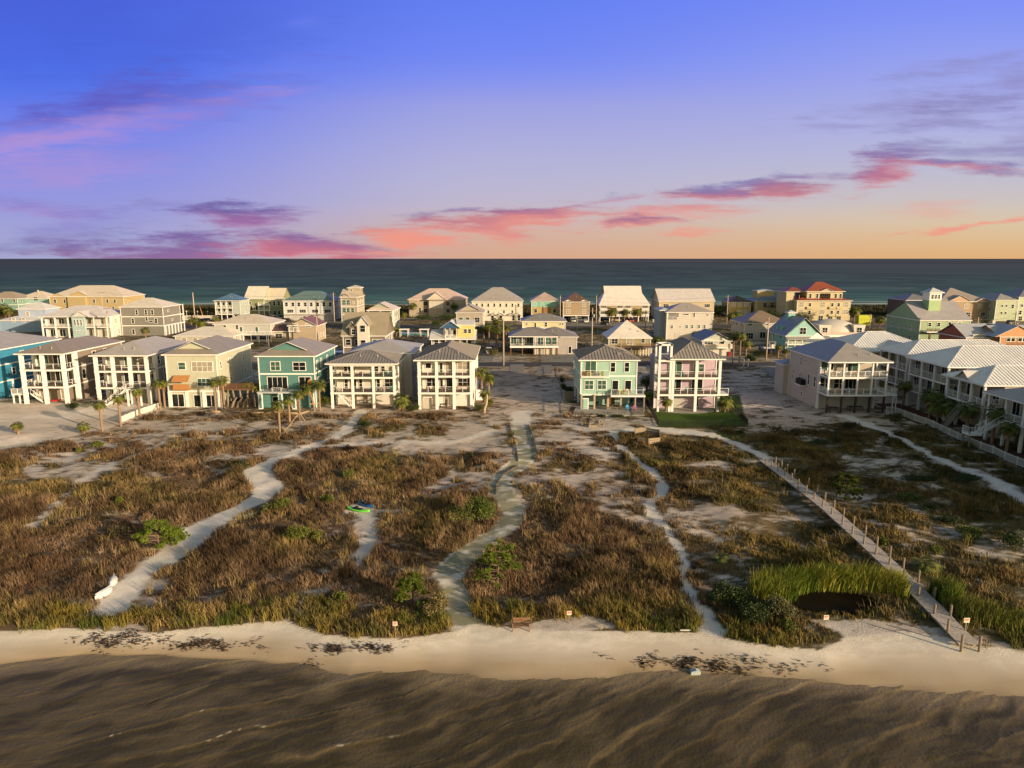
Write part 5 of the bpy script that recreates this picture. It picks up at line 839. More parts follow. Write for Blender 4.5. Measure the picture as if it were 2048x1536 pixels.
c12 = house('yellow house with dark brown hip roof and six shuttered bays', 1457, 1500, 633, 604, 12, (.50, .36, .10), (.075, .052, .045), 'hip', .5, wins=[(4.8, (.2, .5, .8), 1.9, 2.2, paint((.5, .45, .36))), (1.0, (.5, .8), 1.9, 2.0, paint((.45, .45, .42)))])
c13 = house('yellow house with blue roofs and a square lookout tower', 1511, 1568, 634, 602, 12, (.52, .40, .14), (.17, .22, .30), 'hip', .6, wins=[(4.8, (.3, .55, .8), 1.6, 2.0), (1.4, (.45, .7), 1.6, 1.9)]); boxpart(c13, 'tower_wall', c13['wm'], -5.6, 2.4, 3, 9, c13['ze']-.1, c13['ze']+4.6); roof(c13['r'], -5.6, 2.4, 3, 9, c13['ze']+4.8, (.3, .36, .42), 'hip', .2, .5); railing(c13['r'], (-2.5, -.5), (5, -.5), 4.6, 'bars', 1, DARK)
c14 = house('four-storey cream villa with red tile roofs and stacked arched windows', 1592, 1698, 641, 601, 16, (.55, .47, .27), (.27, .075, .035), 'hip', .32, ov=.7, name='villa', cat='villa', wins=[(6.2, (.08, .48, .92), 2.0, 2.2, CURT), (2.9, (.08, .48, .92), 2.0, 2.1, CURT), (6.4, (.24, .66, .78), 1.1, 1.5), (3.0, (.24, .66, .78), 1.1, 1.5), (.1, (.2, .46, .64, .8), 2.0, 2.0)]); H = c14['hw']; z = c14['ze']
boxpart(c14, 'upper_wall', c14['wm'], -H+5, H-3, 2, 15, z, z+3.9); roof(c14['r'], -H+5, H-3, 2, 15, z+4.1, (.27, .075, .035), 'hip', .55, .9); boxpart(c14, 'side_wing', c14['wm'], -H-3.6, -H-.01, 4, 15.5, -.2, z+3.6); roof(c14['r'], -H-3.6, -H+5, 4.2, 15.2, z+3.85, (.24, .068, .032), 'hip', .4, .7); [window(c14['r'], -H+k*c14['w'], 1.999, z+1, 1.0, 1.9) for k in (.27, .4, .75, .84)]; window(c14['r'], 1.2, 1.999, z+.4, 4.6, 2.6, 'F', GLASS, trim=WOODB); gablet(c14, .56, 6, .4, z=z+4.2, y=1.2, wm=c14['wm'], col=(.27, .075, .035), depth=4); [boxpart(c14, 'balcony', c14['wm'], -H+f_*c14['w']-1.5, -H+f_*c14['w']+1.5, -.6, -.02, zz, zz+1) for f_ in (.24, .66, .8) for zz in (1.9, 5.3)]
m16 = house('turquoise chalet with arched gable window and wraparound white porch', 1571, 1640, 697, 671.5, 15, (.26, .53, .48), (.22, .24, .26), 'gabley', .95, siding='h', ov=.5, wins=[(2.4, (.25, .55, .85), 1.6, 1.5, GLASS)], lwins=[(2.4, (.3, .7), .8, 1.2)]); window(m16['r'], -.4, -.061, m16['ze']+.5, 1.9, 2.0, div=(2, 2)); H = m16['hw']; z = m16['ze']
pr_ = MB(); pr_.quad((-H-.6, -2.6, z-.9), (H+4, -2.6, z-.9), (H+2, .02, z+.05), (-H-.6, .02, z+.05)); pr_.quad((-H-.6, -2.6, z-1.1), (H+4, -2.6, z-1.1), (H+4, -2.6, z-.9), (-H-.6, -2.6, z-.9)); pr_.build('porch_roof', roofm((.3, .3, .28)), m16['r']); boxpart(m16, 'deck', WHITE, -H-.5, H+4, -2.6, -.03, 1.4, 1.7); [boxpart(m16, 'post', WHITE, -H-.4+k*2.2, -H-.2+k*2.2, -2.5, -2.3, -.2, z-1.0) for k in range(8)]; railing(m16['r'], (-H-.4, -2.5), (H+3.6, -2.5), 1.7, 'bars', .8); boxpart(m16, 'cupola_wall', m16['wm'], -1.6, .6, 9, 11.2, z+3.5, z+6.4); roof(m16['r'], -1.6, .6, 9, 11.2, z+6.6, (.5, .52, .52), 'hip', .5, .4); [boxpart(m16, 'dormer', m16['wm'], -H+.6, -H+2.4, k, k+1.8, z+.6, z+2.4) for k in (5.5, 9)]
m18 = house('light green house with grey gable roof and square white cupola', 1836, 1935, 690, 640.5, 20, (.31, .43, .25), (.36, .34, .35), 'gablex', .55, siding='h', ov=.4, bands=(), wins=[(6.1, (.19, .37, .69, .79), 1.0, 1.2), (5.6, .59, .9, 1.9), (5.8, .79, 1.2, 1.9, CURT)]); H = m18['hw']; z = m18['ze']; boxpart(m18, 'balcony', WHITE, -H+1, H-4.5, -2.4, -.05, 4.3, 4.65); railing(m18['r'], (-H+1, -2.3), (-H+5, -2.3), 4.65, 'board', 1, WOODB); railing(m18['r'], (-H+5, -2.3), (H-4.5, -2.3), 4.65, 'bars'); [boxpart(m18, 'stilt', WOODB, -H+2+k*4, -H+2.3+k*4, -2.2, -1.9, -.2, 4.3) for k in range(5)]; stairs(m18['r'], (H-4.5, -1.8, 4.5), (H+.5, -1.8, 1.2), 1.2, WHITE)
boxpart(m18, 'cupola_wall', paint((.35, .5, .24), 'h'), -3.2, .7, 4.6, 8.5, z+1.5, z+6.2); boxpart(m18, 'cupola_top', WHITE, -3.25, .75, 4.55, 8.55, z+6.2, z+8.6); roof(m18['r'], -3.3, .8, 4.5, 8.6, z+8.8, (.5, .52, .52), 'hip', .6, .5); [window(m18['r'], k, 4.54, z+6.7, .6, 1.3) for k in (-2.3, -1.25, -.2)]; [boxpart(m18, 'band', paint((.4, .44, .36)), -H-.05, -H-.01, 0, 20, zz, zz+.6) for zz in (4.4, 8.2)]
m19 = house('orange house with grey gable roofs and brown wooden deck at the right edge', 1996, 2110, 712, 673, 12, (.52, .25, .11), (.42, .44, .46), 'gablex', .42, wins=[(4.3, (.15, .22, .35, .42), 1.2, 1.6, GLASS)]); H = m19['hw']; z = m19['ze']; gablet(m19, .26, 13, .5, y=-.6, wm=paint((.54, .28, .12)), col=(.42, .44, .46), depth=9); boxpart(m19, 'deck', WOODB, -H, H, -3, -.65, 3.0, 3.3); railing(m19['r'], (-H, -2.9), (H, -2.9), 3.3, 'board', 1.0, WOODB); [boxpart(m19, 'stilt', WOODB, -H+k*3, -H+.3+k*3, -2.9, -2.6, -.2, 3.0) for k in range(7)]
m20 = house('red wing house with grey gable roof left of the orange house', 1929, 1990, 709, 675, 13, (.42, .10, .05), (.42, .44, .46), 'gablex', .5, wins=[(4.4, (.4,), 3.4, 1.5, CURT)], lwins=()); 
c15 = house('large brown gulf-front house with grey roof and orange gabled bays behind the cupola house', 1876, 1974, 640, 603, 22, (.40, .28, .16), (.34, .29, .25), 'hip', .5, wins=[(5.4, (.28, .55), 2.2, 1.9, CURT), (5.4, .82, 1.8, 1.9, CURT), (1.6, (.3, .6, .9), 1.8, 1.9)]); gablet(c15, .4, 11, .5, wm=paint((.50, .33, .19)), col=(.3, .28, .26), depth=9); gablet(c15, .85, 7, .45, wm=paint((.50, .33, .19)), col=(.3, .28, .26), depth=6); boxpart(c15, 'side_wing', paint((.15, .1, .08), 'h'), -c15['hw']-12, -c15['hw']-.01, 6, 22, -.2, 8.6); roof(c15['r'], -c15['hw']-12, -c15['hw']+.3, 6, 22, 8.8, (.2, .19, .19), 'hip', .4, .5)
c16 = house('pale mint house with grey hip roofs and striped porch at the far right', 1988, 2030, 642, 600, 16, (.42, .50, .34), (.3, .29, .27), 'hip', .5, wins=[(6.4, (.3, .5), .8, .9), (3.2, (.3, .5), .8, .9), (5.8, .8, 1.0, 1.6)])
c17 = house('taller pale mint house with lower arched windows cut off by the right photo edge', 2032, 2110, 642, 594, 18, (.46, .54, .38), (.2, .2, .19), 'hip', .4, wins=[(6.4, (.1, .3, .5), 1.0, 1.1), (3, (.08, .22, .36, .5), 1.1, 1.7), (.2, (.1, .3, .5), 1.6, 1.9)])
# dome house
def dome_house():
    Y = G(0, 690)[1]; X = XatY(1682, 665, Y); r = thing('dome_house', 'white concrete dome house on a raised deck beside the turquoise chalet', 'house', (X, Y+7, 0))
    m_ = MB(); n = 28; rings = 9; Rr = 8.6; zb = 3.6; hz = 4.3
    for j in range(rings):
        a0, a1 = j/rings*math.pi/2, (j+1)/rings*math.pi/2
        for i in range(n):
            t0, t1 = 2*math.pi*i/n, 2*math.pi*(i+1)/n
            q = lambda a, t: (Rr*math.cos(a)*math.cos(t), Rr*.85*math.cos(a)*math.sin(t), zb+hz*math.sin(a))
            m_.quad(q(a0, t0), q(a0, t1), q(a1, t1), q(a1, t0))
    me = m_.mesh('dome_shell', paint((.60, .56, .49)), True); import bmesh; bm = bmesh.new(); bm.from_mesh(me); bmesh.ops.remove_doubles(bm, verts=bm.verts, dist=.01); bm.to_mesh(me); bm.free(); link('dome_shell', me, r)
    MB().box(-8.5, 14, -9.5, 8, 2.9, 3.5).build('deck', WHITE, r); MB().box(-7, 12, -5, 8, -.2, 2.88).build('lower_wall', paint((.2, .17, .14)), r); railing(r, (-8.4, -9.4), (14, -9.4), 3.5, 'solid', .9, paint((.55, .47, .4)))
    for xx, s in ((-5.6, -1), (5.6, 1)): MB().prism([(xx-1.4, 3.5), (xx+1.4, 3.5), (xx+2.0, 6.6), (xx-2.0, 6.6)], -7.6, -3.5).build('porch_hood', paint((.62, .57, .5)), r); window(r, xx, -7.61, 3.8, 1.6, 2.0)
    [MB().box(k, k+.4, -9.3, -8.9, -.2, 2.9).build('post', WOODB, r) for k in (-6, -2, 2, 6, 10)]; stairs(r, (-9.5, -9, 3.4), (-5.6, -14, .1), 1.8, WHITE)
dome_house()

# ------------------------------------------------------------------ vegetation one could count
def leafcloud(blobs, n, size, c0, c1, seed, up=.3, asp=.45, shell=.55):
    g = np.random.default_rng(seed); tot = sum(b[3]*b[4]*b[5] for b in blobs); V = []; Cc = []
    for (bx, by, bz, rx, ry, rz) in blobs:
        k = max(8, int(n*(rx*ry*rz)/tot)); d = g.normal(size=(k, 3)); d /= np.linalg.norm(d, axis=1)[:, None]; r = (shell+(1-shell)*g.uniform(0, 1, k))*(.8+.4*vn(d[:, 0]*3+seed, d[:, 1]*3+d[:, 2]*2, .8, seed))
        p = d*r[:, None]*np.array([rx, ry, rz])+np.array([bx, by, bz]); p[:, 2] = np.maximum(p[:, 2], .03)
        a = g.normal(size=(k, 3)); a[:, 2] += up; a /= np.linalg.norm(a, axis=1)[:, None]; b = np.cross(a, g.normal(size=(k, 3))); b /= np.linalg.norm(b, axis=1)[:, None]; s = size*g.uniform(.6, 1.3, k)[:, None]
        V.append(np.stack([p-a*s*.5, p+b*s*asp*.5, p+a*s*.5, p-b*s*asp*.5], 1)); Cc.append(lerp(np.tile(C3(*c0), (k, 1)), np.tile(C3(*c1), (k, 1)), np.clip(g.normal(.45, .28, k), 0, 1)))
    V = np.concatenate(V); Cc = np.repeat(np.concatenate(Cc), 4, 0); return V.reshape(-1, 3), np.arange(len(V)*4).reshape(-1, 4), Cc
PALMV = []
def make_palm_crowns():
    for v in range(5):
        g = np.random.default_rng(50+v); V = []; Fc = []; Cc = []
        nf = 30
        for i in range(nf):
            az = i*2.39996+g.normal(0, .2); el = R(78-120*(i/nf)**.9)+g.normal(0, .1); L_ = g.uniform(.75, 1.1)*1.35; d = np.array([math.cos(az), math.sin(az), 0]); s = np.array([-math.sin(az), math.cos(az), 0])
            old = i > nf*.82
            def pt(t, el=el, L_=L_): rr = L_*t; return d*rr*math.cos(el-t*.5)+np.array([0, 0, 1])*(rr*math.sin(el-.65*t*t)) 
            n0 = len(V); a, b = pt(0), pt(.45); V += [a-s*.02, a+s*.02, b+s*.02, b-s*.02]; Fc.append((n0, n0+1, n0+2, n0+3)); col = C3(.28, .17, .07) if old else C3(.06, .085, .018)*(1-i/nf*.2)+C3(.16, .15, .03)*g.uniform(0, .9); Cc += [col]*4
            base = pt(.42); tip = pt(1.0); ax = tip-base; al = np.linalg.norm(ax); ax /= al
            for k in range(11):                                 # fan of narrow leaf segments
                q = (k-5)/5; an = q*1.25; dr = ax*math.cos(an)+s*math.sin(an); l = al*(1.05-.3*abs(q))*g.uniform(.85, 1.1); e = base+dr*l+np.array([0, 0, -.28*l*(.4+abs(q))-.05*g.uniform()]); mid_ = base+dr*l*.55+np.array([0, 0, -.03]); w_ = np.cross(dr, np.array([0, 0, 1.0])); w_ = w_/(np.linalg.norm(w_)+1e-6)*.055
                n0 = len(V); V += [base, mid_-w_, e, mid_+w_]; Fc.append((n0, n0+1, n0+2, n0+3)); Cc += [col*g.uniform(.75, 1.25)]*4
        PALMV.append(npmesh('crown', np.array(V), np.array(Fc), LEAF, np.array(Cc), 4))
make_palm_crowns()
TRK = {}
def palm(x, y, z, h, label, cs=1.0, lean=(0, 0), v=None, rt=.17, group='sabal palms'):
    r = thing('palm_tree', label, 'palm tree', (x, y, z), 0, group); v = random.randrange(5) if v is None else v; lx, ly = lean; k = (round(h, 1), lx, ly, rt)
    if k not in TRK:
        m_ = MB(); pts = [(lx*t*t, ly*t*t, -.3+(h+.3)*t) for t in [i/7 for i in range(8)]]; rs = [rt*1.25*(1-.25*t)*(1+.12*math.sin(i*5)) for i, t in enumerate([i/7 for i in range(8)])]; rs[0] *= 1.3; rs[-1] *= 1.15
        m_.tube(pts, rs, 9); TRK[k] = m_.mesh('trunk', TRUNK, True)
    link('trunk', TRK[k], r); o = link('crown', PALMV[v], r, (lx, ly, h-.15), random.uniform(0, 6.28)); o.scale = (cs, cs, cs*random.uniform(.85, 1.05)); return r
def ppalm(px, py, pyc, label, cs=1.0, lean=(0, 0), rt=.17, v=None):
    x, y, z = P(px, py); h = ZatY(px, pyc, y)-z; return palm(x, y, z, max(h, .6), label, cs, lean, v, rt)
for q in [
 (205, 863, 806, 'slim bare-trunked palm at the edge of the raked white sand lot', 1.0), (242, 853, 794, 'slim palm at the lower end of the white picket fence', 1.05), (280, 836, 779, 'slim palm halfway along the white picket fence before the pale grey house', 1.0),
 (321, 820, 764, 'taller of two palms beside the pale grey house corner, next to timber brace', 1.0), (330, 816, 766, 'second palm of the pair at the pale grey house corner', .95),
 (37, 868, 848, 'small young palm in the brown weed patch on the raked sand', .95), (168, 868, 850, 'small pale young palm with drooping fronds alone on the raked sand', .95),
 (432, 822, 762, 'slim palm before the right garage bay of the pale yellow-green house', .9), (449, 818, 757, 'bright-crowned palm at the right corner of the pale yellow-green house', 1.1), (500, 812, 768, 'palm beside the raised timber deck next to the teal house', 1.1), (517, 812, 771, 'palm at the left corner of the teal house', 1.15),
 (560, 868, 806, 'front palm with timber braces before the teal house', 1.05), (580, 852, 797, 'second palm behind the braced front palm before the teal house', 1.0), (600, 840, 785, 'braced middle palm before the teal house', 1.05), (640, 822, 765, 'upright palm at the right corner of the teal house', 1.3),
 (805, 822, 797, 'short bushy palm between the wide white and bright white houses', 1.6), (970, 815, 783, 'low leaning palm beside the bright white house near a bare trunk', 1.1),
 (964, 800, 741, 'dense green palm behind the bright white house by the road', 1.5), (978, 800, 752, 'second dense palm behind the bright white house', 1.3),
 (1332, 823, 800, 'small palm at the left corner of the pink house patio', 1.15), (1449, 824, 799, 'bushy palm at the right corner of the pink house patio', 1.6), (1293, 795, 757, 'tall dark palm in the gap between mint and pink houses', 1.35), (1310, 800, 766, 'lower dark palm in the gap next to the pink house', 1.3), (1300, 812, 785, 'shaded young palm at the lawn corner beside the mint house', 1.2)]:
    ppalm(*q[:5])
ppalm(629, 822, 773, 'strongly leaning palm in front of the teal house', 1.2, (-1.2, 0))
for i, (px, py, pyc, cs, lab) in enumerate([(1806, 812, 768, 1.3, 'dark palm in the mulch bed beside the cream stilted house'), (1858, 838, 787, 1.9, 'bushy palm behind the white fence before the second row house'), (1874, 845, 806, 1.8, 'low full palm behind the white fence'), (1900, 850, 810, 1.6, 'palm behind the fence below the grey-white house'), (1932, 868, 815, 1.6, 'palm at the foot of the beige gablet house'), (1983, 892, 822, 1.4, 'tall slim palm before the stair landing of the corner house'), (2012, 905, 852, 1.35, 'palm beside the white fence at the right photo edge'), (2044, 900, 868, 1.6, 'palm cut by the right photo edge')]): ppalm(px, py, pyc, lab, cs, rt=.2)
for q in [(995, 690, 640, 'tallest palm in the thicket behind the road pole', 1.8), (978, 692, 650, 'left palm of the thicket behind the road pole', 1.6), (1012, 694, 652, 'right palm of the thicket behind the road pole', 1.6), (992, 696, 657, 'bright front palm of the thicket behind the road pole', 1.9), (968, 690, 655, 'low bushy palm beside the beige two-storey house', 1.6), (948, 700, 690, 'small bright palm beside the yellow upper wall', 1.2),
 (827, 634, 609, 'left palm before the beige mansion with pinkish roof', 2.4), (911, 634, 610, 'right palm before the beige mansion with pinkish roof', 2.2), (793, 672, 656, 'palm at the steps of the pale grey-green gable house', 1.4), (808, 640, 627, 'small palm right of the pale grey-green gable house', 1.7),
 (1224, 644, 620, 'left palm in front of the ochre condominium', 2.4), (1249, 644, 622, 'middle palm in front of the ochre condominium', 2.0), (1275, 644, 621, 'right palm in front of the ochre condominium', 2.2), (1316, 708, 678, 'full palm beside the khaki bungalow deck', 1.9), (1393, 690, 667, 'round palm in front of the tall white house', 1.9),
 (1465, 730, 669, 'left one of the tall palm pair by the road', 1.5), (1478, 733, 669, 'right one of the tall palm pair by the road', 1.5), (1491, 720, 684, 'medium palm right of the tall pair by the road', 1.6), (1463, 650, 630, 'left palm before the yellow shuttered house', 2.2), (1474, 650, 629, 'right palm before the yellow shuttered house', 2.2), (1556, 716, 692, 'left small palm before the turquoise chalet', 1.2), (1571, 716, 699, 'right small palm before the turquoise chalet', 1.1),
 (1708, 646, 618, 'full palm at the right side of the red-roofed villa', 2.8), (1759, 655, 636, 'lone palm by the highway near the green container', 2.2), (11, 640, 612, 'left palm of three below the sea-green house', 2.3), (19, 642, 619, 'right palm of three below the sea-green house', 2.2), (4, 640, 622, 'low palm cut by the left photo edge', 2), (95, 636, 612, 'bushy palm between turquoise and ochre houses', 2.6), (292, 680, 658, 'palm in front of the grey clapboard house', 1.5), (393, 656, 640, 'left palm of the roadside group', 2.0), (405, 660, 645, 'middle palm of the roadside group', 2.0), (383, 650, 637, 'pale small palm of the roadside group', 1.6), (433, 648, 634, 'palm beside the small aqua house', 1.8), (1385, 645, 619, 'palm between the two condominium blocks', 1.8)]:
    ppalm(*q[:5])
# palmetto and yucca rosettes
def rosette(px, py, s, label, kind='palmetto'):
    x, y, z = P(px, py); r = thing(kind, label, kind.replace('_', ' '), (x, y, z)); o = link('crown', PALMV[random.randrange(5)], r, (0, 0, .25*s)); o.scale = (s, s, s); m_ = MB(); m_.tube([(0, 0, -.2), (0, 0, .3*s)], [.12*s, .1*s], 7); m_.build('stem', TRUNK, r)
rosette(1850, 1140, 1.15, 'fan palmetto beside the lower boardwalk'); rosette(1440, 1122, .75, 'spiky pale palmetto in brown grass right of the narrow path')
# shrubs
SHC = {}
def shrub(px, py, w, h, label, c0=(.045, .075, .012), c1=(.20, .22, .03), n=None, group=None, name='shrub', size=.16):
    if py > 850: w *= 1.15; h *= 1.3
    x, y, z = P(px, py); seed = int(px*7+py); g = random.Random(seed); bl = [(g.uniform(-.55, .55)*w/2, g.uniform(-.5, .5)*w/2, h*g.uniform(.35, .7), w*g.uniform(.2, .32), w*g.uniform(.2, .32), h*g.uniform(.25, .42)) for _ in range(7)]
    r = thing(name, label, name.replace('_', ' '), (x, y, z), 0, group); V, Fc, Cc = leafcloud(bl, n or int(520*w*h+260), size, c0, c1, seed); link('foliage', npmesh('foliage', V, Fc, LEAF, Cc, 4), r)
    m_ = MB(); [m_.tube([(0, 0, -.2), (b[0]*.6, b[1]*.6, b[2])], [.05, .02], 5) for b in bl[:4]]; m_.build('stem', BARK, r)
YG = dict(c0=(.045, .07, .012), c1=(.19, .20, .03)); DG = dict(c0=(.018, .035, .008), c1=(.06, .085, .018)); DK_ = dict(c0=(.02, .035, .01), c1=(.07, .08, .02))
for q, kw in [((478, 935, 3.0, .8, 'dark green shrub where the west path bends, left side'), DK_), ((553, 1022, 2.8, 1.1, 'green shrub in brown grass beside the west path bend'), YG), ((592, 1082, 2.6, 1.2, 'feathery yellow-green shrub left of the kayaks'), YG), ((632, 1080, 1.0, .8, 'small yellow-green shrub right of the feathery one'), YG), ((655, 1010, 1.6, 1.0, 'green shrub left of the green kayak'), YG), ((700, 955, 1.6, .8, 'pale green shrub uphill of the kayaks'), YG), ((632, 940, 1.4, .5, 'low bright shrub at the top edge of the brown meadow'), YG), ((580, 938, 1.4, .5, 'low bright shrub at the west path edge'), YG), ((195, 895, 2.2, .8, 'bright green shrub below the raked sand'), YG), ((158, 905, 1.0, .6, 'tiny bright shrub below the raked sand, left one'), YG), ((240, 1010, .9, .8, 'small lime shrub in the dark brown meadow at left'), YG), ((300, 985, .8, .5, 'small lime tuft shrub near the faint track'), YG),
 ((730, 855, 2.6, .9, 'dark green shrub beside the upper end of the west path'), DK_), ((930, 1052, 4.4, 1.9, 'broad yellow-green shrub left of the middle path'), YG), ((960, 1045, 2.8, 2.2, 'taller green shrub touching the broad one, left of the middle path'), dict(c0=(.04, .075, .012), c1=(.15, .18, .028))), ((872, 1230, 1.8, 1.4, 'pale twiggy shrub with flat top near the shore'), dict(c0=(.10, .09, .03), c1=(.25, .2, .08))), ((680, 1205, 1.2, .7, 'small yellow shrub in the dark grass near the shore'), YG),
 ((1448, 1205, 2.8, 1.3, 'dark green shrub right of the narrow path near the shore'), DG), ((1475, 1215, 2.4, 1.2, 'dark shrub right next to the pond side'), DG), ((1520, 1240, 3.0, 1.2, 'darkest shrub in front of the pond reeds'), DG), ((1558, 1235, 2.2, 1.4, 'grey-green twiggy shrub left of the pond'), dict(c0=(.05, .06, .02), c1=(.15, .14, .06))), ((1575, 1262, 1.0, .9, 'bright green shrub in shore grass left of the pond'), YG), ((1640, 890, 3.0, .7, 'dark green patch shrub on shaded flat above the boardwalk'), DG), ((1825, 960, 2.6, .6, 'low dark shrub east of the boardwalk, upper'), DG), ((1855, 962, 2.4, .7, 'low dark shrub next to the far east path'), DG), ((1930, 960, 3.4, .7, 'wide dark shrub beside the far east path'), DG), ((1820, 1000, 2.6, .7, 'green shrub on shaded meadow east of the boardwalk'), dict(c0=(.03, .06, .01), c1=(.12, .16, .02))), ((1855, 1020, 2.0, .6, 'small green shrub on shaded meadow'), DG), ((1935, 1075, 3.0, .8, 'green shrub at mid right meadow'), dict(c0=(.03, .06, .01), c1=(.12, .16, .02))), ((1900, 1048, 2.0, .6, 'dark small shrub at mid right meadow'), DG), ((2030, 1095, 3.2, 1.3, 'big dark shrub near the right photo edge'), DG), ((1870, 1110, 1.6, .8, 'lime shrub right of the boardwalk'), YG), ((1768, 1090, 1.1, .8, 'lime shrub touching the boardwalk edge'), YG), ((1905, 1195, .9, .7, 'small lime shrub by the lower boardwalk'), YG), ((1480, 867, 1.2, .4, 'low grass-green shrub beside the lawn'), DG),
 ((148, 818, 3.2, 1.3, 'dark shrub at the porch corner of the taupe house'), DG), ((175, 815, 3.8, 1.0, 'low shrubs bed before the pale grey house'), DK_), ((200, 812, 2.4, .8, 'small shrub by the left post of the pale grey house'), DK_), ((650, 812, 2.4, 2.0, 'bright hedge shrub between teal and wide white houses'), YG), ((825, 822, 3.0, 1.4, 'dark shrub mound right of the bushy short palm'), DG), ((960, 822, 2.4, 1.2, 'shrub at the right corner of the bright white house'), YG), ((978, 812, 2.0, 1.4, 'small green shrub behind the bare bleached trunk'), YG), ((1204, 834, 1.8, .5, 'small round shrub before the mint house patio, left'), DG), ((1235, 835, 2.4, .6, 'larger round shrub before the mint house patio, right'), DG), ((1138, 790, 2.2, 2.0, 'dark vine-covered shrub beside the mint house fence'), DG),
 ((1128, 780, 1.8, 1.6, 'dark shrub in the line along the empty lot, lower'), DK_), ((1124, 765, 1.6, 1.4, 'dark shrub in the line along the empty lot, upper'), DK_), ((1255, 700, 9, 2.2, 'yellow-green hedge behind the mint house roof'), YG), ((1520, 712, 6, 2.0, 'dark spreading shrub beside the boat trailer'), DG), ((1500, 722, 3, 1.8, 'small agave-like dark shrub near the road palms'), DG), ((850, 641, 10, 2.6, 'dark clipped hedge left of the mansion steps'), DG), ((900, 641, 12, 2.6, 'dark clipped hedge right of the mansion steps'), DG), ((872, 652, 7, 2.5, 'round dark tree-like shrub in the mansion garden'), DG), ((700, 651, 5, 2.0, 'dark round shrub by the highway before the lookout house'), DG), ((608, 645, 3, 2.6, 'bushy small tree before the white townhouses'), DG), ((985, 712, 4, 2.4, 'undergrowth shrub at the driveway by the road'), dict(c0=(.04, .05, .015), c1=(.2, .16, .05))), ((975, 672, 9, 3.2, 'dense understorey of the palm thicket'), DG), ((1005, 680, 7, 3.0, 'reddish understorey on the right of the palm thicket'), dict(c0=(.05, .04, .02), c1=(.2, .13, .04))), ((868, 700, 5, 1.8, 'green shrub left of the navy gable house'), YG), ((497, 770, 4.0, 3.0, 'dark tree-like shrub behind the pale yellow-green house'), DG), ((1590, 645, 12, 5.0, 'large dark tree before the red-roofed villa'), DG), ((1540, 642, 11, 4.6, 'dark rounded tree left of the villa'), DG), ((1440, 632, 7, 6.0, 'dark tall tree between condominium and yellow house'), DG), ((200, 652, 6, 3.0, 'dark bush right of the ochre mansion'), DG), ((215, 640, 6, 3.5, 'dark bush at the ochre mansion corner'), DG), ((1735, 650, 6, 1.6, 'green verge shrub by the highway'), DK_), ((1970, 650, 4, 2.2, 'bushy shrub before the pale mint house'), DK_), ((2040, 710, 5, 2.4, 'shrub below the orange house deck'), DG)]:
    big = q[2] > 3.5; shrub(*q, n=int(q[2]*q[3]*90+120) if big else None, size=.35 if q[1] < 730 else .17, **kw)
# pines: trunk, limbs and upright needle tufts
def pine(px, py, h, w, label, seed, dark=1.0, lean=0):
    x, y, z = P(px, py); r = thing('pine_tree', label, 'pine tree', (x, y, z)); g = np.random.default_rng(seed); t = MB(); t.tube([(0, 0, -.3), (lean*.3, 0, h*.35), (lean*.7, .1, h*.7), (lean, 0, h*.95)], [.10, .085, .06, .03], 7); tips = []
    for i in range(46):
        f = g.uniform(.08, 1); az = g.uniform(0, 6.28); ln = w/2*(1.05-.55*f)*g.uniform(.6, 1.1); b = Vector((lean*f, 0, h*.92*f)); e = b+Vector((math.cos(az)*ln, math.sin(az)*ln, ln*.25+.12)); md = (b+e)/2+Vector((0, 0, -.05))
        t.tube([b, md, e], [.035, .025, .012], 5)
        tips += [e, (e+md)/2+Vector((g.normal(0, .1), g.normal(0, .1), .1)), e+Vector((g.normal(0, .16), g.normal(0, .16), .05)), e+Vector((g.normal(0, .2), g.normal(0, .2), -.02))]
    t.build('trunk', BARK, r, smooth=True); V = []; Cc = []
    tips += [Vector((lean, 0, h*.97))]
    for p in tips:
        k = 46; d = g.normal(size=(k, 3))*.55; d[:, 2] = np.abs(d[:, 2])+.55; d /= np.linalg.norm(d, axis=1)[:, None]; L_ = g.uniform(.2, .40, k)[:, None]; s = np.cross(d, g.normal(size=(k, 3))); s /= np.linalg.norm(s, axis=1)[:, None]; p0 = np.array(p)-np.array([0, 0, .08])+g.normal(0, .03, (k, 3))
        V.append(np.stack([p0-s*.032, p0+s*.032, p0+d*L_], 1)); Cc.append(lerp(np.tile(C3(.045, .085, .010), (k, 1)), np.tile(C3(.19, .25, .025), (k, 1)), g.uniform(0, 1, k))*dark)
    V = np.concatenate(V).reshape(-1, 3); link('crown', npmesh('crown', V, np.arange(len(V)).reshape(-1, 3), LEAF, np.repeat(np.concatenate(Cc), 3, 0), 3), r)
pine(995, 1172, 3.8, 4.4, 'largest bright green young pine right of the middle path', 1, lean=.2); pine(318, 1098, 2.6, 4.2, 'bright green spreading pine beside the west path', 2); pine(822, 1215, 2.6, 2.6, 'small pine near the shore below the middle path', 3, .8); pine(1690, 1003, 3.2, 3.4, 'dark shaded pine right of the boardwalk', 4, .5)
pine(345, 1092, 1.6, 2.6, 'low pine offshoot at the sand edge of the west path', 6)
# bleached bare trunk
x, y, z = P(968, 826); r = thing('dead_trunk', 'pale bleached bare palm trunk stump beside the bright white house', 'tree stump', (x, y, z)); MB().tube([(0, 0, -.2), (.1, 0, .9), (.45, 0, 1.7), (.6, 0, 3.1), (.55, 0, 3.6)], [.28, .25, .22, .18, .05], 8).build('trunk', mat('bleached_wood', (.42, .33, .23), .9, .2, 3), r, smooth=True)

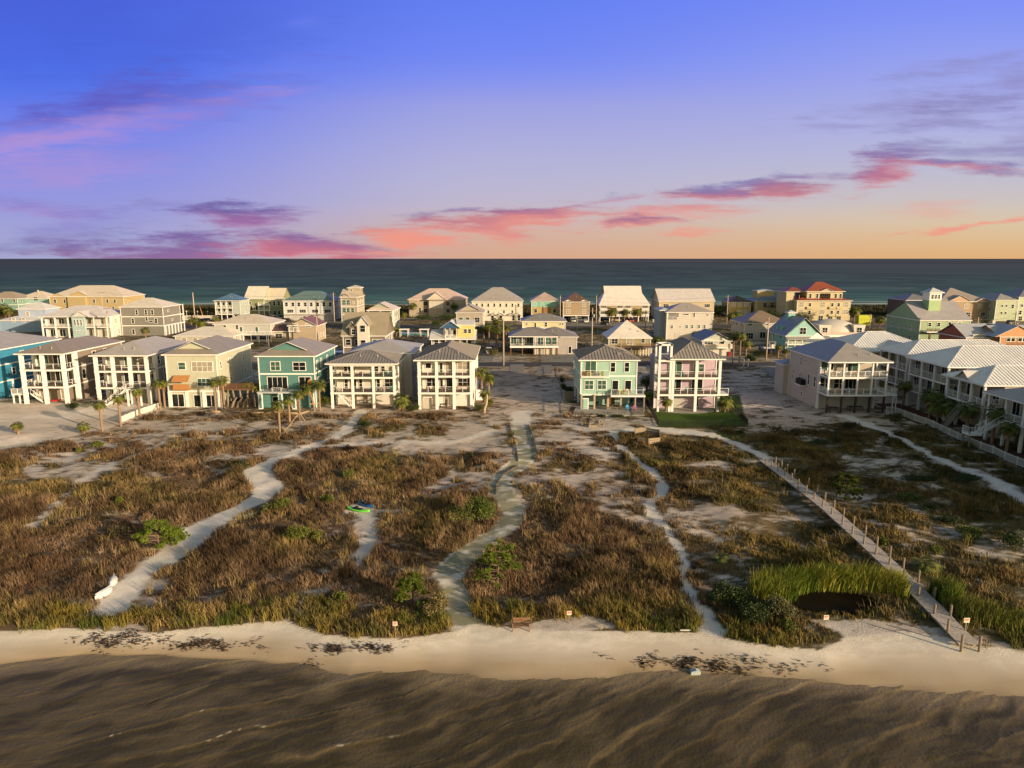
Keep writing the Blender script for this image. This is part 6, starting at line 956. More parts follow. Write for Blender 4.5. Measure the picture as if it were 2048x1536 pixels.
# ------------------------------------------------------------------ boardwalk
def boardwalk():
    pts = [(1528, 920), (1560, 943), (1600, 973), (1660, 1020), (1730, 1083), (1800, 1148), (1880, 1228), (1938, 1288)]
    w_ = []
    for i, (a, b) in enumerate(pts):
        h = [0.12, .35, .5, .6, .65, .6, .5, .25][i]; X, Y = G(a, b, h); w_.append(Vector((X, Y, max(h, ht(X, Y)+.12))))
    r = thing('boardwalk', 'long weathered grey plank boardwalk running down to the beach', 'boardwalk', tuple(w_[0])); o = w_[0]; hw = .75; pl = MB(); st = MB()
    seg = []; 
    for i in range(len(w_)-1):
        a, b = w_[i]-o, w_[i+1]-o; d = (b-a); n_ = Vector((-d.y, d.x, 0)).normalized(); L_ = d.length; k = int(L_/.15)
        for j in range(k):
            p = a+d*((j+.5)/k); w2 = hw+random.uniform(-.02, .02); pl.bar(p-n_*w2, p+n_*w2, .135, .04)
        for s in (-1, 1): st.bar(a+n_*s*.68-Vector((0, 0, .12)), b+n_*s*.68-Vector((0, 0, .12)), .06, .18)
        seg.append((a, b, n_))
    pl.build('planking', mat('boardwalk_planks', (.43, .39, .35), .85, .35, 4), r); st.build('stringer', WOOD, r)
    return w_
BW = boardwalk()
def bw_posts():
    left = [(1532, 931, 918), (1543, 934, 920), (1556, 942, 927), (1569, 950, 936), (1583, 962, 946), (1596, 982, 958), (1612, 990, 970), (1628, 1002, 985), (1645, 1018, 999), (1663, 1034, 1016), (1684, 1056, 1032), (1704, 1075, 1052), (1727, 1095, 1072), (1751, 1115, 1094), (1778, 1136, 1116), (1806, 1166, 1139), (1836, 1198, 1173), (1868, 1232, 1208), (1895, 1265, 1238), (1923, 1293, 1270)]
    right = [(1551, 930, 914), (1563, 936, 921), (1574, 944, 928), (1588, 954, 938), (1617, 968, 956), (1634, 988, 970), (1650, 1000, 985), (1668, 1018, 1000), (1687, 1035, 1016), (1707, 1052, 1033), (1730, 1074, 1050), (1753, 1098, 1072), (1779, 1120, 1092), (1806, 1140, 1115), (1836, 1167, 1140), (1868, 1200, 1175), (1900, 1236, 1210), (1959, 1294, 1271)]
    k = 0
    for side, lst in (('left', left), ('right', right)):
        for i, (px, py, pt) in enumerate(lst):
            X, Y = G(px, py, .3); z0 = ht(X, Y); zt = ZatY(px, pt, Y); m_ = MB(); m_.tube([(0, 0, -.5), (0, 0, zt-z0)], [.095, .09], 8)
            lab = '%s round boardwalk post from the inland end, on the %s side' % (('first', 'second', 'third', 'fourth', 'fifth', 'sixth', 'seventh', 'eighth', 'ninth', 'tenth', 'eleventh', 'twelfth', 'thirteenth', 'fourteenth', 'fifteenth', 'sixteenth', 'seventeenth', 'eighteenth', 'nineteenth', 'twentieth')[i], side)
            m_.build('boardwalk_post', WOOD, None, (X, Y, z0)); o = COL.objects[-1]; tag(o, lab, 'post', 'round posts along the boardwalk')
bw_posts()

# ------------------------------------------------------------------ fences, timber edging, sandbox screen
def fence(name, pts, label, h, mt, sp=.16, post=2.2, pw=.1, pk=.05, cat='fence', solid=False, z=None):
    w_ = [Vector(G(*p)+(0,)) for p in pts]; o = w_[0]; z0 = ht(o.x, o.y); r = thing(name, label, cat, (o.x, o.y, z0)); 
    for a, b in zip(w_[:-1], w_[1:]):
        d = b-a; L_ = d.length; n = max(1, int(L_/post)); a = a-o; 
        for i in range(n):
            p = a+d*(i/n); q = a+d*((i+1)/n); zp = ht(p.x+o.x, p.y+o.y)-z0; zq = ht(q.x+o.x, q.y+o.y)-z0; p = Vector((p.x, p.y, zp)); q = Vector((q.x, q.y, zq)); U = Vector((0, 0, 1))
            MB().box(-pw/2, pw/2, -pw/2, pw/2, -.3, h+.12).build('post', mt, r, tuple(p)); m_ = MB()
            m_.bar(p+U*h*.92, q+U*h*.92, .05, .08); m_.bar(p+U*.15, q+U*.15, .05, .08)
            if solid: m_.bar(p+U*h*.55, q+U*h*.55, .03, h*.75)
            else:
                k = int((q-p).length/sp)
                for j in range(1, k): s = p+(q-p)*(j/k); m_.bar(s+U*.1, s+U*h, pk, pk*.6)
            m_.build('panel', mt, r)
    return r
VW = mat('white_vinyl', (.68, .66, .62), .5, .06)
fence('picket_fence', [(240, 847), (275, 832), (318, 817)], 'white picket fence climbing along the raked sand lot', 1.1, VW, .14, 1.8, pk=.09)
fence('vinyl_fence', [(1790, 827), (1850, 850), (1915, 878), (1985, 907), (2060, 941), (2200, 1000)], 'long white baluster fence below the right row of houses', 1.2, VW, .16)
fence('vinyl_fence', [(1772, 826), (1788, 826.5)], 'short white fence joining the cream stilted house to the long fence', 1.2, VW, .16, 1.5)
BF = mat('black_fence', (.012, .012, .012), .5, .1)
fence('aluminium_fence', [(1286, 796), (1316, 852)], 'black metal fence on the left side of the lawn', 1.25, BF, .13, 2.0, .07, .028); fence('aluminium_fence', [(1317, 853.5), (1494, 853.5)], 'black metal fence along the front of the lawn', 1.25, BF, .13, 2.0, .07, .028); fence('aluminium_fence', [(1495, 853), (1462, 815)], 'black metal fence on the right side of the lawn', 1.25, BF, .13, 2.0, .07, .028)
fence('wooden_fence', [(283, 664), (340, 664)], 'orange-brown wooden privacy fence behind the grey clapboard house', 2.0, WOODO, .1, 2.4, .12, .09); fence('wooden_fence', [(1498, 690), (1560, 688)], 'low white wall fence before the brown-roofed white house', 1.1, paint((.5, .48, .44)), .2, 3, solid=True); fence('wooden_fence', [(455, 684), (540, 684)], 'low white wall in front of the cream stilted house', .9, paint((.46, .44, .4)), .2, 3, solid=True)
fence('wire_fence', [(1128, 830), (1124, 800), (1118, 760), (1113, 735)], 'thin wooden post line along the empty sandy lot', 1.0, WOOD, 9, 4.0, .1)
def edging(pts, label, z=.14):
    w_ = [P(*p) for p in pts]; o = Vector(w_[0]); r = thing('timber_edging', label, 'timber edging', tuple(o))
    for a, b in zip(w_[:-1], w_[1:]): MB().bar(Vector(a)-o+Vector((0, 0, .1)), Vector(b)-o+Vector((0, 0, .1)), .12, z).build('plank', mat('dark_timber', (.14, .10, .07), .9, .2, 3), r)
edging([(1018, 850), (1028, 880), (1034, 905), (1036, 924)], 'dark timber edging on the left of the middle path'); edging([(1056, 850), (1068, 880), (1073, 905), (1074, 922)], 'dark timber edging on the right of the middle path')
edging([(1036, 932), (1006, 950), (992, 972), (992, 990)], 'pale curb of sand and timber at the middle path bend', .15)
def sandbox():
    c = P(1295, 880); r = thing('wooden_screen', 'low hexagonal plank windbreak standing on the sand by the narrow path', 'windbreak', c); c0 = P(1295, 880)
    pts = [(1270, 870), (1292, 868), (1318, 872), (1320, 888), (1297, 890), (1275, 887)]
    for i, (a, b) in enumerate(zip(pts, pts[1:]+pts[:1])):
        if i in (5, 4): 
            if i == 5: continue
        A, B = Vector(P(*a))-Vector(c0), Vector(P(*b))-Vector(c0); m_ = MB()
        for k in range(3): m_.bar(A+Vector((0, 0, .2+k*.34)), B+Vector((0, 0, .2+k*.34)), .05, .3)
        m_.build('side_panel', mat('grey_plank_panels', (.30, .23, .15), .85, .2, 3), r); MB().bar(A+Vector((0, 0, -.2)), A+Vector((0, 0, 1.1)), .12).build('post', WOOD, r)
sandbox()

# ------------------------------------------------------------------ things on the sand
def loft(sec, name, mt, parent=None, smooth=True, closed=True):
    m_ = MB(); k = len(sec[0]); m_.v = [p for s in sec for p in s]
    for i in range(len(sec)-1):
        for j in range(k): m_.f.append((i*k+j, i*k+(j+1) % k, (i+1)*k+(j+1) % k, (i+1)*k+j)); m_.mi.append(0)
    m_.f.append(tuple(reversed(range(k)))); m_.mi.append(0); m_.f.append(tuple((len(sec)-1)*k+j for j in range(k))); m_.mi.append(0)
    return m_.build(name, mt, parent, smooth=smooth)
def kayak(px, py, rz, col, label, L_=3.0, w=.78, flip=False, cock=True):
    x, y, z = P(px, py); r = thing('kayak', label, 'kayak', (x, y, z+.02), rz); sec = []
    for i in range(13):
        t = i/12*2-1; ww = max(.02, w/2*(1-abs(t)**2.6)); hh = .16+.13*abs(t)**2; s = []
        for a in range(12):
            an = 2*math.pi*a/12; zz = math.sin(an)*(.17); s.append((t*L_/2, math.cos(an)*ww, (.2+zz*(1 if zz < 0 else .7)+(hh-.16))*(1)))
        sec.append(s)
    hm = mat('kayak_%s' % label.split()[0], col, .35, .06, spec=.4); loft(sec, 'hull', hm, r)
    if cock: MB().prism([(-.6, .28), (.45, .28), (.6, .36), (-.7, .36)], -.24, .24).build('cockpit', DARK, r); MB().box(-.35, -.05, -.2, .2, .36, .55).build('seat', DARK, r)
kayak(716, 1023, R(-24), (.15, .62, .06), 'green kayak lying on the sand patch beside the blue kayak', 3.2); kayak(732, 1013, R(-38), (.02, .14, .36), 'blue kayak lying on the sand patch beside the green kayak', 2.8)
def dinghy(px, py, rz, label, L_=1.9):
    x, y, z = P(px, py); r = thing('dinghy', label, 'boat', (x, y, z), rz); sec = []
    for i in range(11):
        t = i/10*2-1; ww = max(.03, .38*(1-abs(t)**3.0)*(1 if t > 0 else 1)); s = [(t*L_/2, math.cos(a)*ww, .02+.52*math.sin(a)**.8*(1-.35*t*t)) for a in [math.pi*j/8 for j in range(9)]]; sec.append(s)
    loft(sec, 'hull', mat('white_hull', (.55, .56, .56), .4, .06), r); MB().bar((-L_*.46, 0, .5), (L_*.46, 0, .5), .05, .06).build('keel', mat('white_hull', (.55, .56, .56)), r)
dinghy(208, 1190, R(78), 'upturned white dinghy nearer the shore beside the west path'); dinghy(226, 1166, R(110), 'upturned white dinghy farther from the shore beside the west path', 1.8)
kayak(103, 803, R(4), (.55, .02, .02), 'red kayak stored under the taupe house', 3.6, cock=False); kayak(1037, 702, R(-4), (.5, .5, .46), 'white surf kayak under the grey stilted bungalow', 3.2, cock=False)
def bench():
    x, y, z = P(1042, 1257); r = thing('bench', 'brown wooden bench standing on the beach at the end of the middle path', 'bench', (x, y, z)); M_ = mat('bench_wood', (.20, .125, .075), .8, .2, 3)
    for k in range(3): MB().box(-.62, .62, -.45+k*.16, -.32+k*.16, .4, .44).build('seat_plank', M_, r)
    MB().box(-.64, .64, .06, .1, .46, .64).build('backrest_plank', M_, r); MB().box(-.64, .64, .08, .12, .67, .86).build('backrest_plank', M_, r); MB().box(-.1, .1, .05, .059, .72, .8).build('emblem', mat('red_paint', (.4, .05, .03)), r)
    for s in (-1, 1): MB().box(s*.64-.04, s*.64+.04, -.45, -.38, -.3, .6).build('leg', M_, r); MB().box(s*.64-.04, s*.64+.04, .12, .19, -.3, .9).build('leg', M_, r); MB().box(s*.64-.045, s*.64+.045, -.48, .12, .6, .65).build('armrest', M_, r)
bench()
def sign(px, py, label, s=.36, h=1.0, fc=(.62, .5, .4)):
    x, y, z = P(px, py); r = thing('sign', label, 'sign', (x, y, z)); MB().box(-.04, .04, -.04, .04, -.3, h).build('post', WOOD, r); MB().box(-s/2, s/2, -.07, -.041, h-s*.8, h+.05).build('board', mat('sign_board', (.6, .55, .46), .6), r)
    t = MB(); t.box(-s*.38, s*.38, -.08, -.071, h-.08, h-.02); [t.box(-s*.36, s*.36*random.uniform(.4, 1), -.08, -.071, h-.14-k*.05, h-.12-k*.05) for k in range(2)]; t.build('lettering', mat('red_lettering', (.45, .06, .03), .6), r)
sign(791, 1268, 'small white notice sign on a stake in shore grass'); sign(1138, 1246, 'small white notice sign on the white sand right of the bench'); sign(1651, 1245, 'small orange-tinted notice sign before the dark pond', .4, .6); sign(1929, 1268, 'small notice sign on a post beside the lower boardwalk end', .42, 1.3)
def chair(x, y, z, rz, col, label, kind='adirondack_chair'):
    r = thing(kind, label, 'chair', (x, y, z), rz); M_ = mat('chair_%02d_%02d_%02d' % tuple(int(c*99) for c in col), col, .6, .08)
    MB().quad((-.3, -.3, .38), (.3, -.3, .38), (.3, .3, .26), (-.3, .3, .26)).quad((-.3, -.3, .34), (-.3, .3, .22), (.3, .3, .22), (.3, -.3, .34)).build('seat', M_, r)
    m_ = MB(); [m_.bar((k*.12, .26, .25), (k*.14, .52, 1.0-.04*k*k), .1, .03, up=(0, 1, 0)) for k in (-2, -1, 0, 1, 2)]; m_.build('backrest', M_, r)
    for s in (-1, 1): MB().box(s*.34-.03, s*.34+.03, -.32, -.24, 0, .56).build('leg', M_, r); MB().box(s*.34-.03, s*.34+.03, .3, .36, 0, .56).build('leg', M_, r); MB().box(s*.36-.07, s*.36+.07, -.36, .38, .56, .59).build('armrest', M_, r)
ORD = ['first', 'second', 'third', 'fourth', 'fifth', 'sixth', 'seventh', 'eighth', 'ninth', 'tenth', 'eleventh', 'twelfth', 'thirteenth', 'fourteenth', 'fifteenth', 'sixteenth', 'seventeenth', 'eighteenth', 'nineteenth', 'last']
def on(H, lx, ly, lz): return (H['X']+lx, H['Y']+ly, lz)
TEAL = (.02, .28, .28); CW = (.55, .52, .46)
for (hx, lx, lz, rz, col, lab) in [(h5, -2.2, 6.1, .3, (.6, .2, .05), 'orange chair on the upper porch of the wide white house'), (h5, 1.6, 6.1, .2, TEAL, 'teal chair on the upper porch right of the orange one'), (h5, 4.0, 6.1, -.1, TEAL, 'teal chair at the middle right of the upper porch'), (h5, 5.2, 6.1, -.3, TEAL, 'teal chair at the far right of the upper porch'), (h5, 1.5, 3.15, .2, TEAL, 'teal chair in the middle of the lower porch of the wide white house'), (h5, 3.6, 3.15, .1, CW, 'white chair on the lower porch of the wide white house'), (h5, 5.1, 3.15, -.2, TEAL, 'teal chair at the right of the lower porch'),
  (h6, -3.4, 3.3, .3, (.3, .12, .05), 'brown chair on the left of the bright white house lower porch'), (h6, -.4, 3.3, .1, (.35, .3, .25), 'grey chair in the middle of the bright white house lower porch'), (h8, -2.4, 6.5, 0, TEAL, 'teal lounge chair on the pink house upper porch'), (h8, -1.2, 3.35, .2, TEAL, 'aqua chair on the pink house middle porch'), (h2, -3.8, 6.6, .4, (.3, .24, .18), 'brown chair on the upper porch of the pale grey house'), (h1, 3.0, 6.85, .4, (.45, .36, .26), 'tan chair on the upper porch of the taupe house'), (h1, 2.8, 3.5, .2, (.4, .32, .24), 'tan chair on the middle porch of the taupe house'), (h1, -2.5, 3.5, .5, CW, 'white chair on the middle porch of the taupe house')]:
    chair(*on(hx, lx, 1.4, lz), rz, col, lab)
for k in range(5): chair(*on(h9, -4.8+k*2.1, 1.2, 3.5), .1*k, (.05, .3, .5) if k % 2 == 0 else (.45, .3, .12), '%s deck chair, %s from left, lower porch of the cream stilted house' % (('blue', 'tan')[k % 2], ORD[k]))
for k in range(4): chair(*on(h9, -4.6+k*2.4, 1.2, 6.75), -.1*k, (.05, .3, .5) if k % 2 else (.5, .3, .12), '%s deck chair, %s from left, upper porch of the cream stilted house' % (('tan', 'blue')[k % 2], ORD[k]))
for k, (dx, c_) in enumerate(((-4.6, (.3, .12, .03)), (-3.7, (.5, .42, .06)), (-2.6, (.4, .38, .3)), (-1.4, (.45, .45, .08)))): chair(*on(h7, dx, -.45, 6.56), 0, c_, '%s on the small upper balcony of the mint house' % ('brown chair', 'mustard chair', 'grey chair', 'yellow chair')[k])
for k, (dx, c_) in enumerate(((.9, (.1, .1, .1)), (2.2, (.5, .44, .08)), (3.4, (.6, .5, .3)))): chair(*on(h7, dx, -1.0, 3.16), 0, c_, '%s on the lower balcony of the mint house' % ('black chair', 'yellow chair', 'cream chair')[k])
chair(*on(h7, 3.6, -1.5, .29), .4, (.04, .28, .52), 'bright blue beach chair on the patio of the mint house'); chair(*on(h7, 4.6, -1.9, .29), -.3, (.55, .2, .3), 'pink striped beach chair on the patio of the mint house')
for k, (px, py, rz) in enumerate([(1166, 851, R(-80)), (1173, 848, R(-40)), (1196, 849, R(40)), (1204, 852, R(80))]): x, y, z = P(px, py); chair(x, y, z, rz, ((.35, .24, .13), (.06, .05, .05))[k in (1, 2)], '%s wooden chair around the fire pit, %s' % (('tan', 'dark')[k in (1, 2)], ('leftmost', 'second from left', 'third from left', 'rightmost')[k]))
x, y, z = P(1185, 853); r = thing('fire_pit', 'square stone fire pit between four wooden chairs on the sand', 'fire pit', (x, y, z)); [MB().box(*b).build('stone_side', mat('fire_pit_stone', (.3, .24, .17), .9, .3, 5), r) for b in ((-.7, .7, -.7, -.5, -.1, .45), (-.7, .7, .5, .7, -.1, .45), (-.7, -.5, -.499, .499, -.1, .45), (.5, .7, -.499, .499, -.1, .45))]; MB().box(-.49, .49, -.49, .49, -.1, .2).build('ash_bed', DARK, r)
def table(x, y, z, w, d, h, mt, label, legm=None):
    r = thing('table', label, 'table', (x, y, z)); MB().box(-w/2, w/2, -d/2, d/2, h-.06, h).build('tabletop', mt, r)
    for sx in (-1, 1):
        for sy in (-1, 1): MB().box(sx*(w/2-.08)-.04, sx*(w/2-.08)+.04, sy*(d/2-.08)-.04, sy*(d/2-.08)+.04, 0, h-.061).build('leg', legm or mt, r)
table(*on(h6, 3.3, 1.4, 3.3), 2.6, 1.1, .95, WOODO, 'long orange wooden table on the lower porch of the bright white house'); table(*on(h5, 2.6, 1.3, 3.15), .8, .8, .6, paint((.55, .55, .52)), 'small white table between chairs on the lower porch of the wide white house'); table(*on(h4, -1.8, -.95, 3.31), 1.8, .5, .75, paint((.5, .5, .5)), 'white table on the balcony of the teal house')
table(*on(h6, -.6, 1.5, 0), 1.3, .9, .75, DARK, 'dark picnic table under the bright white house'); table(*on(h7, .8, -1.2, .29), 1.7, .45, .5, WOOD, 'low wooden bench table on the mint house patio'); table(*on(h9, 1.0, 2.0, 0), 2.6, 1.2, .8, DARK, 'dark long table under the cream stilted house'); table(*on(h9, -3.4, 1.4, 0), 1.6, .9, .8, DARK, 'small dark table under the cream stilted house')
x, y, z = on(h7, -1.9, 1.2, .28); r = thing('grill', 'black kettle grill standing under the mint house', 'grill', (x, y, z)); MB().tube([(0, 0, .6), (0, 0, .75), (0, 0, .95), (0, 0, 1.1)], [.15, .34, .34, .1], 12).build('bowl', DARK, r, smooth=True); [MB().bar((0, 0, .65), (.3*math.cos(a), .3*math.sin(a), 0), .04).build('leg', DARK, r) for a in (.5, 2.6, 4.7)]
x, y, z = on(h4, 4.2, -.6, 3.35); r = thing('paddle_board', 'orange paddle board leaning on the teal house balcony', 'board', (x, y, z)); MB().prism([(-.3, 0), (.35, 0), (.75, 1.0), (.6, 2.0), (.2, 2.3), (-.2, 1.9), (-.45, 1.0)], 0, .1).build('board', WOODO, r)
# raised timber deck with log posts between the pale yellow-green and teal houses
x, y, z = P(478, 812); r = thing('timber_deck', 'rough raised timber deck on tree-trunk posts between pale green and teal houses', 'deck', (x, y, z)); MB().box(-3.2, 3.4, -1, 5, 3.3, 3.6).build('deck', WOODB, r); railing(r, (-3.2, -.9), (3.4, -.9), 3.6, 'board', 1.0, WOODB)
for k in range(6): MB().tube([(-3+k*1.25+.15*math.sin(k*3), -.8, -.2), (-3+k*1.25, -.7, 1.6), (-3+k*1.25+.2*math.sin(k*2), -.8, 3.3)], [.2, .17, .16], 7).build('log_post', WOOD, r)
[MB().tube([(-1+k*1.1, -1.2, -.2), (-.5+k*1.0, -1.4, .9), (.2+k*1.1, -1.2, 2.0)], [.26, .2, .1], 7).build('driftwood', WOOD, r) for k in range(3)]
def log(a, b, rr, label, name='log', zz=.12):
    A, B = Vector(P(*a)), Vector(P(*b)); o = MB().tube([Vector((0, 0, zz)), (B-A)/2+Vector((0, -.06, zz+.02)), B-A+Vector((0, 0, zz))], [rr, rr*.9, rr*.8], 8).build(name, mat('bleached_log', (.38, .27, .16), .9, .25, 3), None, tuple(A), smooth=True); tag(o, label, 'log')
log((500, 827), (528, 827), .2, 'leftmost pale log edging the ground before the teal house'); log((532, 827), (562, 826), .2, 'second pale log edging the ground before the teal house'); log((566, 827), (595, 828), .2, 'third pale log edging the ground before the teal house'); log((600, 828), (618, 824), .2, 'rightmost pale log edging the ground before the teal house'); log((523, 841), (542, 841), .07, 'thin white pipe lying on the sand before the teal house'); log((1620, 1085), (1642, 1101), .06, 'thin dead branch in the shaded meadow right of the boardwalk')
log((415, 823), (440, 825), .22, 'heap of pale driftwood below the pale yellow-green house'); log((436, 819), (452, 824), .2, 'short driftwood piece next to the heap')
def brace(a, za, b, zb, label):
    A = P(*a); B = P(*b); A = Vector((A[0], A[1], A[2]+za)); B = Vector((B[0], B[1], B[2]+zb)); o = MB().bar(Vector((0, 0, 0)), B-A, .14).build('palm_brace', mat('bleached_log', (.38, .27, .16), .9, .25, 3), None, tuple(A)); tag(o, label, 'brace')
brace((566, 868), .1, (598, 840), 1.2, 'long diagonal timber brace between the front and middle palms'); brace((564, 866), 1.0, (576, 870), .05, 'short timber brace at the foot of the front palm'); brace((601, 840), 1.1, (609, 842), .05, 'short timber brace at the foot of the middle palm'); brace((324, 820), 1.2, (313, 826), .05, 'timber brace at the foot of the palm pair by the grey house'); brace((620, 824), 1.5, (641, 822), 1.5, 'horizontal timber brace between leaning and upright palms')
x, y = G(1389, 1347, -.42); o = MB().prism([(-.3, 0), (.35, .02), (.42, .2), (.1, .34), (-.25, .25)], -.15, .2).build('debris', mat('foam_debris', (.35, .42, .42), .5), None, (x, y, -.46)); tag(o, 'pale bluish block of debris at the waterline', 'debris')
x, y, z = P(1371, 1262); o = MB().bar((-.4, 0, .08), (.35, -.1, .14), .1).build('plank', mat('white_debris', (.6, .58, .52)), None, (x, y, z)); tag(o, 'small white plank lying at the grass edge of the beach', 'debris')
def bird():
    Y = 62.0; X = XatY(1650, 1087, Y); Z = ZatY(1650, 1087, Y); r = thing('bird', 'brown and white bird gliding with raised wings over the dark meadow', 'bird', (X, Y, Z), R(20)); Bm = mat('bird_plumage', (.10, .075, .055), .8, .4, 9)
    MB().tube([(-.32, 0, 0), (-.2, 0, .01), (0, 0, .03), (.2, 0, .05), (.3, 0, .06), (.38, 0, .04)], [.03, .07, .1, .08, .05, .01], 10).build('body', Bm, r, smooth=True)
    for s in (-1, 1): m_ = MB(); m_.quad((-.12, s*.05, .06), (.12, s*.05, .07), (.14, s*.45, .28), (-.1, s*.45, .26)).quad((-.1, s*.45, .26), (.14, s*.45, .28), (.0, s*.95, .34), (-.12, s*.9, .33)); m_.quad((-.12, s*.05, .05), (-.1, s*.45, .25), (.14, s*.45, .27), (.12, s*.05, .06)); m_.build('wing', Bm, r)
    MB().quad((-.3, -.03, .01), (-.3, .03, .01), (-.52, .1, .0), (-.52, -.1, .0)).quad((-.3, -.03, -.01), (-.52, -.1, -.02), (-.52, .1, -.02), (-.3, .03, -.01)).build('tail', Bm, r)
bird()

# ------------------------------------------------------------------ vehicles
def make_car(kind):
    r = empty({'suv': 'suv', 'sedan': 'sedan', 'pickup': 'pickup_truck', 'van': 'van'}[kind]); L_, W_ = {'suv': (4.8, 1.9), 'sedan': (4.7, 1.8), 'pickup': (5.6, 2.0), 'van': (5.2, 2.0)}[kind]; h = L_/2
    lo = [(-h, .35), (h, .35), (h, .75), (h-.15, .95), (h-1.1, 1.02), (-h+.1, 1.05), (-h, .8)]
    cab = {'suv': [(h-1.2, 1.0), (h-1.9, 1.65), (-h+.35, 1.7), (-h+.1, 1.03)], 'sedan': [(h-1.3, 1.0), (h-2.0, 1.4), (-h+1.3, 1.42), (-h+.6, 1.03)], 'pickup': [(h-1.5, 1.02), (h-2.1, 1.75), (h-3.5, 1.75), (h-3.7, 1.04)], 'van': [(h-.6, 1.0), (h-1.2, 1.95), (-h+.1, 2.0), (-h+.05, 1.03)]}[kind]
    return r, L_, W_, lo, cab
def car(px, py, rz, kind, col, label, xyz=None):
    r, L_, W_, lo, cab = make_car(kind); x, y, z = xyz or P(px, py); r.location = (x, y, max(z, 0)+.04); r.rotation_euler = (0, 0, rz); tag(r, label, {'suv': 'car', 'sedan': 'car', 'pickup': 'pickup truck', 'van': 'van'}[kind], 'parked vehicles'); cm = mat('car_paint_%02d_%02d_%02d' % tuple(int(c*99) for c in col), col, .3, .05, spec=.5)
    MB().prism(lo, -W_/2, W_/2).build('body', cm, r); MB().prism([(a*.985, b-.02) for a, b in cab], -W_/2+.12, W_/2-.12).build('glasshouse', GLASS, r); cx = [a for a, b in cab]; MB().box(cx[2]+.08, cx[1]-.08, -W_/2+.11, W_/2-.11, cab[1][1]-.02, cab[1][1]+.06).build('roof', cm, r)
    if kind == 'pickup': MB().box(-L_/2+.2, cx[3]-.1, -W_/2+.15, W_/2-.15, 1.04, 1.07).build('cargo_bed', DARK, r)
    for sx in (-1, 1):
        for sy in (-1, 1):
            w_ = MB().tube([(sx*L_*.31, sy*(W_/2-.2), .34), (sx*L_*.31, sy*(W_/2+.02), .34)], .34, 14).build('wheel', mat('tyre', (.02, .02, .02), .9), r); MB().tube([(sx*L_*.31, sy*(W_/2+.021), .34), (sx*L_*.31, sy*(W_/2+.04), .34)], .2, 10).build('rim', mat('rim_metal', (.35, .35, .35), .35, metal=.6), w_)
    for sy in (-1, 1): MB().box(L_/2-.02, L_/2+.02, sy*(W_/2-.45), sy*(W_/2-.12), .65, .82).build('headlight', mat('lamp_glass', (.6, .6, .55), .2), r); MB().box(-L_/2-.02, -L_/2+.02, sy*(W_/2-.35), sy*(W_/2-.1), .75, .95).build('tail_light', mat('red_lamp', (.35, .01, .01), .3), r)
WHC = (.6, .58, .55); BKC = (.02, .02, .025); SIL = (.3, .31, .32)
for q in [(978, 707, R(-82), 'suv', (.6, .53, .45), 'cream white car on the driveway behind the bright white house'), (982, 700, R(-82), 'sedan', (.09, .015, .015), 'dark red car parked behind the cream white car'), (1067, 642, R(-10), 'sedan', SIL, 'grey sedan at the white condominium carport'), (1083, 646, R(-15), 'suv', BKC, 'black car before the white condominium'), (1133, 640, R(-85), 'suv', BKC, 'black car under the tan stilted house'), (1146, 644, R(-85), 'suv', WHC, 'left white car under the tan stilted house'), (1159, 643, R(-85), 'suv', (.45, .45, .45), 'middle pale car under the tan stilted house'), (1171, 645, R(-85), 'sedan', WHC, 'right silver-white car under the tan stilted house'), (1211, 650, R(-70), 'pickup', BKC, 'black pickup truck before the ochre condominium'), (1232, 643, R(-5), 'sedan', (.5, .4, .28), 'beige car under the ochre condominium'), (1260, 644, R(-80), 'suv', (.3, .02, .03), 'red car under the ochre condominium'),
 (1978, 657, R(-25), 'van', WHC, 'white van with roof box on the highway shoulder at right'), (2025, 648, R(5), 'suv', BKC, 'black car before the mint house at the far right'), (533, 640, R(-5), 'sedan', WHC, 'white car before the sage green twin house'), (553, 639, R(8), 'suv', (.5, .47, .35), 'cream car right of the white car'), (520, 639, R(-5), 'suv', BKC, 'black car under the sage green twin house balcony'), (576, 644, R(-12), 'suv', (.05, .03, .03), 'dark car before the white townhouses'), (405, 645, R(0), 'suv', BKC, 'black car left on the roadside near the small aqua house'), (417, 644, R(5), 'suv', BKC, 'second black car on the roadside near the small aqua house'), (425, 648, R(0), 'pickup', WHC, 'white pickup partly behind roadside palms'), (234, 643, R(0), 'sedan', (.2, .2, .2), 'grey car beside the grey clapboard house'), (1390, 692, R(0), 'suv', BKC, 'black car beside the tall white house'), (912, 640, R(-4), 'sedan', WHC, 'white car before the beige mansion'), (1200, 701, R(3), 'sedan', BKC, 'black car left of the khaki bungalow')]: car(*q)
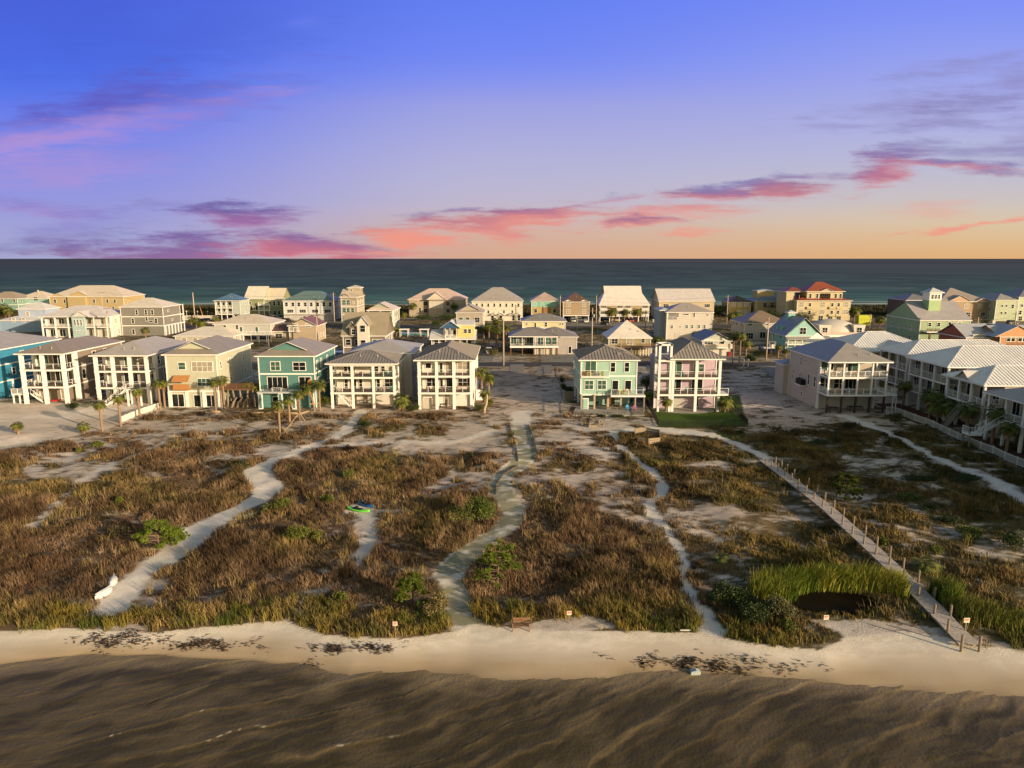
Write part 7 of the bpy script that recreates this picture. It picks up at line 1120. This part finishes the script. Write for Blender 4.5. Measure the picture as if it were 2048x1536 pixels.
# boat on a trailer
x, y, z = P(1544, 708); r = thing('motorboat', 'white motorboat with dark blue hull on a trailer by the turquoise chalet', 'boat', (x, y, z+.7), R(-10)); sec = []
for i in range(9): t = i/8; ww = 1.15*(1-t**3*.9); sec.append([(-3.4+6.8*t, ww*c_, .15+.9*s_+.3*t*t*(s_ > .5)) for c_, s_ in ((-.2, 0), (.2, 0), (.85, .45), (1, 1), (-1, 1), (-.85, .45))])
loft(sec, 'hull', mat('navy_hull', (.015, .03, .09), .3), r, False); MB().box(-2.6, 1.6, -1.0, 1.0, 1.07, 1.3).build('deck', WHITE, r); MB().box(-.6, .6, -.5, .5, 1.3, 2.2).build('console', WHITE, r); MB().box(-1.2, .9, -.8, .8, 2.9, 3.0).build('hardtop', paint((.35, .33, .3)), r); [MB().bar((a, b, 1.3), (a, b, 2.9), .06).build('post', WHITE, r) for a in (-1, .7) for b in (-.7, .7)]; MB().box(-3.9, -3.4, -.25, .25, .5, 1.6).build('outboard_motor', DARK, r); MB().box(-3, 4.2, -.7, .7, -.2, -.05).build('trailer_frame', DARK, r); [MB().tube([(-.8, s*.75, -.35), (-.8, s*.95, -.35)], .35, 12).build('trailer_wheel', mat('tyre', (.02, .02, .02)), r) for s in (-1, 1)]
def boxything(name, px, py, w, d, h, mt, label, cat, lid=None):
    x, y, z = P(px, py); r = thing(name, label, cat, (x, y, z)); MB().prism([(-w/2*.92, 0), (w/2*.92, 0), (w/2, h), (-w/2, h)], -d/2, d/2).build('body', mt, r); MB().box(-w/2-.04, w/2+.04, -d/2-.04, d/2+.04, h, h+.1).build('lid', lid or mt, r)
boxything('dumpster', 1726, 650, 5.5, 2.6, 4.2, mat('lime_container', (.42, .46, .02), .5), 'bright lime green container by the highway', 'container'); boxything('trash_bin', 1458, 712, .8, .8, 1.2, mat('red_bin', (.25, .01, .02), .5), 'dark red trash bin beside the aqua cottage garages', 'bin'); boxything('trash_bin', 1307, 645, .9, .9, 1.4, paint((.4, .45, .38)), 'pale green bin right of the ochre condominium', 'bin'); boxything('utility_box', 1986, 648, 1.3, 1.0, 1.6, paint((.55, .55, .5)), 'pale utility box before the mint house', 'utility box'); boxything('storage_bin', 1641, 815, 1.6, 1.0, 2.0, WHITE, 'white storage cabinet against the left wall of the cream stilted house', 'cabinet')
# pergolas and pool near the gable house
for k, (px, lab) in enumerate(((808, 'left white pergola beside the small pool'), (848, 'right white pergola beside the small pool'))):
    x, y, z = P(px, 674); r = thing('pergola', lab, 'pergola', (x, y, z)); [MB().box(a-.1, a+.1, b-.1, b+.1, -.1, 2.6).build('post', WHITE, r) for a in (-1.4, 1.4) for b in (0, 2.4)]; m_ = MB(); [m_.box(-1.8, 1.8, -.3+j*.4, -.2+j*.4, 2.6, 2.75) for j in range(8)]; m_.build('rafters', WHITE, r)
x, y, z = P(826, 670); o = MB().box(-5, 5, 0, 5, .0, .5).build('pool', mat('pool_water', (.05, .2, .2), .1), None, (x, y, z)); tag(o, 'small turquoise raised pool between two white pergolas', 'pool')
x, y = G(693, 708); o = MB().box(-3.5, 3.5, 0, 4, .0, .5).build('pool', mat('pool_blue', (.15, .3, .42), .1), None, (x-2, y, 0)); tag(o, 'pale blue pool left of the brown shingled house', 'pool')

# ------------------------------------------------------------------ utility poles, wires, street lamps
POLES = {}
PM = mat('concrete_pole', (.42, .34, .26), .8, .12, 1)
def pole(px, py, pt, label, rr=.2, arms=1, mt=None, lean=0):
    x, y = G(px, py); zt = ZatY(px, pt, y); r = thing('utility_pole', label, 'utility pole', (x, y, 0), 0, 'utility poles'); MB().tube([(0, 0, -.3), (lean*.5, 0, zt/2), (lean, 0, zt)], [rr, rr*.85, rr*.65], 8).build('shaft', mt or PM, r, smooth=True)
    if arms: MB().box(lean-1.1, lean+1.1, -.08, .08, zt-.9, zt-.75).build('crossarm', WOODB, r); [MB().tube([(lean+k, 0, zt-.75), (lean+k, 0, zt-.5)], .06, 6).build('insulator', mat('insulator', (.3, .3, .3), .4), r) for k in (-1, 0, 1)]
    if arms == 2: MB().tube([(lean+.35, -.2, zt-2.6), (lean+.35, -.2, zt-1.7)], .28, 9).build('transformer', mat('transformer_grey', (.3, .3, .3), .5), r)
    POLES[label] = (x+lean, y, zt); return (x+lean, y, zt)
a = pole(1007, 731, 640, 'tall pale pole at the near road by the driveway', .24, 0); b = pole(1183, 716, 616, 'tall slim pole behind the mint house', .2, 2); c = pole(1532, 720, 634, 'tall pole by the boat trailer', .24, 1); d = pole(1950, 690, 634, 'tall pole left of the red wing house', .24, 1)
e = pole(220, 680, 612, 'pole with transformer before the white porthole house', .2, 2); f = pole(208, 640, 582, 'pole before the ochre yellow mansion', .22, 1); g1 = pole(390, 641, 585, 'tall tan pole by the highway left', .3, 0); h_ = pole(408, 640, 612, 'short brown leaning pole by the highway left', .2, 0, WOODO, -1.5); i_ = pole(669, 644, 585, 'tall pole before the white townhouses', .26, 1); j_ = pole(636, 690, 632, 'pole behind the tan cottage', .22, 1); k_ = pole(1120, 648, 591, 'tall pole between mustard duplex and tan stilted house', .24, 0); l_ = pole(1192, 648, 591, 'tall pole left of the ochre condominium', .24, 0); m__ = pole(1290, 664, 620, 'dark thin pole by the highway', .15, 0, WOODB); n_ = pole(1453, 647, 590, 'tall pole before the yellow shuttered house', .24, 1); o_ = pole(1595, 640, 590, 'pole before the red-roofed villa', .22, 0); p_ = pole(1739, 655, 628, 'short pole by the highway right of the dome house', .2, 1); q_ = pole(1855, 618, 591, 'pole behind the cupola house', .22, 1); r_ = pole(2028, 660, 624, 'thin pole at the right photo edge', .2, 1); s_ = pole(1172, 698, 674, 'short thin wooden post behind the mint house', .14, 0); t_ = pole(1241, 712, 673, 'short wooden pole before the khaki bungalow', .16, 0); u_ = pole(1541, 716, 668, 'dark wooden pole before the turquoise chalet', .14, 0, WOODB); v_ = pole(538, 697, 669, 'wooden post left of the dark-roofed annex', .16, 0, WOOD); w_ = pole(1154, 664, 622, 'thin wooden pole between the two grey-roofed houses', .13, 0)
WM = mat('wire', (.10, .09, .08), .6)
def wire(A, B, dz, label):
    pts = []
    for k in range(13): t = k/12; pts.append(Vector((A[0]+(B[0]-A[0])*t, A[1]+(B[1]-A[1])*t, A[2]+(B[2]-A[2])*t-dz-1.3*4*t*(1-t)))-Vector((A[0], A[1], 0)))
    o = MB().tube(pts, .03, 4).build('power_line', WM, None, (A[0], A[1], 0)); tag(o, label, 'power line', 'power lines between the poles')
for (A, B, na) in ((n_, p_, 'from the shuttered house pole to the pole past the dome house'), (p_, r_, 'from the dome house pole to the right edge pole'), (l_, n_, 'from the ochre condominium pole to the shuttered house pole'), (i_, k_, 'from the townhouse pole to the mustard duplex pole'), (k_, l_, 'across the tan stilted house between two tall poles'), (f, g1, 'from the ochre mansion pole to the tan pole'), (d, r_, 'from the red wing house pole to the right edge'), (g1, i_, 'from the tan left pole to the townhouse pole')):
    wire(A, B, .5, 'upper wire strung '+na); wire(A, B, 2.2, 'lower wire strung '+na)
def lamp(px, py, pt, label):
    x, y = G(px, py); zt = ZatY(px, pt, y); r = thing('street_lamp', label, 'street lamp', (x, y, 0), 0, 'street lamps'); MB().tube([(0, 0, -.2), (0, 0, zt)], [.12, .08], 7).build('pole', VW, r); MB().tube([(0, 0, zt-.1), (0, 0, zt+.1), (0, 0, zt+.5), (0, 0, zt+.6)], [.15, .3, .28, .1], 8).build('lantern', VW, r)
for q in ((374, 636, 624, 'left white lantern post by the gulf parking lot'), (396, 636, 624, 'middle white lantern post by the gulf parking lot'), (416, 636, 624, 'right white lantern post by the gulf parking lot'), (1487, 733, 723, 'left white post at the near road by the tall palms'), (1496, 733, 722, 'right white post at the near road by the tall palms'), (1148, 737, 726, 'thin white marker post at the near road by the mint house')): lamp(*q)
def surfwall():
    x0, y0 = G(366, 640); x1, _ = G(432, 640); o = MB().box(0, x1-x0, 0, .4, -.2, 2.2).build('parking_wall', paint((.55, .5, .42)), None, (x0, y0-1, 0)); tag(o, 'low pale wall edging the gulf parking lot at left', 'wall')
surfwall()
